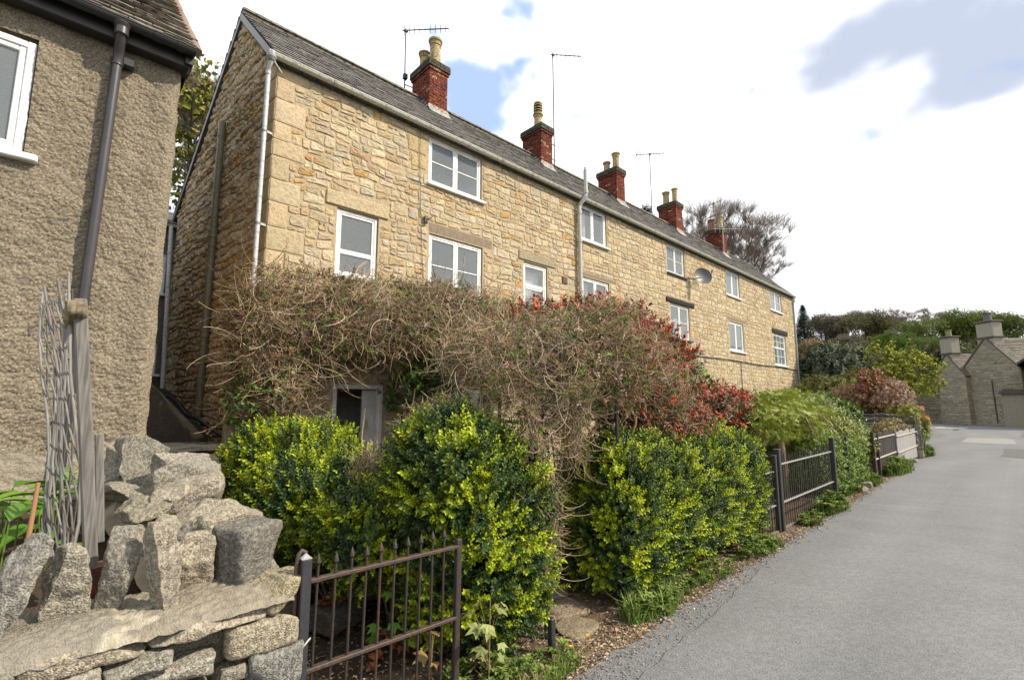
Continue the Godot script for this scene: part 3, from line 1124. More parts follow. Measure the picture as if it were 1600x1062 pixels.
func build_roof(house: Node3D) -> void:
	var roof := part("roof", house)
	var mb := MB.new()
	# boarding under the slates, both slopes
	var e := Vector3(0, 0, 0)
	var a0 := Vector3(gable_x(-7.9) - 0.05, EAVE_Y - 0.03, -7.9)
	var a1 := Vector3(28.25, EAVE_Y - 0.03, -7.9)
	var r0 := Vector3(gable_x(RIDGE_Z) - 0.05, RIDGE_Y - 0.03, RIDGE_Z)
	var r1 := Vector3(28.25, RIDGE_Y - 0.03, RIDGE_Z)
	var b0 := Vector3(gable_x(-13.5) - 0.05, roof_y(-13.5) - 0.03, -13.5)
	var b1 := Vector3(28.25, roof_y(-13.5) - 0.03, -13.5)
	var dn := Vector3(0, -0.1, 0)
	var dark := Color(0.09, 0.088, 0.085)
	mb.quad(a0, a1, r1, r0, dark)
	mb.quad(r0, r1, b1, b0, dark)
	mb.quad(a0 + dn, r0 + dn, r1 + dn, a1 + dn, dark)
	mb.quad(r0 + dn, b0 + dn, b1 + dn, r1 + dn, dark)
	mb.quad(a0 + dn, a1 + dn, a1, a0, dark)
	mb.quad(a0, r0, r0 + dn, a0 + dn, dark)
	mb.quad(r0, b0, b0 + dn, r0 + dn, dark)
	mb.quad(a1, a1 + dn, r1 + dn, r1, dark)
	mb.quad(r1, r1 + dn, b1 + dn, b1, dark)
	put("roof_deck", mb, M.slate, roof)
	# slates, front slope and back slope, in lapped courses
	for side in 2:
		mb = MB.new()
		var foot := Vector3(0, EAVE_Y, -7.88) if side == 0 else Vector3(0, roof_y(-13.5), -13.5)
		var top := Vector3(0, RIDGE_Y, RIDGE_Z)
		var up := (top - foot)
		var len := up.length()
		up = up.normalized()
		var rows := 15 if side == 0 else 20
		var nrm := up.cross(Vector3(1, 0, 0)) * (-1.0 if side == 0 else 1.0)
		nrm = Vector3(0, absf(nrm.y), absf(nrm.z) * (1.0 if side == 0 else -1.0))
		for r in rows:
			var d0 := len * r / rows
			var d1 := len * (r + 1.6) / rows
			d1 = minf(d1, len)
			var p0 := foot + up * d0
			var p1 := foot + up * d1
			var x := gable_x(p0.z) - 0.06 + (0.0 if r % 2 else -0.14)
			while x < 28.25:
				var w := rnd(0.26, 0.31) if side == 0 else 0.6
				var xa := maxf(x, gable_x(p0.z) - 0.06)
				var xb := minf(x + w - 0.005, 28.28)
				x += w
				if xb - xa < 0.04:
					continue
				var lift := 0.026 + rnd(-0.004, 0.008)
				var cc := vary(Color(0.15, 0.142, 0.132), 0.22, 0.03)
				var q0 := Vector3(xa, p0.y, p0.z) + nrm * lift + up * rnd(-0.008, 0.008)
				var q1 := Vector3(xb, p0.y, p0.z) + nrm * (lift + rnd(-0.003, 0.003)) + up * rnd(-0.008, 0.008)
				var q2 := Vector3(xb, p1.y, p1.z) + nrm * 0.004
				var q3 := Vector3(xa, p1.y, p1.z) + nrm * 0.004
				var th := nrm * 0.02
				if side == 0:
					mb.quad(q0, q1, q2, q3, cc)
					mb.quad(q0 - th, q1 - th, q1, q0, cc)
					mb.quad(q0 - th, q0, q3, q3 - th, cc)
				else:
					mb.quad(q1, q0, q3, q2, cc)
		put("slates", mb, M.slate, roof, Transform3D.IDENTITY, "stuff")
	# ridge tiles
	mb = MB.new()
	var x := gable_x(RIDGE_Z) - 0.06
	while x < 28.2:
		var y := RIDGE_Y + 0.02 + rnd(-0.008, 0.012)
		var cc := vary(Color(0.17, 0.16, 0.14), 0.2)
		var pts := []
		for k in 7:
			var a := PI * (0.08 + 0.84 * k / 6.0)
			pts.append(Vector2(cos(a) * 0.14, sin(a) * 0.12 - 0.06))
		for k in 6:
			var u: Vector2 = pts[k]
			var w: Vector2 = pts[k + 1]
			mb.quad(Vector3(x, y + u.y, RIDGE_Z + u.x), Vector3(x + 0.46, y + u.y * 0.97, RIDGE_Z + u.x), Vector3(x + 0.46, y + w.y * 0.97, RIDGE_Z + w.x), Vector3(x, y + w.y, RIDGE_Z + w.x), cc)
		x += 0.45
	mb.box(Vector3(gable_x(RIDGE_Z) - 0.05, RIDGE_Y - 0.1, RIDGE_Z - 0.1), Vector3(28.2, RIDGE_Y + 0.06, RIDGE_Z + 0.1), Color(0.2, 0.18, 0.15))
	put("ridge_tiles", mb, M.slate, roof, Transform3D.IDENTITY, "stuff")
	# verge boards of the near gable
	for seg in [[a0, r0], [r0, b0]]:
		mb = MB.new()
		var s: Vector3 = seg[0]
		var t: Vector3 = seg[1]
		var o := Vector3(-0.02, 0, 0)
		var dn2 := Vector3(0, -0.15, 0)
		var th := Vector3(0.05, 0, 0)
		var u := Vector3(0, 0.015, 0)
		mb.quad(s + o + u, t + o + u, t + o + dn2, s + o + dn2, Color(0.06, 0.058, 0.055))
		mb.quad(s + th + dn2, s + o + dn2, t + o + dn2, t + th + dn2, Color(0.06, 0.058, 0.055))
		put("verge_board", mb, M.paint, roof)


func build_chimneys(house: Node3D) -> void:
	var spec := [[6.08, 0.54], [10.15, 0.5], [14.16, 0.52], [18.55, 0.56], [23.12, 0.58]]
	for i in 5:
		var soot: float = [0.95, 0.72, 0.88, 1.0, 0.8][i]
		var ch := part("chimney", house)
		var x0: float = spec[i][0]
		var x1: float = x0 + spec[i][1]
		var z1 := -9.42
		var z0 := -10.24
		var mb := MB.new()
		mb.box(Vector3(x0 + 0.012, 7.9, z0 + 0.012), Vector3(x1 - 0.012, 9.93, z1 - 0.012), Color(0.2, 0.17, 0.145))
		var y := 8.45
		var r := 0
		var oversail := 0.0
		while y < 10.1:
			var top := y > 9.87
			oversail = 0.0 if not top else 0.028 if y < 9.95 else 0.055
			for f in 4:
				var wlen := (x1 - x0 if f % 2 == 0 else z1 - z0) + oversail * 2
				var u := -oversail - (0.0 if (r + f) % 2 else 0.11)
				while u < wlen - oversail:
					var ua := maxf(u, -oversail)
					var ub := minf(u + 0.212, wlen - oversail)
					u += 0.224
					if ub - ua < 0.03:
						continue
					var cc := vary(Color(0.2 * soot, 0.056 * soot, 0.036 * soot), 0.3, 0.1)
					if rg.randf() < 0.12:
						cc = vary(Color(0.13, 0.05, 0.035), 0.2)
					if rg.randf() < 0.06:
						cc = vary(Color(0.36, 0.2, 0.13), 0.2)
					if top and y > 9.95:
						cc = vary(Color(0.075, 0.075, 0.055), 0.3)
					var o := oversail
					var j := rnd(-0.002, 0.003)
					if f == 0:
						mb.box(Vector3(x0 + ua, y, z1 - 0.06), Vector3(x0 + ub, y + 0.064, z1 + o + j), cc)
					elif f == 2:
						mb.box(Vector3(x0 + ua, y, z0 - o - j), Vector3(x0 + ub, y + 0.064, z0 + 0.06), cc)
					elif f == 1:
						mb.box(Vector3(x1 - 0.06, y + 0.0005, z0 + ua + 0.001), Vector3(x1 + o + j, y + 0.0635, z0 + ub - 0.001), cc)
					else:
						mb.box(Vector3(x0 - o - j, y + 0.0005, z0 + ua + 0.001), Vector3(x0 + 0.06, y + 0.0635, z0 + ub - 0.001), cc)
			y += 0.0745
			r += 1
		put("brickwork", mb, M.brick, ch, Transform3D.IDENTITY, "stuff")
		mb = MB.new()
		# mortar flaunching round the pots
		mb.cbox(Vector3(x0 - 0.055, y - 0.012, z0 - 0.055), Vector3(x1 + 0.055, y + 0.035, z1 + 0.055), 0.02, Color(0.085, 0.085, 0.06))
		mb.cbox(Vector3(x0 + 0.03, y + 0.03, z0 + 0.05), Vector3(x1 - 0.03, y + 0.09, z1 - 0.05), 0.03, Color(0.2, 0.18, 0.13))
		put("capping", mb, M.brick, ch)
		# lead flashing and a mortar fillet at the foot
		mb = MB.new()
		var fy := roof_y(z1)
		mb.quad(Vector3(x0 - 0.05, fy - 0.13, z1 + 0.17), Vector3(x1 + 0.05, fy - 0.13, z1 + 0.17), Vector3(x1 + 0.05, fy + 0.06, z1 + 0.03), Vector3(x0 - 0.05, fy + 0.06, z1 + 0.03), Color(0.3, 0.31, 0.33))
		mb.quad(Vector3(x0 - 0.05, fy + 0.06, z1 + 0.03), Vector3(x1 + 0.05, fy + 0.06, z1 + 0.03), Vector3(x1 + 0.02, fy + 0.16, z1 + 0.008), Vector3(x0 - 0.02, fy + 0.16, z1 + 0.008), Color(0.33, 0.28, 0.2))
		for k in 5:
			var za := z1 - k * 0.1
			var ya := roof_y(za)
			mb.quad(Vector3(x0 - 0.13, ya - 0.02, za - 0.11), Vector3(x0 - 0.13, ya - 0.06, za + 0.02), Vector3(x0 - 0.012, ya + 0.12, za + 0.02), Vector3(x0 - 0.012, ya + 0.2, za - 0.11), vary(Color(0.2, 0.21, 0.24), 0.2))
		put("flashing", mb, M.slate, ch)
		var buff := Color(0.43, 0.33, 0.165)
		var ty := y + 0.07
		var pots := []
		match i:
			0: pots = [[0.5, 0.19, 0.74, 0.15], [0.42, 0.62, 0.6, 0.135]]
			1: pots = [[0.4, 0.32, 0.5, 0.135]]
			2: pots = [[0.55, 0.2, 0.68, 0.135], [0.38, 0.55, 0.42, 0.125]]
			3: pots = [[0.62, 0.2, 0.72, 0.12], [0.4, 0.55, 0.62, 0.14]]
			4: pots = [[0.62, 0.22, 0.7, 0.15], [0.34, 0.58, 0.6, 0.14]]
		for q in pots:
			var pm := MB.new()
			var at := Vector3(lerpf(x0, x1, q[0]), ty - 0.05, z1 - q[1])
			var rr: float = q[3]
			var h: float = q[2]
			var pc := vary(buff, 0.1)
			if i == 4 and q[0] < 0.5:
				pc = Color(0.3, 0.13, 0.07)
			pm.lathe(at, [Vector2(rr * 1.02, 0), Vector2(rr * 0.93, h * 0.5), Vector2(rr * 0.9, h * 0.78), Vector2(rr * 1.02, h * 0.79), Vector2(rr * 1.02, h * 0.81), Vector2(rr * 0.93, h * 0.83), Vector2(rr * 1.0, h * 0.9), Vector2(rr * 1.2, h * 0.94), Vector2(rr * 1.22, h), Vector2(rr * 1.02, h), Vector2(rr * 0.9, h * 0.9), Vector2(rr * 0.8, h * 0.3)], 20, pc)
			var pot := put("chimney_pot", pm, M.pot, ch)
			if i == 1:
				# terracotta louvred cowl
				pm = MB.new()
				for k in 4:
					var yy := h + 0.02 + k * 0.085
					pm.lathe(at, [Vector2(rr * 0.5, yy + 0.05), Vector2(rr * 1.08, yy), Vector2(rr * 1.1, yy + 0.03), Vector2(rr * 0.6, yy + 0.07)], 18, pc)
				pm.lathe(at, [Vector2(rr * 1.05, h + 0.35), Vector2(rr * 0.9, h + 0.41), Vector2(rr * 0.5, h + 0.45), Vector2(0, h + 0.46)], 18, pc)
				pm.lathe(at, [Vector2(rr * 0.45, h), Vector2(rr * 0.45, h + 0.38)], 10, Color(0.05, 0.05, 0.04))
				put("cowl", pm, M.pot, ch)


# half-round gutter along x
func gutter_run(mb: MB, x0: float, x1: float, y: float, z: float, r: float, cc: Color) -> void:
	var k := 10
	for i in k:
		var a := PI * i / k
		var b := PI * (i + 1) / k
		var pa := Vector3(0, -sin(a), cos(a))
		var pb := Vector3(0, -sin(b), cos(b))
		var o := Vector3(0, y, z)
		var s := Vector3(x0, 0, 0)
		var e := Vector3(x1, 0, 0)
		mb.tris(s + o + pb * r, e + o + pb * r, e + o + pa * r, pb, pb, pa, cc)
		mb.tris(s + o + pb * r, e + o + pa * r, s + o + pa * r, pb, pa, pa, cc)
		var q := r - 0.006
		mb.tris(s + o + pa * q, e + o + pa * q, e + o + pb * q, -pa, -pa, -pb, cc)
		mb.tris(s + o + pa * q, e + o + pb * q, s + o + pb * q, -pa, -pb, -pb, cc)
		mb.tri(s + o + pa * r, s + o + pa * q, s + o + pb * q, cc)
		mb.tri(s + o + pa * r, s + o + pb * q, s + o + pb * r, cc)
	for zz in [1.0, -1.0]:
		mb.box(Vector3(x0, y - 0.002, z + zz * r - 0.006), Vector3(x1, y + 0.008, z + zz * r + 0.006), cc)


func pipe_clip(mb: MB, at: Vector3, r: float, to_wall: Vector3, cc: Color) -> void:
	mb.lathe(at - Vector3(0, 0.018, 0), [Vector2(r, 0), Vector2(r + 0.008, 0.004), Vector2(r + 0.008, 0.032), Vector2(r, 0.036)], 14, cc)
	var f := Transform3D(aim(to_wall, 0), at)
	mb.box(Vector3(-0.02, 0, -0.018), Vector3(0.02, to_wall.length(), 0.018), cc, f)


func build_drains(house: Node3D, GF: Transform3D) -> void:
	var pale := Color(0.5, 0.5, 0.44)
	var gut := part("gutter", house)
	var mb := MB.new()
	gutter_run(mb, 2.0, 28.3, 7.24, -7.86, 0.062, pale)
	put("channel", mb, M.plastic, gut)
	var x := 3.1
	while x < 28:
		mb = MB.new()
		gutter_run(mb, x - 0.025, x + 0.025, 7.24, -7.86, 0.069, Color(0.36, 0.37, 0.34))
		mb.box(Vector3(x - 0.018, 7.165, -8.0), Vector3(x + 0.018, 7.195, -7.9), Color(0.12, 0.12, 0.11))
		put("bracket", mb, M.plastic, gut)
		x += 1.0 if x < 9 else 1.6
	# dark fascia strip in the shade of the eaves
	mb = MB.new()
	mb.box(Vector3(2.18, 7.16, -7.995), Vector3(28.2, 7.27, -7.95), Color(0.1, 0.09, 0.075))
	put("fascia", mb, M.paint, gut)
	# near corner: outlet and white downpipe against the gable
	var pc := Vector3(2.07, 0, -7.99)
	var dp := part("downpipe", house)
	mb = MB.new()
	var grey := Color(0.5, 0.52, 0.55)
	mb.tube([Vector3(2.07, 7.21, -7.87), Vector3(2.065, 7.12, -7.88), Vector3(2.06, 7.04, -7.95), Vector3(2.06, 6.95, -7.99), Vector3(2.06, 0.5, -7.99)], [0.036], 14, grey)
	mb.lathe(Vector3(2.06, 6.93, -7.99), [Vector2(0.037, 0), Vector2(0.045, 0.005), Vector2(0.045, 0.07), Vector2(0.037, 0.075)], 14, grey)
	put("pipe", mb, M.plastic, dp)
	mb = MB.new()
	mb.tube([Vector3(2.1, 7.12, -7.86), Vector3(2.24, 7.0, -7.9)], [0.012], 6, pale)
	mb.lathe(Vector3(2.06, 7.12, -7.87), [Vector2(0.045, 0), Vector2(0.075, 0.05), Vector2(0.08, 0.14), Vector2(0.06, 0.16)], 14, Color(0.3, 0.31, 0.31))
	put("hopper", mb, M.plastic, dp)
	for y in [5.95, 4.4, 3.5]:
		mb = MB.new()
		pipe_clip(mb, Vector3(2.06, y, -7.99), 0.036, Vector3(0.12, 0, -0.03), Color(0.2, 0.2, 0.21))
		put("bracket", mb, M.plastic, dp)
	# soil pipe on the gable
	var sp := part("soil_pipe", house)
	var olive := Color(0.17, 0.165, 0.115)
	var base := GF * Vector3(-2.28, 0, 0.1)
	mb = MB.new()
	mb.tube([base + Vector3(0, 0.9, 0), base + Vector3(0, 7.05, 0)], [0.062], 16, olive)
	put("pipe", mb, M.plastic, sp)
	for y in [1.95, 2.35, 2.8, 4.7]:
		mb = MB.new()
		mb.lathe(base + Vector3(0, y, 0), [Vector2(0.062, 0), Vector2(0.078, 0.004), Vector2(0.078, 0.1), Vector2(0.084, 0.105), Vector2(0.084, 0.125), Vector2(0.062, 0.13)], 16, olive)
		put("collar", mb, M.plastic, sp)
	for y in [6.75, 4.55, 2.66]:
		mb = MB.new()
		pipe_clip(mb, base + Vector3(0, y, 0), 0.062, -GF.basis.z * 0.1, olive)
		put("bracket", mb, M.plastic, sp)
	# vent pipe up the front, past the eaves
	sp = part("vent_pipe", house)
	var vg := Color(0.42, 0.42, 0.39)
	mb = MB.new()
	mb.tube([Vector3(10.02, 2.2, -7.9), Vector3(10.02, 6.95, -7.9), Vector3(10.04, 7.06, -7.86), Vector3(10.1, 7.2, -7.76), Vector3(10.12, 7.3, -7.74), Vector3(10.12, 8.0, -7.74)], [0.056], 16, vg)
	put("pipe", mb, M.plastic, sp)
	for q in [[10.02, 5.95, -7.9], [10.02, 6.75, -7.9], [10.12, 7.32, -7.74]]:
		mb = MB.new()
		mb.lathe(Vector3(q[0], q[1], q[2]), [Vector2(0.056, 0), Vector2(0.07, 0.004), Vector2(0.07, 0.1), Vector2(0.056, 0.105)], 16, vg)
		put("collar", mb, M.plastic, sp)
	mb = MB.new()
	mb.lathe(Vector3(10.12, 8.0, -7.74), [Vector2(0.04, 0), Vector2(0.045, 0.03), Vector2(0.03, 0.07), Vector2(0.04, 0.09), Vector2(0, 0.1)], 12, Color(0.5, 0.5, 0.48))
	put("vent_cage", mb, M.plastic, sp)
	# far corner downpipe
	sp = part("downpipe", house)
	mb = MB.new()
	mb.tube([Vector3(28.2, 7.2, -7.86), Vector3(28.2, 7.05, -7.88), Vector3(28.2, 6.9, -7.95), Vector3(28.2, 1.0, -7.95)], [0.045], 12, Color(0.33, 0.34, 0.33))
	mb.cbox(Vector3(28.1, 6.95, -8.0), Vector3(28.3, 7.18, -7.84), 0.03, Color(0.55, 0.56, 0.58))
	put("pipe", mb, M.plastic, sp)
	# services: cable along the front at first floor height, and an old bell wire
	sp = part("cable", house)
	mb = MB.new()
	var pts := []
	for k in 14:
		pts.append(Vector3(12.5 + k * 1.2, 3.33 + 0.02 * sin(k * 1.3), -7.955))
	mb.tube(pts, [0.018], 6, Color(0.07, 0.065, 0.06))
	mb.tube([Vector3(20.7, 3.3, -7.955), Vector3(20.72, 1.1, -7.955)], [0.015], 6, Color(0.07, 0.065, 0.06))
	put("run", mb, M.dark_iron, sp)
	sp = part("cable", house)
	mb = MB.new()
	mb.tube([Vector3(4.94, 7.15, -7.96), Vector3(4.95, 6.5, -7.965), Vector3(5.0, 5.5, -7.965), Vector3(5.06, 4.6, -7.965), Vector3(5.12, 3.6, -7.965)], [0.006], 5, Color(0.06, 0.055, 0.05))
	put("run", mb, M.dark_iron, sp)
	sp = part("wall_hook", house)
	mb = MB.new()
	mb.cbox(Vector3(5.09, 5.2, -7.98), Vector3(5.17, 5.36, -7.93), 0.01, Color(0.07, 0.07, 0.065))
	mb.tube([Vector3(5.13, 5.3, -7.94), Vector3(5.17, 5.29, -7.86), Vector3(5.2, 5.34, -7.84)], [0.01], 6, Color(0.07, 0.07, 0.065))
	put("bracket", mb, M.dark_iron, sp)


# ---------------------------------------------------------------- rough blocks
# a weathered block: a cube sphere pressed towards a box, chipped by noise; frame f places it
func boulder(mb: MB, f: Transform3D, half: Vector3, n: int, boxy: float, amp: float, sd: float, cc: Color, cuts := 0) -> void:
	var planes := []
	for i in cuts:
		planes.append([Vector3(rnd(-1, 1), rnd(-0.6, 1), rnd(-1, 1)).normalized(), rnd(0.68, 0.98)])
	var big := maxf(half.x, maxf(half.y, half.z))
	for face in 6:
		var ax := face / 2
		var sg := 1.0 if face % 2 == 0 else -1.0
		var grid := []
		var nor := []
		for j in n + 1:
			for i in n + 1:
				var u := -1.0 + 2.0 * i / n
				var v := -1.0 + 2.0 * j / n
				var c := Vector3.ZERO
				c[ax] = sg
				c[(ax + 1) % 3] = u * sg
				c[(ax + 2) % 3] = v
				var s := c.normalized()
				var k := pow(pow(absf(s.x), boxy) + pow(absf(s.y), boxy) + pow(absf(s.z), boxy), -1.0 / boxy)
				var q := s * k
				for pl in planes:
					var over: float = q.dot(pl[0]) - pl[1]
					if over > 0:
						q -= pl[0] * over
				q *= half
				var w := q * 1.0
				var d := ns.get_noise_3d(w.x * 9.0 + sd, w.y * 9.0, w.z * 9.0) * amp + ns.get_noise_3d(w.x * 26.0 + sd, w.y * 26.0, w.z * 26.0) * amp * 0.45 + ns.get_noise_3d(w.x * 60.0, w.y * 60.0 + sd, w.z * 60.0) * amp * 0.18
				grid.append(f * (q + s * d))
		for j in n:
			for i in n:
				var a: Vector3 = grid[j * (n + 1) + i]
				var b: Vector3 = grid[j * (n + 1) + i + 1]
				var d2: Vector3 = grid[(j + 1) * (n + 1) + i + 1]
				var e: Vector3 = grid[(j + 1) * (n + 1) + i]
				mb.quad(a, b, d2, e, cc)


# flat shading softened: normals averaged over shared corners
func soften(mb: MB) -> MB:
	var sum := {}
	for i in mb.p.size():
		var k := Vector3i((mb.p[i] * 2000.0).round())
		sum[k] = sum.get(k, Vector3.ZERO) + mb.n[i]
	for i in mb.p.size():
		var k := Vector3i((mb.p[i] * 2000.0).round())
		mb.n[i] = (sum[k] as Vector3).normalized()
	return mb


# ---------------------------------------------------------------- the rendered house on the left
func build_left_house() -> void:
	var h := thing("rendered_house", "house with buff roughcast wall, stone slate roof and black gutter at the left edge", "house", Vector3(0.6, 0, -5.2))
	var inv := Transform3D(Basis.IDENTITY, Vector3(-0.6, 0, 5.2))
	var hole := Rect2(-1.55, 3.5, 1.2, 1.0)
	var f1 := FastNoiseLite.new()
	f1.seed = 4
	f1.noise_type = FastNoiseLite.TYPE_CELLULAR
	f1.frequency = 33.0
	f1.fractal_type = FastNoiseLite.FRACTAL_NONE
	# roughcast: a fine grid of thrown pebbles
	var mb := MB.new()
	var st := 0.0112
	var nx := int(2.05 / st)
	var ny := int(3.95 / st)
	var disp := func(x: float, y: float) -> Vector3:
		var edge := smoothstep(0.6, 0.52, x)
		var d := -f1.get_noise_2d(x, y) * 0.013 + 0.006 * ns.get_noise_2d(x * 9.0, y * 9.0) + 0.012 * ns.get_noise_2d(x * 2.2, y * 2.2)
		if y < 1.25 + 0.05 * ns.get_noise_1d(x * 5.0):
			d = 0.02 + 0.004 * ns.get_noise_2d(x * 14.0, y * 14.0)
		return Vector3(x + 0.012 * ns.get_noise_2d(y * 3.0, 4.0) * (1.0 - edge), y, -5.2 + d * edge - (1.0 - edge) * 0.03)
	var rows := []
	for j in ny + 1:
		var r := PackedVector3Array()
		for i in nx + 1:
			r.append(disp.call(-1.45 + i * st, 0.82 + j * st))
		rows.append(r)
	for j in ny:
		for i in nx:
			var a: Vector3 = rows[j][i]
			if hole.has_point(Vector2(a.x + st * 0.5, a.y + st * 0.5)):
				continue
			var cc := Color(0.245, 0.208, 0.153)
			var t := ns.get_noise_2d(a.x * 60.0, a.y * 60.0)
			cc = cc.lerp(Color(0.165, 0.138, 0.105) if t < 0 else Color(0.325, 0.28, 0.21), clampf(absf(t) * 1.5, 0, 1))
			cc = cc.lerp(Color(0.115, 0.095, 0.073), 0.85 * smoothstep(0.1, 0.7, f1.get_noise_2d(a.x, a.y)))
			if a.y < 1.22 + 0.05 * ns.get_noise_1d(a.x * 5.0):
				cc = Color(0.33, 0.295, 0.23)
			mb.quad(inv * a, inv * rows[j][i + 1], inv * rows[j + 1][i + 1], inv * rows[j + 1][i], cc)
	put("roughcast_wall", mb, M.render, h)
	mb = MB.new()
	var buff := Color(0.37, 0.29, 0.2)
	mb.box(Vector3(-6, 0, -5.5), Vector3(-1.45, 4.75, -5.21), buff, inv)
	mb.box(Vector3(-1.45, 0, -5.5), Vector3(0.58, 3.5, -5.24), buff, inv)
	mb.box(Vector3(-0.35, 3.5, -5.5), Vector3(0.58, 4.75, -5.24), buff, inv)
	mb.box(Vector3(-1.45, 4.5, -5.5), Vector3(-0.35, 4.75, -5.24), buff, inv)
	mb.box(Vector3(0.3, 0, -12.6), Vector3(0.585, 4.75, -5.5), buff, inv)
	mb.prism(PackedVector2Array([Vector2(5.23, 4.75), Vector2(12.57, 4.75), Vector2(8.9, 8.0)]), 0.3, 0.58, inv * Transform3D(Basis(Vector3(0, 0, -1), Vector3.UP, Vector3(1, 0, 0)), Vector3.ZERO), buff)  # unseen rear and ridge made deeper and taller to shade the terrace gable
	mb.box(Vector3(-6, 0, -12.6), Vector3(0.58, 4.75, -12.3), buff, inv)
	mb.box(Vector3(-6, 4.6, -12.3), Vector3(0.3, 4.72, -5.5), Color(0.5, 0.48, 0.45), inv)
	mb.box(Vector3(-6, 2.6, -9), Vector3(0.3, 4.6, -8.8), Color(0.5, 0.5, 0.5), inv)
	put("wall", mb, M.mortar, h)
	window(h, inv * Transform3D(Basis.IDENTITY, Vector3(0, 0, -5.2)), -1.53, -0.36, 3.53, 4.48, "case1", -0.01, Color(0.8, 0.8, 0.8))
	# eaves: fascia, gutter, downpipe
	var black := Color(0.022, 0.021, 0.022)
	mb = MB.new()
	mb.cbox(Vector3(-6, 4.70, -5.19), Vector3(0.64, 4.84, -5.06), 0.008, black, inv)
	mb.cbox(Vector3(0.59, 4.72, -5.3), Vector3(0.66, 4.9, -5.03), 0.008, black, inv)
	put("fascia", mb, M.paint, h)
	mb = MB.new()
	gutter_run(mb, -6.6, 0.06, 4.84, 0.215, 0.052, black)
	put("gutter", mb, M.paint, h)
	for x in [-3.0, -1.8, -0.95, -0.22, -0.05]:
		mb = MB.new()
		gutter_run(mb, x - 0.03, x + 0.03, 4.84, 0.215, 0.059, black)
		put("gutter_joint", mb, M.paint, h)
	mb = MB.new()
	var g2 := Color(0.045, 0.043, 0.046)
	mb.tube([inv * Vector3(0.13, 4.8, -4.98), inv * Vector3(0.13, 4.72, -4.98), inv * Vector3(0.13, 4.62, -5.06), inv * Vector3(0.128, 4.5, -5.13), inv * Vector3(0.07, 1.0, -5.13)], [0.037], 18, g2)
	mb.lathe(inv * Vector3(0.13, 4.7, -4.985), [Vector2(0.04, 0), Vector2(0.05, 0.01), Vector2(0.05, 0.07), Vector2(0.065, 0.1), Vector2(0.05, 0.12)], 16, g2)
	mb.lathe(inv * Vector3(0.129, 4.5, -5.13), [Vector2(0.038, 0), Vector2(0.046, 0.005), Vector2(0.046, 0.06), Vector2(0.038, 0.065)], 16, g2)
	mb.cbox(Vector3(0.16, 4.52, -5.19), Vector3(0.25, 4.6, -5.1), 0.01, black, inv)
	put("downpipe", mb, M.paint, h)
	# red wire hook on the wall
	mb = MB.new()
	mb.tube([inv * Vector3(0.03, 2.27, -5.18), inv * Vector3(-0.1, 2.27, -5.13), inv * Vector3(-0.14, 2.25, -5.12), inv * Vector3(-0.13, 2.2, -5.12)], [0.006], 6, Color(0.25, 0.06, 0.03))
	put("wall_hook", mb, M.iron, h)
	# roof of stone slates, each its own
	var roof := part("roof", h)
	mb = MB.new()
	var sl := 0.92
	var ry := func(z: float) -> float: return 4.86 + (-5.03 - z) * sl
	mb.quad(inv * Vector3(-6, 4.8, -5.03), inv * Vector3(0.66, 4.8, -5.03), inv * Vector3(0.66, ry.call(-8.9) - 0.06, -8.9), inv * Vector3(-6, ry.call(-8.9) - 0.06, -8.9), Color(0.1, 0.09, 0.08))
	mb.quad(inv * Vector3(-6, ry.call(-8.9) - 0.06, -8.9), inv * Vector3(0.66, ry.call(-8.9) - 0.06, -8.9), inv * Vector3(0.66, 4.8, -12.8), inv * Vector3(-6, 4.8, -12.8), Color(0.1, 0.09, 0.08))
	mb.quad(inv * Vector3(0.66, 4.8, -5.03), inv * Vector3(0.66, 4.8, -12.8), inv * Vector3(0.66, ry.call(-8.9) - 0.06, -8.9), inv * Vector3(0.66, ry.call(-8.9) - 0.07, -8.9), Color(0.1, 0.09, 0.08))
	put("roof_deck", mb, M.slate, roof)
	var rest := MB.new()
	var upv := Vector3(0, sl, -1).normalized()
	var nrm := Vector3(0, 1, sl).normalized()
	var d := 0.0
	var r := 0
	while d < 5.2:
		var ex := lerpf(0.17, 0.11, d / 5.2)
		var p0 := Vector3(0, 4.86, -5.0) + upv * d
		var x := 0.70 - rnd(0, 0.05)
		while x > -3.5:
			var w := rnd(0.14, 0.34)
			var xa := x - w + 0.008
			var lift := 0.035 + rnd(-0.008, 0.012)
			var cc := vary(Color(0.17, 0.148, 0.118), 0.3, 0.06)
			var m2 := MB.new()
			var jit := func() -> Vector3: return upv * rnd(-0.014, 0.014) + Vector3(rnd(-0.006, 0.006), 0, 0)
			var o := p0 + Vector3((x + xa) * 0.5, 0, 0)
			var hw := (x - xa) * 0.5
			var a: Vector3 = Vector3(-hw, 0, 0) + nrm * lift + jit.call()
			var am: Vector3 = Vector3(rnd(-0.3, 0.3) * hw, 0, 0) + nrm * (lift + rnd(-0.006, 0.006)) + jit.call()
			var b: Vector3 = Vector3(hw, 0, 0) + nrm * (lift + rnd(-0.006, 0.006)) + jit.call()
			var e: Vector3 = Vector3(hw, 0, 0) + upv * ex * 1.7 + nrm * 0.004
			var g: Vector3 = Vector3(-hw, 0, 0) + upv * ex * 1.7 + nrm * 0.004
			var th := nrm * rnd(0.018, 0.028)
			for t in [[a, am, b, e], [a, e, g, g]]:
				pass
			m2.tri(a, am, g, cc)
			m2.tri(am, e, g, cc)
			m2.tri(am, b, e, cc)
			m2.quad(a - th, am - th, am, a, cc)
			m2.quad(am - th, b - th, b, am, cc)
			m2.quad(b - th, e - th, e, b, cc)
			m2.quad(a - th, a, g, g - th, cc)
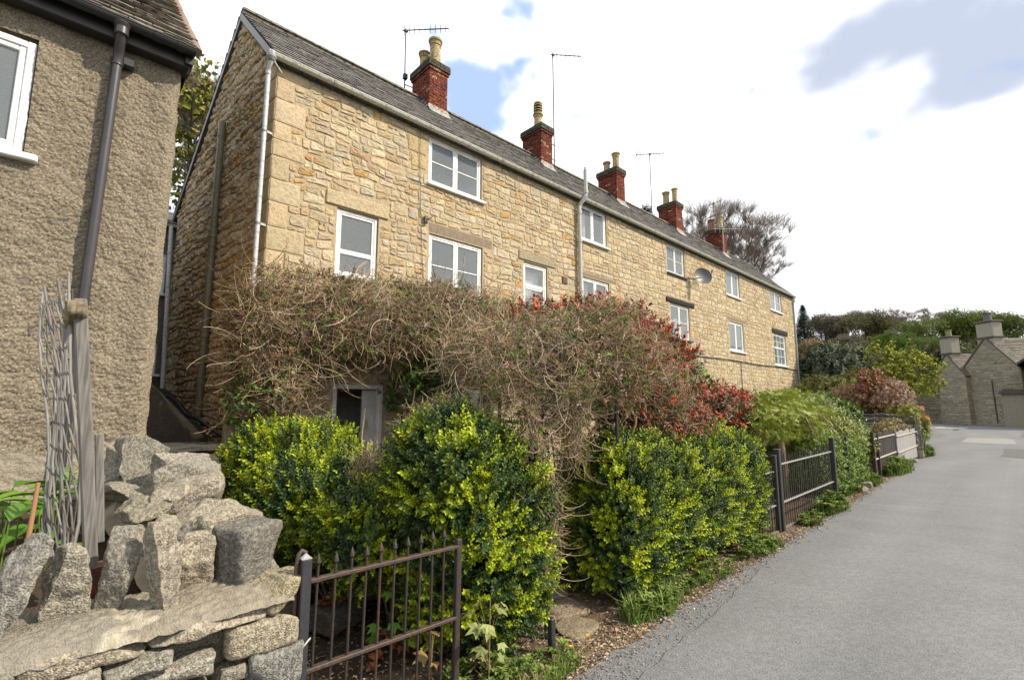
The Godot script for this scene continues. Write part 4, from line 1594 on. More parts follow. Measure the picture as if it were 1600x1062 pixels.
			if x > -0.9 and d < 3.6:
				put("stone_slate", m2, M.slate, roof, Transform3D(Basis.IDENTITY, inv * o))
			else:
				for i in m2.p.size():
					rest.p.append(m2.p[i] + inv * o)
				rest.n.append_array(m2.n)
				rest.c.append_array(m2.c)
			x -= w
		d += ex
		r += 1
	put("stone_slates", rest, M.slate, roof, Transform3D.IDENTITY, "stuff")
	# mortar fillet along the verge
	mb = MB.new()
	var pts := []
	for k in 14:
		pts.append(inv * Vector3(0.675 + 0.012 * ns.get_noise_1d(k * 2.0), ry.call(-5.0 - k * 0.29) + 0.02, -5.0 - k * 0.29))
	mb.tube(pts, [0.045], 6, Color(0.24, 0.17, 0.13))
	put("verge_fillet", mb, M.mortar, roof)


func build_rear_house() -> void:
	var h := thing("rear_extension", "grey rendered wall with small white windows at the far end of the passage", "house", Vector3(1.0, 0, -13.4))
	var inv := Transform3D(Basis.IDENTITY, Vector3(-1.0, 0, 13.4))
	var mb := MB.new()
	var g := Color(0.2, 0.195, 0.165)
	var holes := [Rect2(1.1, 4.1, 0.5, 0.95), Rect2(1.25, 2.25, 0.33, 0.7)]
	sheet(mb, inv * Transform3D(Basis.IDENTITY, Vector3(0, 0, -13.4)), -1.5, 2.2, 0.5, 5.8, holes, 0.12, g)
	mb.box(Vector3(-1.5, 0.5, -15.5), Vector3(2.2, 5.8, -15.2), g, inv)
	mb.box(Vector3(2.0, 0.5, -15.2), Vector3(2.2, 5.8, -13.41), g, inv)
	mb.box(Vector3(-1.5, 0.5, -15.2), Vector3(-1.3, 5.8, -13.41), g, inv)
	put("wall", mb, M.mortar, h)
	mb = MB.new()
	mb.prism(PackedVector2Array([Vector2(13.2, 5.75), Vector2(15.6, 5.75), Vector2(14.4, 6.4)]), -1.6, 2.25, inv * Transform3D(Basis(Vector3(0, 0, -1), Vector3.UP, Vector3(1, 0, 0)), Vector3.ZERO), Color(0.1, 0.1, 0.095))
	put("roof", mb, M.slate, h)
	for r in holes:
		window(h, inv * Transform3D(Basis.IDENTITY, Vector3(0, 0, -13.4)), r.position.x, r.end.x, r.position.y, r.end.y, "case1", -0.03, WHITE)
	mb = MB.new()
	gutter_run(mb, -2.5, 1.25, 5.72, 0.14, 0.06, Color(0.5, 0.5, 0.46))
	put("gutter", mb, M.plastic, h)
	mb = MB.new()
	mb.tube([inv * Vector3(1.6, 5.7, -13.26), inv * Vector3(1.6, 5.55, -13.2), inv * Vector3(1.68, 1.85, -12.9), inv * Vector3(1.70, 1.7, -12.75)], [0.042], 12, Color(0.55, 0.56, 0.6))
	for y in [5.0, 4.2, 3.1]:
		mb.lathe(inv * Vector3(1.6 + (5.55 - y) * 0.0216, y, -13.2 + (5.55 - y) * 0.081), [Vector2(0.042, 0), Vector2(0.052, 0.004), Vector2(0.052, 0.05), Vector2(0.042, 0.055)], 12, Color(0.5, 0.51, 0.55))
	put("downpipe", mb, M.plastic, h)
	# the ramp in the passage: a dark rendered side wall with a stone kerb and a black hose down it
	var rp := thing("passage_ramp", "dark concrete retaining face under the sloping passage between the two houses", "retaining wall", Vector3(1.2, 0, -8.7))
	inv = Transform3D(Basis.IDENTITY, Vector3(-1.2, 0, 8.7))
	mb = MB.new()
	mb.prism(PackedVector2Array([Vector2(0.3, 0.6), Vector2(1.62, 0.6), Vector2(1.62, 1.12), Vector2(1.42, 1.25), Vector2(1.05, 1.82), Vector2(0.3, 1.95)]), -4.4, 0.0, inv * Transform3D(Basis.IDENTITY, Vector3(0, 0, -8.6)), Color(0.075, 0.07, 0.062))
	put("face", mb, M.mortar, rp)
	mb = MB.new()
	var kf := Transform3D(aim(Vector3(-0.36, 0.55, -0.9), 0.0), Vector3(1.62, 1.05, -8.5))
	mb.cbox(Vector3(-0.07, 0, -0.06), Vector3(0.07, 3.2, 0.06), 0.02, Color(0.13, 0.115, 0.085), inv * kf)
	put("kerb", mb, M.stone, rp)
	mb = MB.new()
	var pts := []
	for k in 12:
		var t := k / 11.0
		pts.append(inv * Vector3(lerpf(1.5, 2.0, t) + 0.05 * sin(t * 9.0), lerpf(1.75, 0.95, t) + 0.04 * sin(t * 14.0), lerpf(-11.5, -7.6, t)))
	mb.tube(pts, [0.03], 8, Color(0.03, 0.03, 0.035))
	put("hose", mb, M.plastic, rp)
	# slab step in front of it
	mb = MB.new()
	boulder(mb, Transform3D(Basis(Vector3.UP, 0.3), Vector3(1.2, 1.02, -7.7)), Vector3(0.5, 0.05, 0.4), 8, 7.0, 0.015, 3.0, Color(0.09, 0.085, 0.075))
	var sl := put("stone_slab", mb, M.wallstone)
	tag(sl, "dark flat stone slab lying at the foot of the passage", "slab")
	var cp := thing("corner_post", "pale stone corner post standing out of the creeper at the passage mouth", "post", Vector3(1.86, 0, -7.9))
	mb = MB.new()
	mb.cbox(Vector3(-0.07, 0.84, -0.08), Vector3(0.08, 2.1, 0.08), 0.012, Color(0.4, 0.37, 0.29))
	put("shaft", mb, M.stone, cp)
	mb = MB.new()
	mb.tube([Vector3(0.3, 0.0, 0.05), Vector3(0.3, 0.85, 0.05)], [0.05], 12, Color(0.45, 0.44, 0.4))
	mb.tube([Vector3(0.3, 0.45, 0.05), Vector3(0.05, 0.5, 0.0)], [0.03], 8, Color(0.35, 0.34, 0.3))
	put("drain_pipe", mb, M.plastic, cp)


# ---------------------------------------------------------------- dry stone walls at the lane
func wall_color() -> Color:
	var r := rg.randf()
	var c := Color(0.31, 0.29, 0.245)
	if r < 0.25:
		c = Color(0.37, 0.335, 0.265)
	elif r < 0.5:
		c = Color(0.24, 0.23, 0.21)
	elif r < 0.6:
		c = Color(0.34, 0.29, 0.2)
	return vary(c, 0.14, 0.03)


# block stones from masonry quads, each a mesh under parent
func block_stones(list: Array, f: Transform3D, parent: Node3D, thick: float, n: int, amp: float) -> void:
	for q in list:
		var cen: Vector2 = (q[0] + q[1] + q[2] + q[3]) * 0.25
		var w: float = ((q[1] - q[0]).length() + (q[2] - q[3]).length()) * 0.25
		var h: float = ((q[3] - q[0]).length() + (q[2] - q[1]).length()) * 0.25
		var ang: float = ((q[1] - q[0]) + (q[2] - q[3])).angle()
		var mb := MB.new()
		boulder(mb, Transform3D(Basis(Vector3(0, 0, 1), ang), Vector3.ZERO), Vector3(w * 1.04, h * 1.04, thick), n, 9.0, amp, rnd(0, 90), wall_color(), 3)
		soften(mb)
		put("stone", mb, M.wallstone, parent, f * Transform3D(Basis(Vector3.UP, rnd(-0.05, 0.05)), Vector3(cen.x, cen.y, -thick + rnd(-0.016, 0.02))))


func build_walls() -> void:
	var o := Vector3(0.86, 0, -2.2)
	var w := thing("dry_stone_wall", "grey dry stone front wall with upright coping stones beside the iron gate", "stone wall", o)
	var f := Transform3D(Basis.IDENTITY, Vector3(-0.86, 0, 0))
	var nolim := func(_u: float) -> float: return 9.0
	var big := [[-0.42, -0.02, 0.62, 0.79], [0.58, 0.84, 0.6, 0.72], [0.66, 0.86, 0.43, 0.6], [0.72, 0.86, 0.73, 0.86]]
	var free := []
	var list := []
	for b in big:
		free.append(Rect2(b[0], b[2], b[1] - b[0], b[3] - b[2]))
		list.append([Vector2(b[0], b[2]), Vector2(b[1], b[2]), Vector2(b[1], b[3]), Vector2(b[0], b[3])])
	list.append_array(rubble(-0.95, 0.85, 0.3, 0.815, free, Vector2(0.045, 0.08), Vector2(0.14, 0.34), 0.03, 0.006, 0.012, nolim))
	block_stones(list, f, w, 0.1, 9, 0.009)
	var rest := rubble(-4.0, -0.95, 0.0, 0.815, [], Vector2(0.09, 0.15), Vector2(0.25, 0.5), 0.03, 0.006, 0.012, nolim)
	block_stones(rest, f, w, 0.1, 4, 0.009)
	block_stones(rubble(-0.95, 0.85, 0.0, 0.3, [], Vector2(0.09, 0.13), Vector2(0.25, 0.45), 0.02, 0.006, 0.012, nolim), f, w, 0.1, 4, 0.009)
	# earth and rubble heart of the wall
	var mb := MB.new()
	mb.box(Vector3(-4.0, 0.0, -2.6), Vector3(0.78, 0.79, -2.32), Color(0.27, 0.24, 0.18), Transform3D(Basis.IDENTITY, -o))
	put("core", mb, M.soil, w)
	# mortar bed on top, with a broken pale patch
	mb = MB.new()
	var nx := 210
	var nz := 44
	var bed := func(i: int, j: int) -> Vector3:
		var x := lerpf(-2.6, 0.815, float(i) / nx)
		var t := float(j) / nz
		var z := lerpf(-2.212, -2.66, t)
		var edge := minf(t, 1.0 - t) * 2.0
		var y := 0.798 + 0.034 * smoothstep(0.0, 0.5, edge) + 0.004 * ns.get_noise_2d(x * 7.0, z * 7.0) + 0.006 * ns.get_noise_2d(x * 32.0, z * 32.0) + 0.004 * ns.get_noise_2d(x * 75.0, z * 75.0)
		if x < 0.245:
			y += 0.012
		y += 0.05 * smoothstep(0.3, 0.8, x) * smoothstep(0.15, 0.8, t)
		if j == 0:
			y = 0.775 + 0.008 * ns.get_noise_1d(x * 20.0)
			z += 0.01
		return Vector3(x, y, z + 0.005 * ns.get_noise_1d(x * 9.0) * (1.0 - t)) - o
	# sandy mortar, a greyer older half and a broken pale patch between them
	var bed_tone := func(q: Vector3) -> Color:
		var c := Color(0.2, 0.178, 0.138).lerp(Color(0.27, 0.24, 0.185), clampf(0.5 + 0.9 * ns.get_noise_2d(q.x * 45.0, q.z * 45.0), 0, 1))
		c = c.lerp(Color(0.22, 0.208, 0.178), 0.5 * smoothstep(0.28, 0.2, q.x + o.x + 0.04 * ns.get_noise_1d(q.z * 20.0)))
		var off := absf(q.x + o.x - 0.25 - 0.1 * ns.get_noise_1d(q.z * 9.0)) + 0.05 * ns.get_noise_2d(q.x * 30.0, q.z * 30.0)
		if q.z + o.z > -2.4:
			c = c.lerp(Color(0.38, 0.342, 0.27), smoothstep(0.05, 0.035, off))
		return c
	for i in nx:
		for j in nz:
			var a: Vector3 = bed.call(i, j)
			var b: Vector3 = bed.call(i + 1, j)
			var d: Vector3 = bed.call(i + 1, j + 1)
			var e: Vector3 = bed.call(i, j + 1)
			mb.tric(a, b, d, bed_tone.call(a), bed_tone.call(b), bed_tone.call(d))
			mb.tric(a, d, e, bed_tone.call(a), bed_tone.call(d), bed_tone.call(e))
	put("mortar_bed", soften(mb), M.mortar_bed, w)
	# upright coping stones: x, z, half size, lean, turn, tone
	var cops := [
		[-0.055, -2.40, 0.042, 0.175, 0.085, -0.34, 0.2, Color(0.30, 0.285, 0.255)],
		[0.09, -2.46, 0.066, 0.135, 0.055, 0.08, -0.1, Color(0.34, 0.315, 0.265)],
		[0.245, -2.43, 0.054, 0.155, 0.05, -0.14, 0.25, Color(0.29, 0.27, 0.23)],
		[0.36, -2.33, 0.042, 0.17, 0.05, 0.10, 0.35, Color(0.33, 0.295, 0.245)],
		[0.49, -2.47, 0.062, 0.115, 0.045, 0.04, 0.0, Color(0.38, 0.335, 0.265)],
		[0.69, -2.47, 0.11, 0.125, 0.1, 0.02, 0.45, Color(0.2, 0.19, 0.17)],
		[-0.26, -2.42, 0.06, 0.15, 0.07, 0.2, 0.1, Color(0.3, 0.28, 0.24)],
		[-0.48, -2.44, 0.07, 0.14, 0.07, -0.1, 0.3, Color(0.33, 0.3, 0.24)],
	]
	for k in cops.size():
		var c: Array = cops[k]
		mb = MB.new()
		boulder(mb, Transform3D.IDENTITY, Vector3(c[2], c[3], c[4]), 24, 9.0 if k != 5 else 11.0, 0.011 if k != 5 else 0.008, 11.0 * k + 3.0, c[7], 7 if k != 5 else 2)
		soften(mb)
		var b := Basis(Vector3.UP, c[6]) * Basis(Vector3(0, 0, 1), c[5])
		put("coping_stone", mb, M.wallstone, w, Transform3D(b, Vector3(c[0], 0.83 + c[3] * 0.9, c[1]) - o))
	# return wall running back towards the house corner
	o = Vector3(0.6, 0, -3.7)
	w = thing("return_wall", "tumbled stone wall running back from the gate corner to the roughcast house", "stone wall", o)
	var dirv := Vector3(-0.12, 0, -2.3).normalized()
	var lf := Transform3D(Basis(-dirv, Vector3.UP, (-dirv).cross(Vector3.UP)), Vector3(0.32, 0, -4.95) - o)
	var l2 := rubble(0.0, 2.3, 0.4, 1.0, [], Vector2(0.06, 0.1), Vector2(0.14, 0.3), 0.03, 0.006, 0.012, nolim)
	block_stones(l2, lf, w, 0.09, 5, 0.012)
	var rf := Transform3D(Basis(dirv, Vector3.UP, dirv.cross(Vector3.UP)), Vector3(0.86, 0, -2.62) - o)
	block_stones(rubble(0.0, 2.4, 0.0, 0.92, [], Vector2(0.07, 0.13), Vector2(0.16, 0.34), 0.03, 0.006, 0.012, nolim), rf, w, 0.09, 4, 0.01)
	mb = MB.new()
	for k in 24:
		var t0 := k / 24.0
		var t1 := (k + 1) / 24.0
		var row := func(t: float) -> Array:
			var c := Vector3(lerpf(0.64, 0.5, t), lerpf(0.86, 1.02, t), lerpf(-2.62, -4.98, t)) - o
			var l := []
			for s in 9:
				var q := lerpf(-0.27, 0.2, s / 8.0)
				l.append(c + Vector3(q, -1.4 * q * q + 0.02 * ns.get_noise_2d(t * 25.0, q * 12.0), 0))
			return l
		var a: Array = row.call(t0)
		var b: Array = row.call(t1)
		for s in 8:
			mb.quad(a[s], a[s + 1], b[s + 1], b[s], Color(0.33, 0.28, 0.2))
	mb.box(Vector3(0.42, 0.0, -5.0), Vector3(0.72, 0.85, -2.6), Color(0.27, 0.24, 0.18), Transform3D(Basis.IDENTITY, -o))
	put("mortar_bed", mb, M.mortar, w)
	var tops := [
		[0.69, 1.0, -3.0, 0.22, 0.085, 0.13, 0.12, Color(0.33, 0.3, 0.24)],
		[0.60, 1.1, -3.3, 0.16, 0.075, 0.13, -0.35, Color(0.36, 0.325, 0.265)],
		[0.62, 1.14, -3.65, 0.18, 0.13, 0.14, 0.5, Color(0.3, 0.285, 0.245)],
		[0.41, 1.03, -3.35, 0.1, 0.05, 0.24, 0.15, Color(0.34, 0.31, 0.245)],
		[0.66, 1.14, -4.05, 0.16, 0.12, 0.13, 0.9, Color(0.35, 0.325, 0.275)],
		[0.50, 1.2, -4.3, 0.16, 0.17, 0.13, 0.2, Color(0.28, 0.265, 0.23)],
		[0.36, 1.06, -3.85, 0.1, 0.055, 0.25, 0.1, Color(0.3, 0.275, 0.225)],
		[0.48, 1.18, -4.75, 0.15, 0.14, 0.12, 0.4, Color(0.33, 0.305, 0.25)],
		[0.35, 1.1, -4.4, 0.1, 0.12, 0.12, 0.0, Color(0.3, 0.285, 0.245)],
		[0.43, 0.97, -2.85, 0.1, 0.045, 0.2, 0.25, Color(0.36, 0.325, 0.255)],
		[0.56, 1.0, -2.78, 0.07, 0.07, 0.09, 0.9, Color(0.34, 0.31, 0.25)],
	]
	for k in tops.size():
		var c: Array = tops[k]
		mb = MB.new()
		boulder(mb, Transform3D.IDENTITY, Vector3(c[3], c[4], c[5]), 20, 9.0, 0.012, 17.0 * k + 1.0, c[7], 6)
		soften(mb)
		put("coping_stone", mb, M.wallstone, w, Transform3D(Basis(Vector3.UP, c[6]) * Basis(Vector3(1, 0, 0), rnd(-0.15, 0.22)) * Basis(Vector3(0, 0, 1), rnd(-0.15, 0.15)), Vector3(c[0], c[1], c[2]) - o))
	# weathered post, rail stub and trellis behind the wall
	var tp := thing("fence_post", "silvery weathered timber post in a rusty socket behind the front wall", "post", Vector3(0.175, 0.86, -2.62))
	mb = MB.new()
	var lean := Basis(Vector3(0, 0, 1), 0.118)
	mb.cbox(Vector3(-0.022, 0.04, -0.034), Vector3(0.022, 1.17, 0.034), 0.006, Color(0.215, 0.203, 0.185), Transform3D(lean, Vector3.ZERO))
	put("shaft", mb, M.wood, tp)
	mb = MB.new()
	mb.cbox(Vector3(-0.042, -0.1, -0.042), Vector3(0.042, 0.1, 0.042), 0.005, Color(0.2, 0.075, 0.04), Transform3D(lean, Vector3.ZERO))
	put("socket", mb, M.iron, tp)
	mb = MB.new()
	boulder(mb, Transform3D(lean, Vector3(-0.145, 1.11, -0.12)), Vector3(0.03, 0.036, 0.2), 8, 6.0, 0.012, 5.0, Color(0.24, 0.2, 0.13))
	put("rail_stub", mb, M.wood, tp)
	mb = MB.new()
	mb.cbox(Vector3(-0.016, 0.1, -0.02), Vector3(0.016, 0.6, 0.02), 0.004, Color(0.23, 0.217, 0.197), Transform3D(Basis(Vector3(0, 0, 1), 0.09), Vector3(0.045, 0.0, -0.4)))
	put("stake", mb, M.wood, tp)
	var tr := thing("trellis_panel", "grey expanding willow trellis leaning edge on beside the timber post", "trellis", Vector3(0.14, 0.9, -2.75))
	var pa := func(u: float, v: float) -> Vector3:
		# u 0..1 away from the lane, v 0..1 up; the panel bellies a little
		return Vector3(-0.04 - 0.115 * v - 0.07 * u + 0.04 * sin(v * 3.0) * (1.0 - u) + 0.018 * sin(v * 7.0 + u * 5.0), v * 1.18, -0.62 * u)
	for k in 12:
		for s in [0, 1]:
			var pts := []
			for q in 9:
				var v := q / 8.0
				var u := (k - 3) / 7.0 + (v * 0.75 if s == 0 else 0.75 - v * 0.75) - 0.15
				if u < -0.02 or u > 1.02:
					continue
				pts.append(pa.call(u, v) + Vector3(0.008 if s else -0.004, 0, 0))
			if pts.size() > 1:
				mb = MB.new()
				mb.tube(pts, [0.0042], 5, vary(Color(0.22, 0.21, 0.195), 0.35))
				put("slat", mb, M.wood, tr)
	for u in [0.0, 0.33, 0.66, 1.0]:
		mb = MB.new()
		var pts := []
		for q in 7:
			pts.append(pa.call(u, q / 6.0 * 1.06))
		mb.tube(pts, [0.006], 5, vary(Color(0.3, 0.29, 0.27), 0.2))
		put("upright", mb, M.wood, tr)


# ---------------------------------------------------------------- iron gate and railings
func spear(mb: MB, at: Vector3, h: float, r: float, cc: Color) -> void:
	mb.tube([at, at + Vector3(0, h, 0)], [r], 8, cc)
	mb.lathe(at + Vector3(0, h - 0.004, 0), [Vector2(r, 0), Vector2(r * 1.9, 0.012), Vector2(r * 1.5, 0.026), Vector2(0.0, 0.055)], 8, cc)


func build_gate() -> void:
	var iron := Color(0.07, 0.062, 0.055)
	var gt := thing("iron_gate", "low rusty iron gate with spear topped bars next to the stone wall", "gate", Vector3(0.9, 0, -2.25))
	gt.rotation.z = -0.014
	var xs := [0.015, 0.098, 0.175, 0.25, 0.325, 0.403, 0.478, 0.556, 0.63, 0.705]
	for i in xs.size():
		var mb := MB.new()
		spear(mb, Vector3(xs[i], 0.05, 0), 0.83 + rnd(-0.008, 0.008), 0.0068, Color(0.062, 0.052, 0.046) if i != 4 else Color(0.11, 0.068, 0.05))
		put("bar", mb, M.iron, gt)
	for y in [0.12, 0.45, 0.82]:
		var mb := MB.new()
		mb.cbox(Vector3(-0.02, y - 0.009, -0.016), Vector3(0.8, y + 0.009, 0.016), 0.003, Color(0.11, 0.09, 0.072))
		put("rail", mb, M.iron, gt)
	var mb := MB.new()
	mb.cbox(Vector3(0.785, 0.02, -0.015), Vector3(0.82, 0.86, 0.015), 0.004, iron)
	put("stile", mb, M.iron, gt)
	mb = MB.new()
	mb.tube([Vector3(-0.075, 0.6, 0.0), Vector3(-0.08, 0.9, 0), Vector3(-0.075, 0.94, 0), Vector3(-0.06, 0.955, 0), Vector3(-0.045, 0.945, 0), Vector3(-0.045, 0.925, 0)], [0.01], 8, Color(0.16, 0.12, 0.09))
	put("scroll", mb, M.iron, gt)
	var gp := thing("gate_post", "square black iron gate post against the end of the stone wall", "post", Vector3(0.865, 0, -2.235))
	mb = MB.new()
	mb.cbox(Vector3(-0.022, 0, -0.022), Vector3(0.022, 0.925, 0.022), 0.004, Color(0.035, 0.035, 0.036))
	put("shaft", mb, M.dark_iron, gp)
	mb = MB.new()
	mb.lathe(Vector3(0, 0.925, 0), [Vector2(0.031, 0), Vector2(0, 0.022)], 4, Color(0.3, 0.3, 0.3), Basis(Vector3.UP, PI / 4))
	put("cap", mb, M.dark_iron, gp)
	mb = MB.new()
	var ring := []
	for k in 13:
		ring.append(Vector3(cos(TAU * k / 12.0) * 0.034, 0.58 + 0.015 * sin(TAU * k / 6.0), sin(TAU * k / 12.0) * 0.034))
	mb.tube(ring, [0.004], 6, Color(0.35, 0.42, 0.37))
	put("wire_loop", mb, M.plastic, gp)
	# old railings half swallowed by the hedge behind the gate
	var rl := thing("old_railings", "dark old railings inside the garden behind the gate, sunk in the hedge", "railings", Vector3(1.15, 0, -3.9))
	for i in 11:
		mb = MB.new()
		spear(mb, Vector3(i * 0.085, 0.1, -0.02 * i), 0.62, 0.008, iron)
		put("bar", mb, M.iron, rl)
	mb = MB.new()
	mb.cbox(Vector3(-0.05, 0.55, -0.22), Vector3(0.9, 0.575, 0.0), 0.004, iron)
	put("rail", mb, M.iron, rl)
	for x in [2.47]:
		var hp := thing("hedge_post", "short black iron post at the foot of the %s hedge" % ["clipped box"], "post", Vector3(x, 0, -2.24), 0.0)
		mb = MB.new()
		mb.cbox(Vector3(-0.02, 0, -0.02), Vector3(0.02, 0.22, 0.02), 0.004, Color(0.035, 0.035, 0.036))
		put("shaft", mb, M.dark_iron, hp)
		hp.set_meta("label", "black iron post at the left hedge foot, nearer the gate" if x < 2.2 else "black iron post at the left hedge foot, beside the stepping stones")


func build_road_fences() -> void:
	var black := Color(0.03, 0.03, 0.031)
	var grey := Color(0.27, 0.26, 0.25)
	# two lengths of railing along the lane
	var specs := [[6.15, 6.74, 0.86, "short length of black railings between the box hedge and a black post"], [6.92, 9.36, 0.93, "long black vertical bar railings along the lane in front of the small tree"]]
	for s in specs:
		var fe := thing("railings", s[3], "railings", Vector3(s[0], 0, -2.27), 0.0, "railings along the lane")
		var n := int((s[1] - s[0]) / 0.085)
		for i in n + 1:
			var mb := MB.new()
			var x: float = i * 0.085
			mb.tube([Vector3(x, 0.02, 0), Vector3(x + rnd(-0.008, 0.008), s[2] + rnd(-0.02, 0.02), rnd(-0.006, 0.006))], [0.0065], 7, vary(Color(0.045, 0.042, 0.04), 0.3))
			put("bar", mb, M.dark_iron, fe)
		for y in [0.33, s[2] - 0.12]:
			var mb := MB.new()
			mb.cbox(Vector3(-0.05, y - 0.008, -0.02), Vector3(s[1] - s[0] + 0.05, y + 0.008, 0.02), 0.003, grey)
			put("rail", mb, M.dark_iron, fe)
		var mb2 := MB.new()
		mb2.cbox(Vector3(-0.05, 0.0, -0.02), Vector3(s[1] - s[0] + 0.05, 0.03, 0.03), 0.005, Color(0.2, 0.17, 0.14))
		put("bottom_rail", mb2, M.wood, fe)
	var posts := [[6.84, 1.0, 0.035, "stout black post between the two lengths of railing"], [6.72, 0.93, 0.025, "thinner black post just before the stout railing post"], [9.42, 1.02, 0.035, "black post ending the long railings by the clipped green bush"], [10.3, 1.0, 0.03, "lone black post standing in the green bush past the railings"]]
	for p in posts:
		var po := thing("railing_post", p[3], "post", Vector3(p[0], 0, -2.25), 0.0, "black posts along the lane")
		var mb := MB.new()
		mb.cbox(Vector3(-p[2], 0, -p[2]), Vector3(p[2], p[1], p[2]), 0.006, black)
		put("shaft", mb, M.dark_iron, po)
		mb = MB.new()
		mb.cbox(Vector3(-p[2] * 1.1, p[1], -p[2] * 1.1), Vector3(p[2] * 1.1, p[1] + 0.015, p[2] * 1.1), 0.004, Color(0.05, 0.05, 0.05))
		put("cap", mb, M.dark_iron, po)
	# sheet metal fence: a rusty board, dark boards, then grey sheets
	var pf := thing("rusty_panel_fence", "dark brown and black boarded fence with pale rails along the lane", "fence", Vector3(12.65, 0, -2.3))
	var x := 0.0
	var k := 0
	while x < 2.45:
		var mb := MB.new()
		var w := 0.34 if k == 0 else 0.26
		mb.cbox(Vector3(x, 0.0 if k < 2 else 0.12, -0.012), Vector3(x + w - 0.012, 0.95 + rnd(-0.02, 0.02), 0.012), 0.004, Color(0.13, 0.07, 0.05) if k == 0 else vary(Color(0.05, 0.043, 0.04), 0.2))
		put("board", mb, M.iron if k == 0 else M.wood, pf)
		x += w
		k += 1
	for y in [0.42, 0.84]:
		var mb := MB.new()
		mb.cbox(Vector3(-0.05, y - 0.014, 0.013), Vector3(2.5, y + 0.014, 0.045), 0.004, Color(0.5, 0.46, 0.4))
		put("rail", mb, M.wood, pf)
	for px in [-0.03, 0.42]:
		var mb := MB.new()
		mb.cbox(Vector3(px - 0.03, 0, 0.0), Vector3(px + 0.03, 1.0, 0.06), 0.006, Color(0.06, 0.045, 0.04))
		put("post", mb, M.wood, pf)
	pf = thing("grey_sheet_fence", "fence of weathered grey upright sheets on pale rails below the stone garden wall", "fence", Vector3(15.4, 0, -2.28))
	x = 0.0
	while x < 3.3:
		var mb := MB.new()
		mb.cbox(Vector3(x, 0.06, -0.012), Vector3(x + 0.47, 0.88 + rnd(-0.02, 0.03), 0.012), 0.004, vary(Color(0.36, 0.355, 0.345), 0.12))
		put("sheet", mb, M.wood, pf)
		x += 0.482
	for y in [0.38, 0.78]:
		var mb := MB.new()
		mb.cbox(Vector3(-0.05, y - 0.014, 0.013), Vector3(3.4, y + 0.014, 0.045), 0.004, Color(0.52, 0.48, 0.42))
		put("rail", mb, M.wood, pf)
	# stone edging blocks at fence feet
	for b in [[10.9, -2.2, 0.16, "pale stone at the foot of the green bush, nearest the railings"], [11.5, -2.24, 0.12, "small pale stone at the verge before the rusty fence"], [17.2, -2.22, 0.18, "pale kerb stone under the grey sheet fence"]]:
		var mb := MB.new()
		boulder(mb, Transform3D.IDENTITY, Vector3(b[2], 0.06, 0.1), 7, 5.0, 0.02, b[0], Color(0.36, 0.32, 0.26), 2)
		tag(put("edging_stone", soften(mb), M.wallstone, self, Transform3D(Basis(Vector3.UP, rnd(-0.4, 0.4)), Vector3(b[0], 0.05, b[1]))), b[3], "stone")
	# retaining wall of the raised garden, facing down the lane
	var rw := thing("garden_retaining_wall", "rough grey stone retaining wall of the raised garden under the copper hedge", "stone wall", Vector3(18.5, 0, -2.2))
	var wf := Transform3D(Basis(Vector3(0, 0, 1), Vector3.UP, Vector3(-1, 0, 0)), Vector3.ZERO)
	var nolim := func(_u: float) -> float: return 9.0
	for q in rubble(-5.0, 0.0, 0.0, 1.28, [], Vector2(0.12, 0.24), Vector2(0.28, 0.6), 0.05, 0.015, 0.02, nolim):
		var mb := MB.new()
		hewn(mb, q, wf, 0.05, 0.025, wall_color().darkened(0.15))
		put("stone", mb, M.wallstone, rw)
	var mb := MB.new()
	mb.box(Vector3(-5.0, 0, -0.3), Vector3(0.0, 1.27, 0.0), Color(0.25, 0.225, 0.175), wf)
	put("core", mb, M.soil, rw)
	mb = MB.new()
	var zd := Vector3(1, 0, -0.14).normalized()
	var zf := Transform3D(Basis(zd, Vector3.UP, zd.cross(Vector3.UP)), Vector3(0, 0, 0.02))
	for q in rubble(0.02, 9.0, 0.0, 1.2, [], Vector2(0.14, 0.24), Vector2(0.28, 0.6), 0.05, 0.015, 0.02, nolim):
		hewn(mb, q, zf, 0.05, 0.025, wall_color())
	put("lane_face", mb, M.wallstone, rw, Transform3D.IDENTITY, "stuff")


# ---------------------------------------------------------------- plants: leaf and twig shapes
# a folded leaf from a along d, face towards n
func leaf(mb: MB, a: Vector3, d: Vector3, n: Vector3, l: float, w: float, cc: Color, fat := 0.45, droop := 0.0) -> void:
	d = d.normalized()
	var s := d.cross(n).normalized()
	n = s.cross(d)
	var m := a + d * l * fat + n * w * 0.12
	var tip := a + d * l - n * l * droop
	var e1 := m + s * w * 0.5 + n * w * 0.14
	var e2 := m - s * w * 0.5 + n * w * 0.14
	mb.tri(a, m, e1, cc)
	mb.tri(e1, m, tip, cc)
	mb.tri(a, e2, m, cc)
	mb.tri(e2, tip, m, cc)


# upright shoot of small paired leaves, as box and privet carry
func box_sprig(sd: int, tall: float, ll: float) -> ArrayMesh:
	rg.seed = sd
	var mb := MB.new()
	var n := 8
	mb.tube([Vector3.ZERO, Vector3(0, tall * 0.9, 0)], [0.0015], 3, Color(0.5, 0.4, 0.2), false)
	for i in n:
		var y := tall * (0.12 + 0.88 * i / (n - 1))
		var a := i * 1.7 + rnd(-0.4, 0.4)
		for k in 2:
			var t := a + k * PI
			var up := lerpf(0.3, 1.1, float(i) / n) + rnd(-0.2, 0.3)
			var d := Vector3(cos(t), up, sin(t)).normalized()
			var nn := Vector3(-cos(t) * up, 1, -sin(t) * up)
			var g := rnd(0.8, 1.15)
			leaf(mb, Vector3(0, y, 0), d, nn, ll * rnd(0.75, 1.15), ll * 0.62, Color(g, g, g), 0.5)
	return mb.mesh()


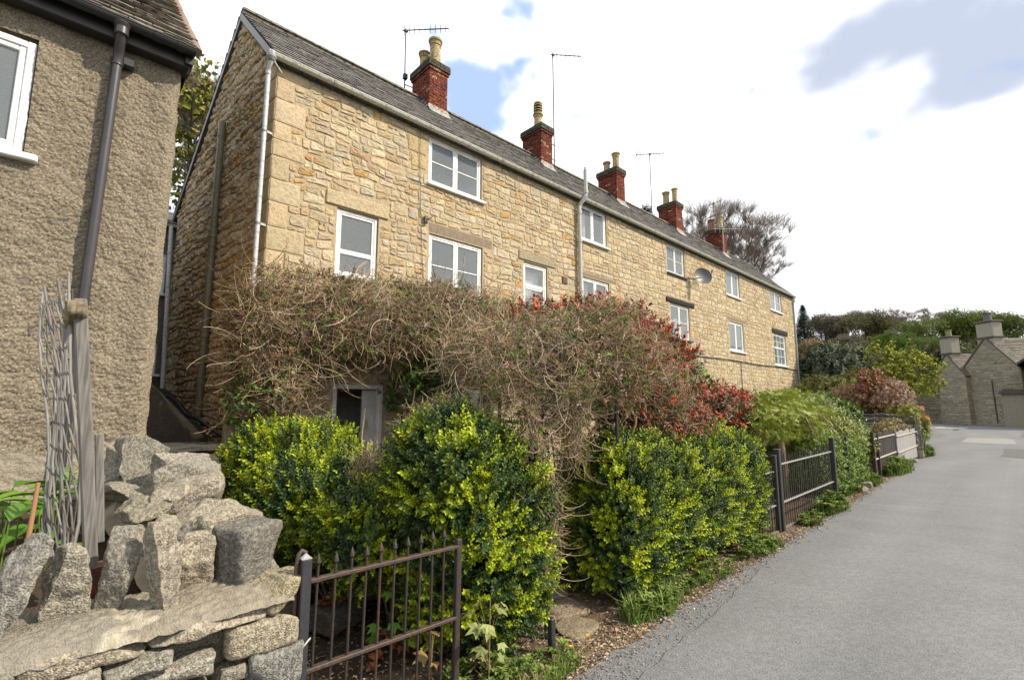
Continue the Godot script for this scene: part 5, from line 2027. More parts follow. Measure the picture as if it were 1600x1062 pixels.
# shoot of long leaves in a loose whorl
func lance_sprig(sd: int, tall: float, ll: float, n: int, wide := 0.32) -> ArrayMesh:
	rg.seed = sd
	var mb := MB.new()
	mb.tube([Vector3.ZERO, Vector3(0.01, tall, 0)], [0.003, 0.0015], 3, Color(0.6, 0.45, 0.3), false)
	for i in n:
		var y := tall * rnd(0.25, 1.0)
		var t := i * 2.4 + rnd(-0.3, 0.3)
		var up := rnd(0.1, 1.3)
		var d := Vector3(cos(t), up, sin(t))
		var g := rnd(0.75, 1.2)
		leaf(mb, Vector3(0, y, 0), d, Vector3(-cos(t) * up, 1, -sin(t) * up), ll * rnd(0.6, 1.15), ll * wide, Color(g, g, g), 0.45, rnd(0.0, 0.25))
	return mb.mesh()


# a wandering bare stem
func stray_twig(sd: int, l: float, r: float, wild: float) -> ArrayMesh:
	rg.seed = sd
	var mb := MB.new()
	var p := Vector3.ZERO
	var d := Vector3(rnd(-0.3, 0.3), 1, rnd(-0.3, 0.3)).normalized()
	var pts := [p]
	var turn := Vector3(rnd(-1, 1), rnd(-1, 1), rnd(-1, 1))
	for i in 9:
		turn = (turn + Vector3(rnd(-1, 1), rnd(-1, 1), rnd(-1, 1)) * 0.8).limit_length(1.2)
		d = (d + turn * wild).normalized()
		p += d * l / 9.0
		pts.append(p)
	mb.tube(pts, [r, r, r, r * 0.95, r * 0.9, r * 0.85, r * 0.8, r * 0.7, r * 0.6, r * 0.4], 4, Color.WHITE, false)
	return mb.mesh()


# a fork of fine bare twigs
func twig_spray(sd: int, l: float, r: float, n: int) -> ArrayMesh:
	rg.seed = sd
	var mb := MB.new()
	for i in n:
		var t := rnd(0, TAU)
		var sp := rnd(0.1, 0.75)
		var d := Vector3(cos(t) * sp, 1, sin(t) * sp).normalized()
		var s := Vector3(0, l * rnd(0.0, 0.35), 0)
		var e := s + d * l * rnd(0.5, 1.0)
		var m := (s + e) * 0.5 + Vector3(rnd(-1, 1), rnd(-1, 1), rnd(-1, 1)) * l * 0.05
		mb.tube([s, m, e], [r, r * 0.8, r * 0.4], 3, Color.WHITE, false)
	return mb.mesh()


# a loose ball of leaf faces, for trees seen from afar
func leaf_ball(sd: int, rad: float, n: int, ll: float, lw: float) -> ArrayMesh:
	rg.seed = sd
	var mb := MB.new()
	for i in n:
		var d := Vector3(rnd(-1, 1), rnd(-1, 1), rnd(-1, 1)).normalized()
		var p := d * rad * pow(rg.randf(), 0.45)
		var q := (d + Vector3(rnd(-1, 1), rnd(-1, 1), rnd(-1, 1))).normalized()
		var g := rnd(0.7, 1.25)
		leaf(mb, p, q, Vector3(rnd(-0.6, 0.6), 1, rnd(-0.6, 0.6)), ll * rnd(0.7, 1.2), lw, Color(g, g, g))
	return mb.mesh()


# points in the outer shell of a heap of ellipsoids: [position, outward]
func shell(n: int, heap: Array, rmin: float, rough: float, sd: int, floor_y := 0.02) -> Array:
	rg.seed = sd
	var out := []
	var wt := []
	var sum := 0.0
	for e in heap:
		var r: Vector3 = e[1]
		sum += pow((pow(r.x * r.y, 1.6) + pow(r.y * r.z, 1.6) + pow(r.x * r.z, 1.6)) / 3.0, 1.0 / 1.6)
		wt.append(sum)
	var tries := 0
	while out.size() < n and tries < n * 6:
		tries += 1
		var pick := rg.randf() * sum
		var k := 0
		while wt[k] < pick:
			k += 1
		var c: Vector3 = heap[k][0]
		var r: Vector3 = heap[k][1]
		var d := Vector3(rg.randfn(), rg.randfn(), rg.randfn()).normalized()
		var bx: float = heap[k][2] if heap[k].size() > 2 else 2.0
		var kk := pow(pow(absf(d.x), bx) + pow(absf(d.y), bx) + pow(absf(d.z), bx), -1.0 / bx)
		var f := lerpf(rmin, 1.0, sqrt(rg.randf())) * (1.0 + rough * ns.get_noise_3d(d.x * 2.3 + sd + k * 5, d.y * 2.3, d.z * 2.3) + rough * 0.5 * ns.get_noise_3d(d.x * 6.0, d.y * 6.0 + sd, d.z * 6.0))
		var p := c + d * kk * r * f
		if p.y < floor_y:
			continue
		var inside := false
		for j in heap.size():
			if j == k:
				continue
			var q: Vector3 = (p - heap[j][0]) / heap[j][1]
			if q.length() < 0.7 * rmin:
				inside = true
				break
		if inside:
			continue
		out.append([p, (d / r).normalized()])
	return out


# leafy surface: sprigs of meshes at shell points; tint(position, outward) gives each one's own leaf colour
func foliage(called: String, parent: Node3D, pts: Array, meshes: Array, m: Material, up: float, size: Vector2, tint: Callable) -> void:
	var xs := []
	var cs := []
	for i in meshes.size():
		xs.append([])
		cs.append([])
	for i in pts.size():
		var k := i % meshes.size()
		var d: Vector3 = pts[i][1] * (1.0 - up) + Vector3.UP * up + Vector3(rnd(-0.45, 0.45), rnd(-0.3, 0.3), rnd(-0.45, 0.45))
		xs[k].append(Transform3D(aim(d, rnd(0, TAU)).scaled(Vector3.ONE * rnd(size.x, size.y)), pts[i][0] - parent.position))
		cs[k].append(tint.call(pts[i][0], pts[i][1]))
	for k in meshes.size():
		if xs[k].size():
			scatter(called, meshes[k], xs[k], cs[k], m, parent)


# bare branches inside a bush
func bush_stems(parent: Node3D, foot: Vector3, heap: Array, n: int, r: float, cc: Color, sd: int) -> void:
	rg.seed = sd
	var mb := MB.new()
	for i in n:
		var e: Array = heap[i % heap.size()]
		var c: Vector3 = e[0]
		var q: Vector3 = c + Vector3(rnd(-0.7, 0.7), rnd(-0.4, 0.8), rnd(-0.7, 0.7)) * e[1]
		var f := Vector3(lerpf(foot.x, c.x, 0.7) + rnd(-0.12, 0.12), foot.y, lerpf(foot.z, c.z, 0.7) + rnd(-0.08, 0.08))
		var m := f.lerp(q, 0.5) + Vector3(rnd(-0.1, 0.1), 0.05, rnd(-0.1, 0.1))
		mb.tube([f - parent.position, m - parent.position, q - parent.position], [r, r * 0.7, r * 0.3], 5, vary(cc, 0.2), false)
	put("stems", mb, M.bark, parent, Transform3D.IDENTITY, "stuff")


# ---------------------------------------------------------------- trees
func grow(mb: MB, p: Vector3, d: Vector3, l: float, r: float, level: int, tips: Array, spread: float, cc: Color, lift := 0.15) -> void:
	var pts := [p]
	var dd := d
	for i in 3:
		dd = (dd + Vector3(rnd(-1, 1), rnd(-0.5, 0.9), rnd(-1, 1)) * 0.14 + Vector3(0, lift * 0.4, 0)).normalized()
		p += dd * l / 3.0
		pts.append(p)
	mb.tube(pts, [r, r * 0.9, r * 0.8, r * 0.68], 6 if level > 1 else 4, cc, false)
	if level == 0:
		tips.append([p, dd])
		return
	if level <= 2:
		tips.append([pts[2], dd])
	var n := 3 if rg.randf() < 0.55 else 2
	var a0 := rnd(0, TAU)
	for i in n:
		var a := a0 + TAU * i / n + rnd(-0.4, 0.4)
		var s := spread * rnd(0.6, 1.25)
		var b := aim(dd, a)
		var nd := (dd + b.x * s + Vector3(0, lift, 0)).normalized()
		grow(mb, p, nd, l * rnd(0.68, 0.86), r * rnd(0.55, 0.68), level - 1, tips, spread, cc, lift)


# kind: bare, leafy, conifer
func make_tree(called: String, label: String, at: Vector3, tall: float, kind: String, sd: int, tones: Array, dense := 1.0, group := "") -> Node3D:
	var t := thing(called, label, "tree", at, 0.0, group)
	rg.seed = sd
	var mb := MB.new()
	var tips := []
	var bark := Color(0.12, 0.1, 0.08)
	if kind == "conifer":
		mb.tube([Vector3(0, -0.5, 0), Vector3(0, tall * 0.5, 0), Vector3(0, tall, 0)], [tall * 0.02, tall * 0.013, 0.01], 7, bark)
		var xs := []
		var cs := []
		var n := int(330 * dense)
		for i in n:
			var f := rg.randf()
			var y := tall * lerpf(0.14, 1.0, f)
			var rr := tall * 0.27 * (1.02 - f) * (0.75 + 0.4 * absf(sin(f * 26.0)))
			var a := rnd(0, TAU)
			var q := rr * sqrt(rnd(0.15, 1.0))
			xs.append(Transform3D(aim(Vector3(cos(a), rnd(-0.2, 0.3), sin(a)), rnd(0, TAU)).scaled(Vector3.ONE * tall * rnd(0.045, 0.07) * (1.15 - f * 0.8)), Vector3(cos(a) * q, y, sin(a) * q)))
			cs.append(vary(tones[i % tones.size()], 0.25))
		scatter("crown", T.m_needle, xs, cs, M.soft_leaf, t)
	else:
		var l := tall * 0.27
		grow(mb, Vector3(0, -0.3, 0), Vector3(rnd(-0.08, 0.08), 1, rnd(-0.08, 0.08)), l if kind == "leafy" else l * 0.92, tall * (0.021 if kind == "leafy" else 0.014), 4 if kind == "leafy" else 5, tips, 0.55 if kind == "leafy" else 0.62, bark)
		var xs := []
		var cs := []
		var xb := []
		var cb := []
		for q in tips:
			for k in (3 if kind == "leafy" else 4):
				xb.append(Transform3D(aim(q[1] + Vector3(rnd(-1.0, 1.0), rnd(-0.3, 0.8), rnd(-1.0, 1.0)), rnd(0, TAU)).scaled(Vector3.ONE * tall * rnd(0.06, 0.12)), q[0]))
				cb.append(vary(Color(0.21, 0.17, 0.145), 0.3))
			if kind == "leafy":
				for k in int(2 * dense):
					var o := Vector3(rnd(-1, 1), rnd(-1, 1), rnd(-1, 1)) * tall * 0.055
					xs.append(Transform3D(Basis.from_euler(Vector3(rnd(0, 6), rnd(0, 6), rnd(0, 6))).scaled(Vector3.ONE * tall * rnd(0.05, 0.085)), q[0] + o))
					cs.append(vary(tones[rg.randi() % tones.size()], 0.22))
		scatter("twigs", T.m_spray, xb, cb, M.twig, t)
		if xs.size():
			scatter("crown", T.m_ball, xs, cs, M.soft_leaf, t)
	put("trunk", mb, M.bark, t)
	return t


func build_plants() -> void:
	T.box = [box_sprig(1, 0.10, 0.024), box_sprig(2, 0.08, 0.021), box_sprig(3, 0.12, 0.025)]
	var lime := Color(0.36, 0.43, 0.018)
	var mid := Color(0.13, 0.19, 0.02)
	var deep := Color(0.028, 0.06, 0.018)
	var box_tint := func(fresh: float, sd: float) -> Callable:
		return func(p: Vector3, _o: Vector3) -> Color:
			var t := ns.get_noise_3d(p.x * 4.2 + sd, p.y * 4.2, p.z * 4.2) * 1.15 + rnd(-0.36, 0.36) + fresh
			var c := deep.lerp(mid, smoothstep(-0.45, 0.1, t)).lerp(lime, smoothstep(0.05, 0.5, t))
			return vary(c, 0.18, 0.08)
	# clipped box hedges along the lane
	var heap := [
		[Vector3(2.12, 0.72, -2.72), Vector3(0.36, 0.76, 0.42), 2.6], [Vector3(1.76, 0.68, -3.3), Vector3(0.36, 0.32, 0.42), 2.4], [Vector3(1.5, 0.78, -3.9), Vector3(0.38, 0.38, 0.4), 2.2],
		[Vector3(2.37, 0.66, -2.52), Vector3(0.2, 0.66, 0.24), 2.4], [Vector3(1.92, 1.12, -2.72), Vector3(0.3, 0.36, 0.34)], [Vector3(2.46, 0.62, -2.95), Vector3(0.26, 0.62, 0.4), 2.4],
	]
	var hg := thing("box_hedge", "overgrown box hedge with yellow green tips right behind the iron gate", "hedge", Vector3(2.1, 0, -2.8), 0.0, "box hedges along the lane")
	foliage("foliage", hg, shell(13500, heap, 0.72, 0.16, 31, 0.12), T.box, M.leaf, 0.45, Vector2(0.8, 1.35), box_tint.call(0.0, 3.0))
	foliage("foliage", hg, shell(2200, heap, 0.3, 0.12, 32, 0.1), T.box, M.leaf, 0.45, Vector2(0.8, 1.3), box_tint.call(-0.15, 9.0))
	bush_stems(hg, Vector3(2.1, 0.0, -2.75), heap, 40, 0.012, Color(0.16, 0.13, 0.1), 33)
	heap = [
		[Vector3(3.82, 0.60, -2.6), Vector3(0.48, 0.62, 0.36), 5.0], [Vector3(4.5, 0.58, -2.72), Vector3(0.62, 0.6, 0.46), 3.6],
		[Vector3(5.4, 0.56, -2.7), Vector3(0.58, 0.6, 0.44), 3.4], [Vector3(6.05, 0.58, -2.7), Vector3(0.42, 0.62, 0.44), 3.0], [Vector3(5.85, 0.95, -2.75), Vector3(0.3, 0.3, 0.3)],
	]
	hg = thing("box_hedge", "long clipped box hedge between the stepping stones and the black railings", "hedge", Vector3(4.8, 0, -2.7), 0.0, "box hedges along the lane")
	foliage("foliage", hg, shell(21000, heap, 0.8, 0.13, 41, 0.1), T.box, M.leaf, 0.42, Vector2(0.8, 1.35), box_tint.call(0.03, 14.0))
	foliage("foliage", hg, shell(3500, heap, 0.35, 0.1, 42, 0.1), T.box, M.leaf, 0.4, Vector2(0.8, 1.3), box_tint.call(-0.15, 19.0))
	bush_stems(hg, Vector3(4.8, 0.0, -2.6), heap, 60, 0.012, Color(0.16, 0.13, 0.1), 43)
	# rounded bushes before the cottage door
	heap = [[Vector3(1.72, 0.92, -4.45), Vector3(0.5, 0.46, 0.5)], [Vector3(1.45, 0.95, -4.75), Vector3(0.34, 0.42, 0.36)], [Vector3(1.55, 0.5, -4.3), Vector3(0.5, 0.5, 0.45)], [Vector3(2.0, 0.55, -4.1), Vector3(0.4, 0.5, 0.4)]]
	hg = thing("rounded_bush", "rounded bright yellow green bush below the creeper by the open cottage door", "bush", Vector3(1.6, 0, -4.4))
	foliage("foliage", hg, shell(9500, heap, 0.74, 0.14, 51, 0.1), T.box, M.leaf, 0.5, Vector2(0.75, 1.25), box_tint.call(0.22, 25.0))
	foliage("foliage", hg, shell(1500, heap, 0.3, 0.1, 52, 0.1), T.box, M.leaf, 0.5, Vector2(0.8, 1.3), box_tint.call(-0.15, 29.0))
	bush_stems(hg, Vector3(1.6, 0.0, -4.3), heap, 26, 0.012, Color(0.16, 0.13, 0.1), 53)
	build_creeper()
	build_photinias()
	build_small_trees()
	build_verge()


func build_creeper() -> void:
	var cl := thing("clematis", "huge tangle of brown clematis stems draped along the cottage front and over the arch", "climbing plant", Vector3(4.0, 0, -5.0))
	var heap := [
		[Vector3(2.75, 2.95, -7.5), Vector3(0.95, 0.62, 0.5), 3.0], [Vector3(4.0, 3.0, -7.4), Vector3(1.1, 0.68, 0.55), 3.0], [Vector3(5.4, 3.05, -7.3), Vector3(1.2, 0.72, 0.6), 3.0],
		[Vector3(2.25, 2.3, -7.6), Vector3(0.5, 0.8, 0.4), 2.4], [Vector3(2.35, 1.8, -7.5), Vector3(0.42, 0.45, 0.35), 2.4], [Vector3(2.85, 2.3, -7.6), Vector3(0.5, 0.3, 0.3)], [Vector3(6.8, 2.9, -7.0), Vector3(1.1, 0.62, 0.7), 2.6], [Vector3(6.2, 2.5, -6.2), Vector3(1.1, 0.55, 0.9), 2.4],
		[Vector3(4.75, 2.35, -5.2), Vector3(0.8, 0.42, 0.9)], [Vector3(3.75, 2.15, -3.9), Vector3(0.75, 0.36, 0.8)], [Vector3(5.3, 2.25, -4.3), Vector3(0.8, 0.42, 0.8)],
		[Vector3(4.1, 2.0, -2.95), Vector3(0.78, 0.42, 0.5), 2.4], [Vector3(3.35, 1.95, -2.75), Vector3(0.55, 0.45, 0.5)], [Vector3(4.75, 1.75, -2.85), Vector3(0.5, 0.5, 0.45)],
		[Vector3(2.75, 1.85, -2.5), Vector3(0.62, 0.42, 0.36)], [Vector3(3.55, 2.05, -2.5), Vector3(0.6, 0.45, 0.36)], [Vector3(1.85, 1.0, -3.45), Vector3(0.2, 0.2, 0.25)], [Vector3(2.32, 1.42, -3.2), Vector3(0.26, 0.2, 0.35)],
	]
	var drape := [[Vector3(2.44, 1.15, -2.36), Vector3(0.1, 0.5, 0.08)], [Vector3(2.55, 0.75, -2.34), Vector3(0.09, 0.35, 0.08)], [Vector3(1.8, 0.9, -3.45), Vector3(0.16, 0.3, 0.2)], [Vector3(2.9, 1.45, -2.4), Vector3(0.14, 0.4, 0.12)]]
	var tw := [stray_twig(601, 0.8, 0.0035, 0.10), stray_twig(602, 0.8, 0.005, 0.22), stray_twig(603, 0.45, 0.004, 0.4), stray_twig(604, 0.6, 0.003, 0.14), stray_twig(605, 0.55, 0.0035, 0.28), stray_twig(606, 0.9, 0.0055, 0.26)]
	var lf := [lance_sprig(611, 0.14, 0.055, 9, 0.42), lance_sprig(612, 0.10, 0.045, 8, 0.45)]
	var stem_tint := func(_p: Vector3, _o: Vector3) -> Color:
		var r := rg.randf()
		var c := Color(0.31, 0.22, 0.12).lerp(Color(0.5, 0.39, 0.245), r)
		if r > 0.9:
			c = Color(0.5, 0.43, 0.33)
		if r < 0.26:
			c = Color(0.15, 0.10, 0.065)
		return vary(c, 0.2)
	var leaf_tint := func(p: Vector3, _o: Vector3) -> Color:
		var r := rg.randf()
		var c := Color(0.19, 0.135, 0.075)
		if p.x > 3.6 and p.z > -5.5 and rg.randf() < 0.28:
			return vary(Color(0.4, 0.06, 0.02), 0.3, 0.1)
		if r < 0.2:
			c = Color(0.21, 0.12, 0.08)
		elif r < 0.52:
			c = Color(0.10, 0.12, 0.04)
		elif r < 0.68:
			c = Color(0.12, 0.17, 0.03)
		elif r < 0.76:
			c = Color(0.33, 0.25, 0.17)
		return vary(c, 0.25, 0.1)
	var pts := shell(17000, heap, 0.68, 0.22, 61, 0.3)
	pts.append_array(shell(6500, heap.slice(9), 0.6, 0.26, 161, 0.3))
	var n_heap := pts.size()
	pts.append_array(shell(1500, drape, 0.2, 0.2, 62, 0.2))
	var xs := []
	var cs := []
	for m in tw:
		xs.append([])
		cs.append([])
	rg.seed = 63
	for i in pts.size():
		var p: Vector3 = pts[i][0]
		var o: Vector3 = pts[i][1]
		var tangent := o.cross(Vector3(rnd(-1, 1), rnd(-1, 1), rnd(-1, 1))).normalized()
		var d := tangent + Vector3(0, -0.75, 0) * rg.randf() + o * rnd(-0.25, 0.35)
		if i >= n_heap:
			d = Vector3(rnd(-0.3, 0.3), -1, rnd(-0.3, 0.3))
		var k := i % tw.size()
		var sz := rnd(0.6, 1.1) * clampf(0.42 + (-p.z - 2.3) * 0.12, 0.4, 1.0)
		xs[k].append(Transform3D(aim(d, rnd(0, TAU)).scaled(Vector3.ONE * sz), p - cl.position - d.normalized() * 0.25 * sz))
		cs[k].append(stem_tint.call(p, o))
	for k in tw.size():
		scatter("stems", tw[k], xs[k], cs[k], M.twig, cl)
	# stray shoots that break the outline
	var top := shell(900, heap, 0.95, 0.25, 64, 1.0)
	var xt := []
	var ct := []
	for q in top:
		xt.append(Transform3D(aim(q[1] + Vector3(rnd(-0.6, 0.6), rnd(-0.3, 0.9), rnd(-0.6, 0.6)), rnd(0, TAU)).scaled(Vector3.ONE * rnd(0.4, 0.85) * clampf(0.35 + (-q[0].z - 2.3) * 0.12, 0.3, 1.0)), q[0] - cl.position))
		ct.append(stem_tint.call(q[0], q[1]))
	scatter("shoots", tw[4], xt, ct, M.twig, cl)
	pts = shell(9500, heap.slice(0, 9), 0.7, 0.24, 65, 0.3)
	foliage("leaves", cl, shell(9500, heap.slice(9), 0.65, 0.28, 166, 0.3), lf, M.soft_leaf, 0.25, Vector2(0.38, 0.75), leaf_tint)
	pts = pts.slice(0)
	foliage("leaves", cl, shell(900, drape, 0.4, 0.2, 66, 0.2), lf, M.soft_leaf, 0.25, Vector2(0.3, 0.55), leaf_tint)
	foliage("leaves", cl, pts, lf, M.soft_leaf, 0.25, Vector2(0.6, 1.15), leaf_tint)
	# pale pink buds
	var bud := MB.new()
	for k in 5:
		bud.lathe(Vector3(rnd(-0.03, 0.03), rnd(0, 0.05), rnd(-0.03, 0.03)), [Vector2(0, 0), Vector2(0.007, 0.006), Vector2(0.006, 0.013), Vector2(0, 0.019)], 5, Color.WHITE, aim(Vector3(rnd(-0.5, 0.5), 1, rnd(-0.5, 0.5)), 0))
	pts = shell(700, heap, 0.92, 0.24, 67, 0.6)
	foliage("flower_buds", cl, pts, [bud.mesh()], M.soft_leaf, 0.3, Vector2(0.8, 1.4), func(_p, _o): return vary(Color(0.45, 0.27, 0.26), 0.25))
	# green climber leaves growing through
	heap = [[Vector3(5.25, 3.55, -7.55), Vector3(0.42, 0.28, 0.25)], [Vector3(5.6, 3.3, -7.2), Vector3(0.3, 0.3, 0.3)], [Vector3(5.1, 2.15, -7.2), Vector3(0.75, 0.35, 0.3)], [Vector3(4.5, 1.85, -7.5), Vector3(0.3, 0.5, 0.3)], [Vector3(2.0, 1.6, -7.4), Vector3(0.25, 0.4, 0.3)]]
	var iv := thing("green_climber", "fresh green climber leaves among the brown stems under the first floor window", "climbing plant", Vector3(5.2, 2.0, -7.4))
	foliage("leaves", iv, shell(900, heap, 0.5, 0.25, 68, 0.4), [lance_sprig(613, 0.14, 0.075, 9, 0.5)], M.leaf, 0.35, Vector2(0.7, 1.2), func(_p, _o): return vary(Color(0.05, 0.095, 0.03).lerp(Color(0.12, 0.19, 0.04), rg.randf()), 0.2))
	# iron arch under it
	var ar := thing("garden_arch", "dark iron garden arch over the stepping stones, swallowed by brown clematis", "arch", Vector3(3.02, 0, -2.62))
	var black := Color(0.025, 0.025, 0.027)
	for z in [-0.24, 0.24]:
		for x in [-0.45, 0.45]:
			var mb := MB.new()
			mb.tube([Vector3(x, 0, z), Vector3(x, 1.85, z)], [0.014], 8, black)
			put("upright", mb, M.dark_iron, ar)
		var mb2 := MB.new()
		var arc := []
		for k in 13:
			var a := PI * k / 12.0
			arc.append(Vector3(-cos(a) * 0.45, 1.85 + 0.25 * sin(a), z))
		mb2.tube(arc, [0.014], 8, black)
		put("hoop", mb2, M.dark_iron, ar)
	for x in [-0.45, 0.45]:
		for y in [0.5, 1.0, 1.46]:
			var mb := MB.new()
			mb.tube([Vector3(x, y, -0.24), Vector3(x, y, 0.24)], [0.014], 6, black)
			put("rung", mb, M.dark_iron, ar)
	# thick old stems climbing at the arch
	var mb3 := MB.new()
	rg.seed = 69
	for k in 16:
		var x := rnd(3.3, 4.2)
		var z := rnd(-2.9, -2.5)
		var pts2 := []
		for q in 8:
			pts2.append(Vector3(x + 0.1 * sin(q * 0.9 + k) + q * rnd(-0.03, 0.04), 0.95 + q * 0.15, z + 0.08 * cos(q * 1.1 + k)) - cl.position)
		mb3.tube(pts2, [rnd(0.008, 0.02)], 6, vary(Color(0.25, 0.18, 0.11), 0.25), false)
	put("old_stems", mb3, M.bark, cl, Transform3D.IDENTITY, "stuff")


func build_photinias() -> void:
	var lf := [lance_sprig(701, 0.22, 0.095, 11, 0.33), lance_sprig(702, 0.16, 0.085, 9, 0.36), lance_sprig(703, 0.28, 0.10, 12, 0.3)]
	var tint := func(red: float) -> Callable:
		return func(p: Vector3, o: Vector3) -> Color:
			var t := ns.get_noise_3d(p.x * 2.5, p.y * 2.5, p.z * 2.5) * 0.5 + rnd(-0.5, 0.5) + red + o.y * 0.35
			var c := Color(0.05, 0.065, 0.028)
			if t > 0.3:
				c = Color(0.38, 0.035, 0.014).lerp(Color(0.42, 0.1, 0.03), rg.randf())
			elif t > 0.05:
				c = Color(0.14, 0.06, 0.035)
			elif t > -0.2:
				c = Color(0.08, 0.10, 0.035)
			return vary(c, 0.25, 0.08)
	var heap := [[Vector3(5.0, 2.5, -4.15), Vector3(0.55, 0.33, 0.5)], [Vector3(5.8, 2.55, -4.1), Vector3(0.65, 0.4, 0.5)], [Vector3(6.6, 2.45, -4.2), Vector3(0.5, 0.4, 0.45)], [Vector3(4.45, 2.45, -4.3), Vector3(0.4, 0.22, 0.4)], [Vector3(6.3, 2.1, -3.6), Vector3(0.55, 0.45, 0.4)], [Vector3(5.6, 1.85, -3.25), Vector3(0.5, 0.35, 0.35)], [Vector3(5.9, 2.0, -4.0), Vector3(0.8, 0.5, 0.5)], [Vector3(6.3, 1.6, -3.8), Vector3(0.7, 0.6, 0.5)]]
	var ph := thing("photinia_shrub", "tall photinia with glossy red young leaves rising above the clematis arch", "shrub", Vector3(5.5, 0, -4.2), 0.0, "photinias in the front gardens")
	foliage("leaves", ph, shell(3600, heap, 0.6, 0.3, 71, 0.6), lf, M.leaf, 0.5, Vector2(0.7, 1.15), tint.call(0.1))
	bush_stems(ph, Vector3(5.6, 0, -4.2), heap, 40, 0.014, Color(0.14, 0.1, 0.075), 72)
	heap = [[Vector3(7.35, 1.42, -3.35), Vector3(0.75, 0.36, 0.45)], [Vector3(8.2, 1.35, -3.4), Vector3(0.75, 0.3, 0.45)], [Vector3(7.4, 1.0, -3.3), Vector3(0.8, 0.5, 0.45)]]
	ph = thing("photinia_shrub", "lower red and green photinia behind the far end of the box hedge", "shrub", Vector3(7.6, 0, -3.4), 0.0, "photinias in the front gardens")
	foliage("leaves", ph, shell(1900, heap, 0.6, 0.3, 73, 0.5), lf, M.leaf, 0.5, Vector2(0.55, 0.95), tint.call(0.02))
	bush_stems(ph, Vector3(7.6, 0, -3.4), heap, 24, 0.012, Color(0.14, 0.1, 0.075), 74)
	heap = [[Vector3(5.1, 1.32, -2.85), Vector3(0.6, 0.26, 0.4)], [Vector3(5.75, 1.3, -2.95), Vector3(0.5, 0.22, 0.35)], [Vector3(4.5, 1.35, -2.8), Vector3(0.35, 0.2, 0.35)]]
	ph = thing("bronze_shrub", "bronze and rust coloured twiggy shrub spilling over the top of the long hedge", "shrub", Vector3(5.3, 0.8, -2.9))
	foliage("leaves", ph, shell(1700, heap, 0.5, 0.3, 75, 0.5), [lance_sprig(704, 0.13, 0.05, 9, 0.4), lance_sprig(705, 0.1, 0.045, 8, 0.4)], M.leaf, 0.5, Vector2(0.7, 1.1), func(_p, _o): return vary([Color(0.22, 0.085, 0.045), Color(0.13, 0.09, 0.04), Color(0.10, 0.11, 0.035), Color(0.28, 0.06, 0.03)][rg.randi() % 4], 0.25))
	bush_stems(ph, Vector3(5.3, 0.9, -2.9), heap, 30, 0.007, Color(0.25, 0.18, 0.11), 76)
	# fresh green bush by the wall
	heap = [[Vector3(8.55, 1.75, -4.3), Vector3(0.45, 0.5, 0.4)], [Vector3(8.0, 1.5, -4.0), Vector3(0.5, 0.45, 0.4)]]
	ph = thing("fresh_green_bush", "lime green leafy bush between the tall photinia and the cottage wall", "bush", Vector3(8.3, 0, -4.2))
	foliage("leaves", ph, shell(1100, heap, 0.6, 0.25, 77, 0.5), [lance_sprig(706, 0.16, 0.07, 10, 0.42)], M.leaf, 0.5, Vector2(0.7, 1.1), func(_p, _o): return vary(Color(0.17, 0.24, 0.03), 0.3))
	bush_stems(ph, Vector3(8.3, 0, -4.2), heap, 14, 0.012, Color(0.14, 0.1, 0.075), 78)


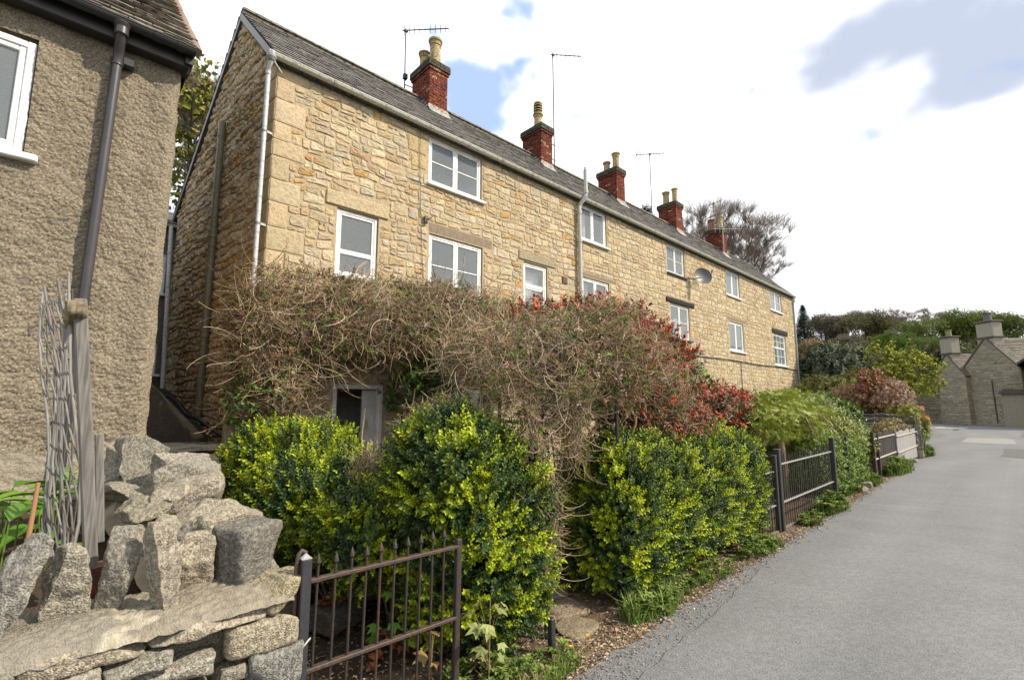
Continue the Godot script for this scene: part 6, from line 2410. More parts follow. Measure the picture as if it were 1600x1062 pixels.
func build_small_trees() -> void:
	# weeping little tree with fern-like leaves behind the railings
	var tr := thing("weeping_tree", "small weeping tree with yellow green feathery leaves behind the black railings", "tree", Vector3(8.95, 0, -2.9))
	rg.seed = 81
	var mb := MB.new()
	mb.tube([Vector3(0.08, 0, 0), Vector3(0.03, 0.6, 0.02), Vector3(-0.03, 1.1, 0), Vector3(-0.06, 1.3, 0)], [0.085, 0.08, 0.075, 0.09], 10, Color(0.24, 0.185, 0.125))
	var heads := [Vector3(-0.06, 1.28, 0)]
	for k in 15:
		var a := TAU * k / 15.0 + rnd(-0.2, 0.2)
		var l := rnd(0.5, 1.25)
		var e := Vector3(cos(a) * l, 1.38 + rnd(-0.05, 0.12) , sin(a) * l * 0.62)
		var q := Vector3(cos(a) * l * 1.3, 1.1 + rnd(-0.25, 0.1), sin(a) * l * 0.8)
		mb.tube([Vector3(-0.06, 1.25, 0), Vector3(cos(a) * l * 0.45, 1.45, sin(a) * l * 0.3), e, q], [0.03, 0.02, 0.012, 0.004], 6, vary(Color(0.26, 0.19, 0.11), 0.2), false)
	mb.tube([Vector3(-0.04, 1.2, 0), Vector3(0.5, 1.32, 0.05), Vector3(0.95, 1.28, 0.1)], [0.075, 0.06, 0.05], 9, Color(0.3, 0.21, 0.12))
	put("trunk", mb, M.bark, tr)
	# compound drooping leaf
	var fl := MB.new()
	fl.tube([Vector3.ZERO, Vector3(0, 0.1, 0.0), Vector3(0, 0.19, -0.03)], [0.0018, 0.001], 3, Color(0.8, 0.8, 0.5), false)
	for k in 7:
		for s in [-1.0, 1.0]:
			leaf(fl, Vector3(0, 0.03 + k * 0.024, -0.003 * k), Vector3(s, 0.5, -0.35), Vector3(0, 0.2, 1), 0.06, 0.02, Color(rnd(0.85, 1.1), rnd(0.85, 1.1), 1))
	var heap := [[Vector3(8.35, 1.46, -2.8), Vector3(0.75, 0.12, 0.5)], [Vector3(9.5, 1.5, -2.9), Vector3(0.9, 0.13, 0.55)], [Vector3(8.0, 1.22, -2.75), Vector3(0.55, 0.22, 0.4)], [Vector3(10.35, 1.25, -2.95), Vector3(0.6, 0.2, 0.4)], [Vector3(9.6, 1.74, -2.95), Vector3(0.6, 0.1, 0.4)], [Vector3(8.8, 1.66, -2.9), Vector3(0.5, 0.1, 0.4)], [Vector3(9.9, 1.05, -2.8), Vector3(0.35, 0.25, 0.3)]]
	var pts := shell(3400, heap, 0.35, 0.5, 82, 0.6)
	var xs := []
	var cs := []
	rg.seed = 83
	for q in pts:
		var d: Vector3 = q[1] * 0.3 + Vector3(rnd(-1.0, 1.0), rnd(-0.9, 0.2), rnd(-1.0, 1.0))
		xs.append(Transform3D(aim(d, rnd(0, TAU)).scaled(Vector3.ONE * rnd(0.4, 0.75)), q[0] - tr.position))
		cs.append(vary(Color(0.30, 0.325, 0.04).lerp(Color(0.12, 0.18, 0.025), rg.randf() * 0.8), 0.2))
	scatter("leaves", fl.mesh(), xs, cs, M.leaf, tr)
	# clipped bright bush past the railings, and looser greenery behind it
	var bs := [lance_sprig(711, 0.1, 0.04, 12, 0.45), lance_sprig(712, 0.13, 0.05, 10, 0.4)]
	var green := func(a: Color, b: Color) -> Callable:
		return func(_p: Vector3, _o: Vector3) -> Color: return vary(a.lerp(b, rg.randf()), 0.2)
	var bushes := [
		["green_bush", "bright green rounded bush at the lane between the railings and the lone black post", "bush", [[Vector3(10.1, 0.5, -2.65), Vector3(0.65, 0.5, 0.4), 2.6], [Vector3(11.0, 0.45, -2.6), Vector3(0.6, 0.5, 0.4), 2.6]], 3000, bs, Vector2(0.7, 1.1), Color(0.11, 0.19, 0.025), Color(0.2, 0.28, 0.04)],
		["tall_grass_clump", "loose yellow green foliage hanging behind the bright bush and the lone post", "bush", [[Vector3(11.9, 0.9, -3.0), Vector3(0.9, 0.5, 0.5)], [Vector3(12.6, 0.7, -2.75), Vector3(0.7, 0.4, 0.4)]], 1500, [lance_sprig(713, 0.2, 0.11, 10, 0.22)], Vector2(0.7, 1.2), Color(0.17, 0.22, 0.035), Color(0.25, 0.27, 0.07)],
		["feathery_bush", "feathery grey green bush drooping behind the small weeping tree", "bush", [[Vector3(12.6, 1.15, -3.5), Vector3(0.9, 0.45, 0.6)], [Vector3(11.6, 0.95, -3.6), Vector3(0.8, 0.5, 0.6)]], 1600, [lance_sprig(714, 0.25, 0.14, 12, 0.13)], Vector2(0.8, 1.2), Color(0.13, 0.17, 0.06), Color(0.2, 0.23, 0.07)],
		["leafy_shrub", "mid green shrub with dark hollows left of the stone garden wall", "shrub", [[Vector3(16.0, 1.05, -4.0), Vector3(1.3, 0.55, 0.8)], [Vector3(14.5, 0.95, -4.2), Vector3(1.1, 0.6, 0.8)], [Vector3(17.3, 1.0, -4.6), Vector3(0.9, 0.6, 0.8)]], 2400, [lance_sprig(715, 0.2, 0.12, 9, 0.45)], Vector2(0.8, 1.3), Color(0.045, 0.085, 0.02), Color(0.16, 0.24, 0.04)],
		["ivy_mound", "yellow green ivy hanging over the lane end of the stone garden wall", "ivy", [[Vector3(18.7, 1.25, -2.35), Vector3(0.25, 0.2, 0.2)], [Vector3(18.9, 0.85, -2.15), Vector3(0.15, 0.45, 0.1)], [Vector3(20.0, 1.25, -2.8), Vector3(1.2, 0.2, 0.25)]], 600, bs, Vector2(1.2, 1.8), Color(0.16, 0.2, 0.02), Color(0.27, 0.28, 0.03)],
		["wall_top_weeds", "reddish yellow weeds growing along the foot of the stone garden wall", "weeds", [[Vector3(17.6, 0.82, -2.6), Vector3(0.5, 0.22, 0.25)], [Vector3(16.6, 0.75, -2.7), Vector3(0.6, 0.25, 0.25)]], 500, bs, Vector2(1.0, 1.5), Color(0.2, 0.19, 0.05), Color(0.26, 0.16, 0.08)],
		["copper_hedge", "clipped copper brown beech hedge on top of the stone garden wall", "hedge", [[Vector3(20.0, 1.78, -3.1), Vector3(1.1, 0.48, 0.55), 3.5], [Vector3(20.3, 1.68, -3.9), Vector3(1.0, 0.42, 0.6), 3.5], [Vector3(21.8, 1.72, -3.3), Vector3(1.0, 0.44, 0.5), 3.5]], 3600, bs, Vector2(1.1, 1.7), Color(0.19, 0.09, 0.055), Color(0.4, 0.26, 0.17)],
		["red_leaf_shrub", "small shrub with pinkish red new shoots standing over the copper hedge", "shrub", [[Vector3(19.5, 2.35, -3.4), Vector3(0.3, 0.16, 0.22)], [Vector3(19.3, 2.1, -3.5), Vector3(0.16, 0.25, 0.16)]], 130, [lance_sprig(716, 0.2, 0.1, 9, 0.35)], Vector2(0.9, 1.4), Color(0.36, 0.075, 0.05), Color(0.2, 0.16, 0.05)],
		["variegated_shrub", "dense dark shrub with silvery variegated leaves beyond the end of the terrace", "shrub", [[Vector3(29.3, 3.35, -6.8), Vector3(1.3, 1.05, 1.2)], [Vector3(30.4, 3.2, -6.4), Vector3(1.2, 1.1, 1.0)], [Vector3(29.2, 2.3, -6.4), Vector3(1.6, 0.8, 1.0)]], 3600, [lance_sprig(717, 0.3, 0.16, 11, 0.4)], Vector2(0.8, 1.3), Color(0.03, 0.05, 0.022), Color(0.2, 0.22, 0.17)],
		["flowering_shrub", "sparse shrub with pale pink blossom above the dark variegated shrub", "shrub", [[Vector3(31.2, 4.3, -6.9), Vector3(0.9, 0.45, 0.6)], [Vector3(29.6, 4.45, -7.6), Vector3(0.7, 0.35, 0.5)]], 300, [lance_sprig(718, 0.3, 0.12, 9, 0.5)], Vector2(0.8, 1.2), Color(0.42, 0.24, 0.19), Color(0.16, 0.17, 0.07)],
		["mixed_shrub", "scrubby olive green shrub between the copper hedge and the cottage end", "shrub", [[Vector3(27.0, 2.2, -5.2), Vector3(1.5, 0.75, 0.9)], [Vector3(25.0, 1.8, -4.6), Vector3(1.5, 0.6, 0.9)], [Vector3(24.0, 1.9, -5.8), Vector3(1.5, 0.7, 0.9)]], 2600, [lance_sprig(719, 0.24, 0.12, 9, 0.4)], Vector2(0.8, 1.3), Color(0.075, 0.085, 0.03), Color(0.2, 0.19, 0.06)],
		["grey_shrub", "grey green half bare shrub in front of the dark garden pole", "shrub", [[Vector3(33.0, 3.2, -6.0), Vector3(1.3, 1.5, 1.1)], [Vector3(33.6, 4.1, -6.5), Vector3(1.0, 0.9, 0.9)]], 900, [lance_sprig(720, 0.3, 0.11, 9, 0.3)], Vector2(0.8, 1.3), Color(0.1, 0.12, 0.08), Color(0.2, 0.22, 0.16)],
		["yellow_green_shrub", "airy shrub with round yellow green leaves above the copper hedge", "shrub", [[Vector3(31.0, 3.5, -5.0), Vector3(1.2, 1.15, 1.0)], [Vector3(31.4, 2.9, -3.6), Vector3(1.3, 1.0, 1.0)], [Vector3(32.0, 3.3, -4.2), Vector3(1.0, 1.2, 0.9)]], 850, [lance_sprig(721, 0.3, 0.13, 8, 0.7)], Vector2(0.8, 1.2), Color(0.2, 0.23, 0.03), Color(0.3, 0.3, 0.05)],
		["garden_border", "bright green border plants with a few mauve flowers in the raised garden", "flower bed", [[Vector3(19.5, 1.3, -5.2), Vector3(0.9, 0.35, 0.8)], [Vector3(21.5, 1.45, -5.0), Vector3(1.4, 0.4, 0.8)], [Vector3(23.0, 1.45, -6.8), Vector3(1.6, 0.5, 0.8)], [Vector3(18.2, 1.2, -6.6), Vector3(1.2, 0.5, 0.9)]], 2000, [lance_sprig(722, 0.18, 0.1, 10, 0.35)], Vector2(0.8, 1.3), Color(0.1, 0.18, 0.03), Color(0.22, 0.28, 0.06)],
	]
	for b in bushes:
		var heap2: Array = b[3]
		var base: Vector3 = heap2[0][0]
		var o := thing(b[0], b[1], b[2], Vector3(base.x, gh(base.x, base.z), base.z))
		foliage("leaves", o, shell(b[4], heap2, 0.55, 0.24, 820 + int(base.x * 10), 0.1), b[5], M.leaf if base.x < 25 else M.soft_leaf, 0.45, b[6], green.call(b[7], b[8]))
		bush_stems(o, o.position, heap2, 14, 0.012, Color(0.14, 0.11, 0.08), 830 + int(base.x))


# ---------------------------------------------------------------- verge, weeds, litter
func palmate(mb: MB, f: Transform3D, size: float, cc: Color) -> void:
	var pts := []
	for k in 5:
		var a := deg_to_rad(-110 + k * 55.0)
		var l: float = [0.55, 0.85, 1.0, 0.85, 0.55][k]
		pts.append(Vector3(sin(a) * l, cos(a) * l + 0.2, -0.12 * l) * size)
		if k < 4:
			var b := deg_to_rad(-110 + k * 55.0 + 27.5)
			pts.append(Vector3(sin(b) * 0.48, cos(b) * 0.48 + 0.2, 0.03) * size)
	var c := Vector3(0, 0.2, 0.02) * size
	var foot := Vector3(0, 0, -0.02) * size
	var prev := foot
	for p in pts:
		mb.tri(f * c, f * p, f * prev, cc)
		prev = p
	mb.tri(f * c, f * foot, f * prev, cc)


func tuft(sd: int, n: int, h: float) -> ArrayMesh:
	rg.seed = sd
	var mb := MB.new()
	for i in n:
		var a := rnd(0, TAU)
		var l := h * rnd(0.5, 1.0)
		var o := Vector3(rnd(-0.03, 0.03), 0, rnd(-0.03, 0.03))
		var lean := rnd(0.15, 0.8)
		var m := o + Vector3(cos(a) * lean * l * 0.35, l * 0.65, sin(a) * lean * l * 0.35)
		var e := o + Vector3(cos(a) * lean * l, l * (1.05 - lean * 0.45), sin(a) * lean * l)
		var s := Vector3(-sin(a), 0, cos(a)) * 0.0035
		var g := rnd(0.75, 1.2)
		var c := Color(g, g, g)
		mb.quad(o - s, o + s, m + s * 0.8, m - s * 0.8, c)
		mb.tri(m - s * 0.8, m + s * 0.8, e, c)
	return mb.mesh()


func build_verge() -> void:
	var grass := [tuft(91, 16, 0.13), tuft(92, 12, 0.09), tuft(93, 20, 0.17)]
	var weed := [lance_sprig(94, 0.05, 0.045, 10, 0.55), lance_sprig(95, 0.07, 0.06, 9, 0.5)]
	rg.seed = 96
	# clumps of grass and weeds at the foot of the hedges and fences: x, z, radius x, radius z, number, height
	var clumps := [
		["grass_tuft", "tuft of long grass at the near corner of the long box hedge", [3.55, -2.14, 0.35, 0.13, 130, 1.35, 0.6]],
		["verge_grass", "thin grass and weeds under the middle of the long hedge", [4.5, -2.15, 0.6, 0.12, 140, 0.8, 0.55]],
		["nettle_clump", "green nettles and weeds at the far foot of the long box hedge", [5.75, -2.13, 0.5, 0.15, 200, 1.0, 0.25]],
		["verge_weeds", "leafy weeds at the verge before the long black railings", [7.55, -2.1, 0.35, 0.14, 90, 1.0, 0.25]],
		["verge_weeds", "broad green weeds under the long railings near their far end", [8.6, -2.12, 0.55, 0.16, 230, 1.9, 0.12]],
		["verge_weeds", "low green weeds by the pale stone past the railings", [10.6, -2.3, 0.5, 0.15, 130, 1.4, 0.2]],
		["verge_weeds", "thick green weeds in front of the dark boarded fence", [14.4, -2.2, 0.95, 0.22, 420, 2.4, 0.35]],
		["verge_weeds", "weedy clump at the lane end of the grey sheet fence", [19.6, -2.25, 0.8, 0.2, 240, 2.6, 0.25]],
		["verge_weeds", "green weeds between the bright bush and the rusty board", [11.9, -2.3, 0.45, 0.2, 200, 1.8, 0.3]],
		["gate_grass", "grass tufts and dandelion leaves beside the gate end of the verge", [2.15, -2.1, 0.4, 0.12, 150, 0.85, 0.6]],
		["gate_weeds", "small bright green weeds under the left hedge beside the gate", [1.95, -2.3, 0.25, 0.18, 130, 0.9, 0.1]],
	]
	for c in clumps:
		var q: Array = c[2]
		var o := thing(c[0], c[1], "grass" if "grass" in c[0] else "weeds", Vector3(q[0], 0, q[1]))
		var lists := [[], [], [], [], []]
		var cols := [[], [], [], [], []]
		for i in q[4]:
			var a := rnd(0, TAU)
			var r := sqrt(rg.randf())
			var p := Vector3(cos(a) * r * q[2], 0.0, sin(a) * r * q[3])
			var is_grass: bool = rg.randf() < q[6]
			var k := rg.randi() % 3 if is_grass else 3 + rg.randi() % 2
			var b := Basis(Vector3.UP, rnd(0, TAU)) * Basis(Vector3(1, 0, 0), rnd(-0.3, 0.3))
			var lift: float = 0.0 if is_grass else rnd(0.0, 0.12) * q[5] * (1.0 - r * 0.6)
			lists[k].append(Transform3D(b.scaled(Vector3.ONE * rnd(0.6, 1.15) * (q[5] if is_grass else lerpf(1.0, q[5], 0.6))), p + Vector3(0, lift, 0)))
			cols[k].append(vary(Color(0.09, 0.15, 0.03).lerp(Color(0.19, 0.25, 0.06), rg.randf()) if rg.randf() > 0.12 else Color(0.28, 0.24, 0.12), 0.25))
		for k in 5:
			if lists[k].size():
				scatter("blades" if k < 3 else "leaves", grass[k] if k < 3 else weed[k - 3], lists[k], cols[k], M.soft_leaf, o)
	# leaf litter and chips on verge and garden: nobody could count it
	var bit := MB.new()
	leaf(bit, Vector3(-0.012, 0, 0), Vector3(1, 0.1, 0), Vector3(0, 1, 0.2), 0.026, 0.014, Color.WHITE)
	var st := MB.new()
	st.tube([Vector3(-0.04, 0, 0), Vector3(0, 0.004, 0.004), Vector3(0.04, 0, 0)], [0.0016], 3, Color.WHITE, false)
	var xs := []
	var cs := []
	var x2 := []
	var c2 := []
	for i in 17000:
		var x := rnd(1.6, 15.0)
		x = lerpf(1.6, 15.0, pow((x - 1.6) / 13.4, 1.6))
		var z := -2.12 - 0.01 * x + rg.randfn() * 0.11 + absf(rg.randfn()) * 0.03
		if i % 4 == 0:
			x = rnd(0.9, 3.6)
			z = rnd(-4.2, -2.0)
		if z > lane_edge(x) + 0.22:
			continue
		var p := Vector3(x, maxf(gh(x, z), 0.016 if z > lane_edge(x) else -1.0) + 0.006, z)
		var t := Transform3D(Basis(Vector3.UP, rnd(0, TAU)) * Basis(Vector3(1, 0, 0), rnd(-0.5, 0.5)) * Basis().scaled(Vector3.ONE * rnd(0.4, 1.3)), p)
		var c := vary(Color(0.2, 0.135, 0.08).lerp(Color(0.42, 0.32, 0.21), rg.randf()), 0.25)
		if rg.randf() < 0.2:
			c = vary(Color(0.09, 0.065, 0.045), 0.3)
		if i % 5 == 0:
			x2.append(t)
			c2.append(c)
		else:
			xs.append(t)
			cs.append(c)
	var lt := scatter("leaf_litter", bit.mesh(), xs, cs, M.twig)
	tag(lt, "dry brown leaf litter strewn along the verge", "leaf litter")
	lt = scatter("twig_litter", st.mesh(), x2, c2, M.twig)
	tag(lt, "thin dry twigs strewn along the verge", "twigs")
	# gravel chips along the lane edge
	var chip := MB.new()
	boulder(chip, Transform3D.IDENTITY, Vector3(0.008, 0.005, 0.007), 2, 3.0, 0.0, 1.0, Color.WHITE)
	xs = []
	cs = []
	for i in 3200:
		var x := 0.5 + 14.0 * pow(rg.randf(), 1.7)
		var z := lane_edge(x) + absf(rg.randfn()) * 0.22 - 0.05
		xs.append(Transform3D(Basis.from_euler(Vector3(rnd(0, 6), rnd(0, 6), rnd(0, 6))).scaled(Vector3.ONE * rnd(0.3, 1.0)), Vector3(x, 0.016, z)))
		cs.append(vary(Color(0.2, 0.19, 0.175), 0.5))
	lt = scatter("gravel", chip.mesh(), xs, cs, M.twig)
	tag(lt, "loose grit gathered along the edge of the lane", "gravel")
	# big hellebore leaves by the left house, each leaf its own
	var pl := thing("hellebore_clump", "clump of broad glossy green leaves behind the wall at the left edge", "plant", Vector3(-0.12, 0.72, -3.8))
	rg.seed = 97
	for i in 70:
		var a := rnd(0, TAU)
		var mb := MB.new()
		var foot := Vector3(rnd(-0.42, 0.2), 0, rnd(-0.7, 0.75))
		var h := rnd(0.12, 0.46)
		var l := rnd(0.16, 0.27)
		var d := Vector3(cos(a), rnd(0.1, 0.9), sin(a)).normalized()
		mb.tube([Vector3.ZERO, Vector3(cos(a) * 0.03, h, sin(a) * 0.03)], [0.004], 4, Color(0.1, 0.17, 0.03), false)
		var s := d.cross(Vector3.UP).normalized()
		var n := s.cross(d)
		var base := Vector3(cos(a) * 0.03, h, sin(a) * 0.03)
		var cc := vary(Color(0.07, 0.16, 0.02).lerp(Color(0.15, 0.26, 0.035), rg.randf()), 0.2)
		var prev_c := base
		var prev_w := 0.0
		for k in range(1, 6):
			var t := k / 5.0
			var w: float = l * 0.24 * sin(PI * pow(t, 0.75))
			var c := base + d * l * t - Vector3(0, 1, 0) * l * 0.35 * t * t
			for sg in [-1.0, 1.0]:
				var e0: Vector3 = prev_c + s * sg * prev_w + n * prev_w * 0.35
				var e1: Vector3 = c + s * sg * w + n * w * 0.35
				if sg > 0:
					mb.quad(prev_c, c, e1, e0, cc)
				else:
					mb.quad(prev_c, e0, e1, c, cc)
			prev_c = c
			prev_w = w
		put("leaf", mb, M.leaf, pl, Transform3D(Basis.IDENTITY, foot))
	# sycamore seedlings by the gate
	for s in [["sycamore_seedling", "young sycamore with large green lobed leaves seen through the gate bars", Vector3(1.68, 0, -2.9), 10, Color(0.09, 0.19, 0.025), 0.42], ["sycamore_seedling", "young sycamore with limp pale olive leaves at the gate end of the left hedge", Vector3(1.9, 0, -2.2), 15, Color(0.22, 0.24, 0.09), 0.5], ["sycamore_seedling", "bronze leaved seedling low behind the gate's right end", Vector3(1.66, 0, -2.42), 9, Color(0.2, 0.13, 0.055), 0.3]]:
		var o := thing(s[0], s[1], "seedling", s[2], 0.0, "sycamore seedlings by the gate")
		for i in s[3]:
			var a := rnd(0, TAU)
			var mb := MB.new()
			var y := rnd(0.2, 1.0) * (s[5] as float)
			var r := rnd(0.03, 0.13)
			var p := Vector3(cos(a) * r, y, sin(a) * r)
			mb.tube([Vector3(0, y * 0.6, 0) - p, Vector3.ZERO], [0.002], 3, Color(0.2, 0.14, 0.06), false)
			var nrm := Vector3(cos(a) * 0.7, rnd(0.2, 0.9), sin(a) * 0.7 + 0.3).normalized()
			var d := Vector3(cos(a), -0.6 if i % 2 else -0.2, sin(a)).normalized()
			var x := d.cross(nrm).normalized()
			palmate(mb, Transform3D(Basis(x, d, x.cross(d)), Vector3.ZERO), rnd(0.045, 0.085), vary(s[4], 0.25))
			put("leaf", mb, M.soft_leaf, o, Transform3D(Basis.IDENTITY, p))
		var st2 := MB.new()
		st2.tube([Vector3.ZERO, Vector3(0.01, s[5], 0)], [0.005, 0.003], 5, Color(0.2, 0.13, 0.07))
		put("stem", st2, M.twig, o)
	# dandelions
	var spots := [[Vector3(2.5, 0.06, -2.1), "yellow dandelion in the grass nearest the left hedge foot"], [Vector3(2.62, 0.1, -2.06), "yellow dandelion a little further along the verge, taller than its neighbour"], [Vector3(3.1, 0.03, -1.95), "small yellow dandelion flat on the verge before the long hedge"]]
	for s in spots:
		var o := thing("dandelion", s[1], "flower", Vector3(s[0].x, 0, s[0].z), 0.0, "dandelions on the verge")
		var mb := MB.new()
		for k in 26:
			var a := k * 2.4
			var e := 0.2 + 0.9 * k / 26.0
			leaf(mb, Vector3(0, s[0].y + 0.02, 0), Vector3(cos(a), e, sin(a)), Vector3(0, 1, 0), 0.018, 0.005, vary(Color(0.75, 0.5, 0.01), 0.1))
		put("flower", mb, M.soft_leaf, o)
		mb = MB.new()
		mb.tube([Vector3.ZERO, Vector3(0, s[0].y + 0.02, 0)], [0.002], 4, Color(0.15, 0.2, 0.05))
		put("stem", mb, M.twig, o)


# ---------------------------------------------------------------- far houses, hill and trees
# gabled stone house; its gable faces the lane. f: origin at the middle of the gable foot, z outwards
func stone_house(called: String, label: String, at: Vector3, turn: float, w: float, deep: float, eave: float, apex: float, chim: Array, sd: int) -> Node3D:
	rg.seed = sd
	var h := thing(called, label, "house", at, turn, "gabled cottages at the bend")
	var I := Transform3D.IDENTITY
	var stone := Color(0.45, 0.415, 0.33)
	var mb := MB.new()
	var hw := w * 0.5
	var prof := PackedVector2Array([Vector2(-hw, -0.3), Vector2(hw, -0.3), Vector2(hw, eave), Vector2(0, apex), Vector2(-hw, eave)])
	mb.prism(prof, -deep, 0.0, I, stone.darkened(0.25))
	put("wall", mb, M.mortar, h)
	var sl := (apex - eave) / hw
	var lim := func(u: float) -> float: return apex - absf(u) * sl - 0.04
	mb = MB.new()
	for q in rubble(-hw + 0.01, hw - 0.01, 0.0, apex, [], Vector2(0.12, 0.2), Vector2(0.22, 0.5), 0.01, 0.01, 0.028, lim):
		hewn(mb, q, I, 0.025, 0.012, vary(stone.lerp(Color(0.5, 0.46, 0.365), rg.randf()), 0.2), 1.0)
	put("stonework", mb, M.wallstone, h, I, "stuff")
	mb = MB.new()
	var sf := Transform3D(Basis(Vector3(0, 0, -1), Vector3.UP, Vector3(1, 0, 0)), Vector3(hw, 0, 0))
	var none := func(_u: float) -> float: return 99.0
	for q in rubble(0.01, deep, 0.0, eave, [], Vector2(0.16, 0.26), Vector2(0.3, 0.6), 0.01, 0.008, 0.025, none):
		hewn(mb, q, sf, 0.02, 0.008, vary(Color(0.36, 0.3, 0.2), 0.16), 1.0)
	put("side_stonework", mb, M.wallstone, h, I, "stuff")
	# stone slate roof
	var roof := part("roof", h)
	mb = MB.new()
	for s in [-1.0, 1.0]:
		var slope := Vector2(s * hw, eave - apex)
		var len := slope.length() + 0.18
		var dn := Vector3(slope.x, slope.y, 0).normalized()
		var n := Vector3(-dn.y * s, dn.x * s, 0) * 1.0
		n = Vector3(absf(dn.y) * s, absf(dn.x), 0)
		mb.quad(Vector3(0, apex + 0.02, 0.06), Vector3(0, apex + 0.02, -deep), Vector3(0, apex + 0.02, -deep) + dn * len, Vector3(0, apex + 0.02, 0.06) + dn * len, Color(0.08, 0.07, 0.06))
		var d := len
		while d > 0.1:
			var ex := lerpf(0.13, 0.26, d / len)
			var z := 0.07
			while z > -deep:
				var ww := rnd(0.2, 0.45)
				var cc := vary(Color(0.155, 0.138, 0.112), 0.35)
				var a := Vector3(0, apex + 0.02, z) + dn * (d + rnd(-0.02, 0.02)) + n * 0.07
				var b := a + Vector3(0, 0, -ww + 0.01)
				var e := b - dn * ex * 1.5 - n * 0.06
				var g := a - dn * ex * 1.5 - n * 0.06
				if s > 0:
					mb.quad(a, b, e, g, cc)
					mb.quad(a - n * 0.04, b - n * 0.04, b, a, cc)
				else:
					mb.quad(b, a, g, e, cc)
				z -= ww
			d -= ex
	put("stone_slates", mb, M.slate, roof, I, "stuff")
	# raised coping on the gable edges
	for s in [-1.0, 1.0]:
		mb = MB.new()
		var a := Vector3(0, apex + 0.06, 0)
		var b := Vector3(s * (hw + 0.1), eave - 0.1 * sl + 0.06, 0)
		var l := a.distance_to(b)
		mb.cbox(Vector3(-0.04, 0, -0.12), Vector3(0.05, l, 0.07), 0.01, Color(0.13, 0.12, 0.1), Transform3D(Basis(Vector3(b.y - a.y, a.x - b.x, 0).normalized() * -1.0, (b - a).normalized(), Vector3(0, 0, 1) * 1.0).orthonormalized(), a))
		put("verge_coping", mb, M.stone, roof)
	if chim.size():
		var ch := part("chimney", h)
		mb = MB.new()
		var cw: float = chim[0]
		var cy: float = chim[1]
		mb.cbox(Vector3(-cw * 0.5, apex - 0.6, -0.75), Vector3(cw * 0.5, cy, -0.02), 0.03, Color(0.36, 0.335, 0.275))
		put("stack", mb, M.stone, ch)
		mb = MB.new()
		mb.cbox(Vector3(-cw * 0.5 - 0.09, cy, -0.84), Vector3(cw * 0.5 + 0.09, cy + 0.12, 0.07), 0.02, Color(0.14, 0.13, 0.11))
		mb.cbox(Vector3(-cw * 0.5 - 0.07, apex - 0.02, -0.82), Vector3(cw * 0.5 + 0.07, apex + 0.1, 0.06), 0.02, Color(0.12, 0.11, 0.095))
		put("cap", mb, M.stone, ch)
		mb = MB.new()
		var r: float = chim[2]
		mb.lathe(Vector3(0, cy + 0.1, -0.4), [Vector2(r * 1.1, 0), Vector2(r, 0.1), Vector2(r * 0.9, chim[3]), Vector2(r * 1.1, chim[3] + 0.03), Vector2(r * 1.1, chim[3] + 0.1), Vector2(r * 0.7, chim[3] + 0.1)], 14, chim[4])
		put("chimney_pot", mb, M.pot, ch)
	return h


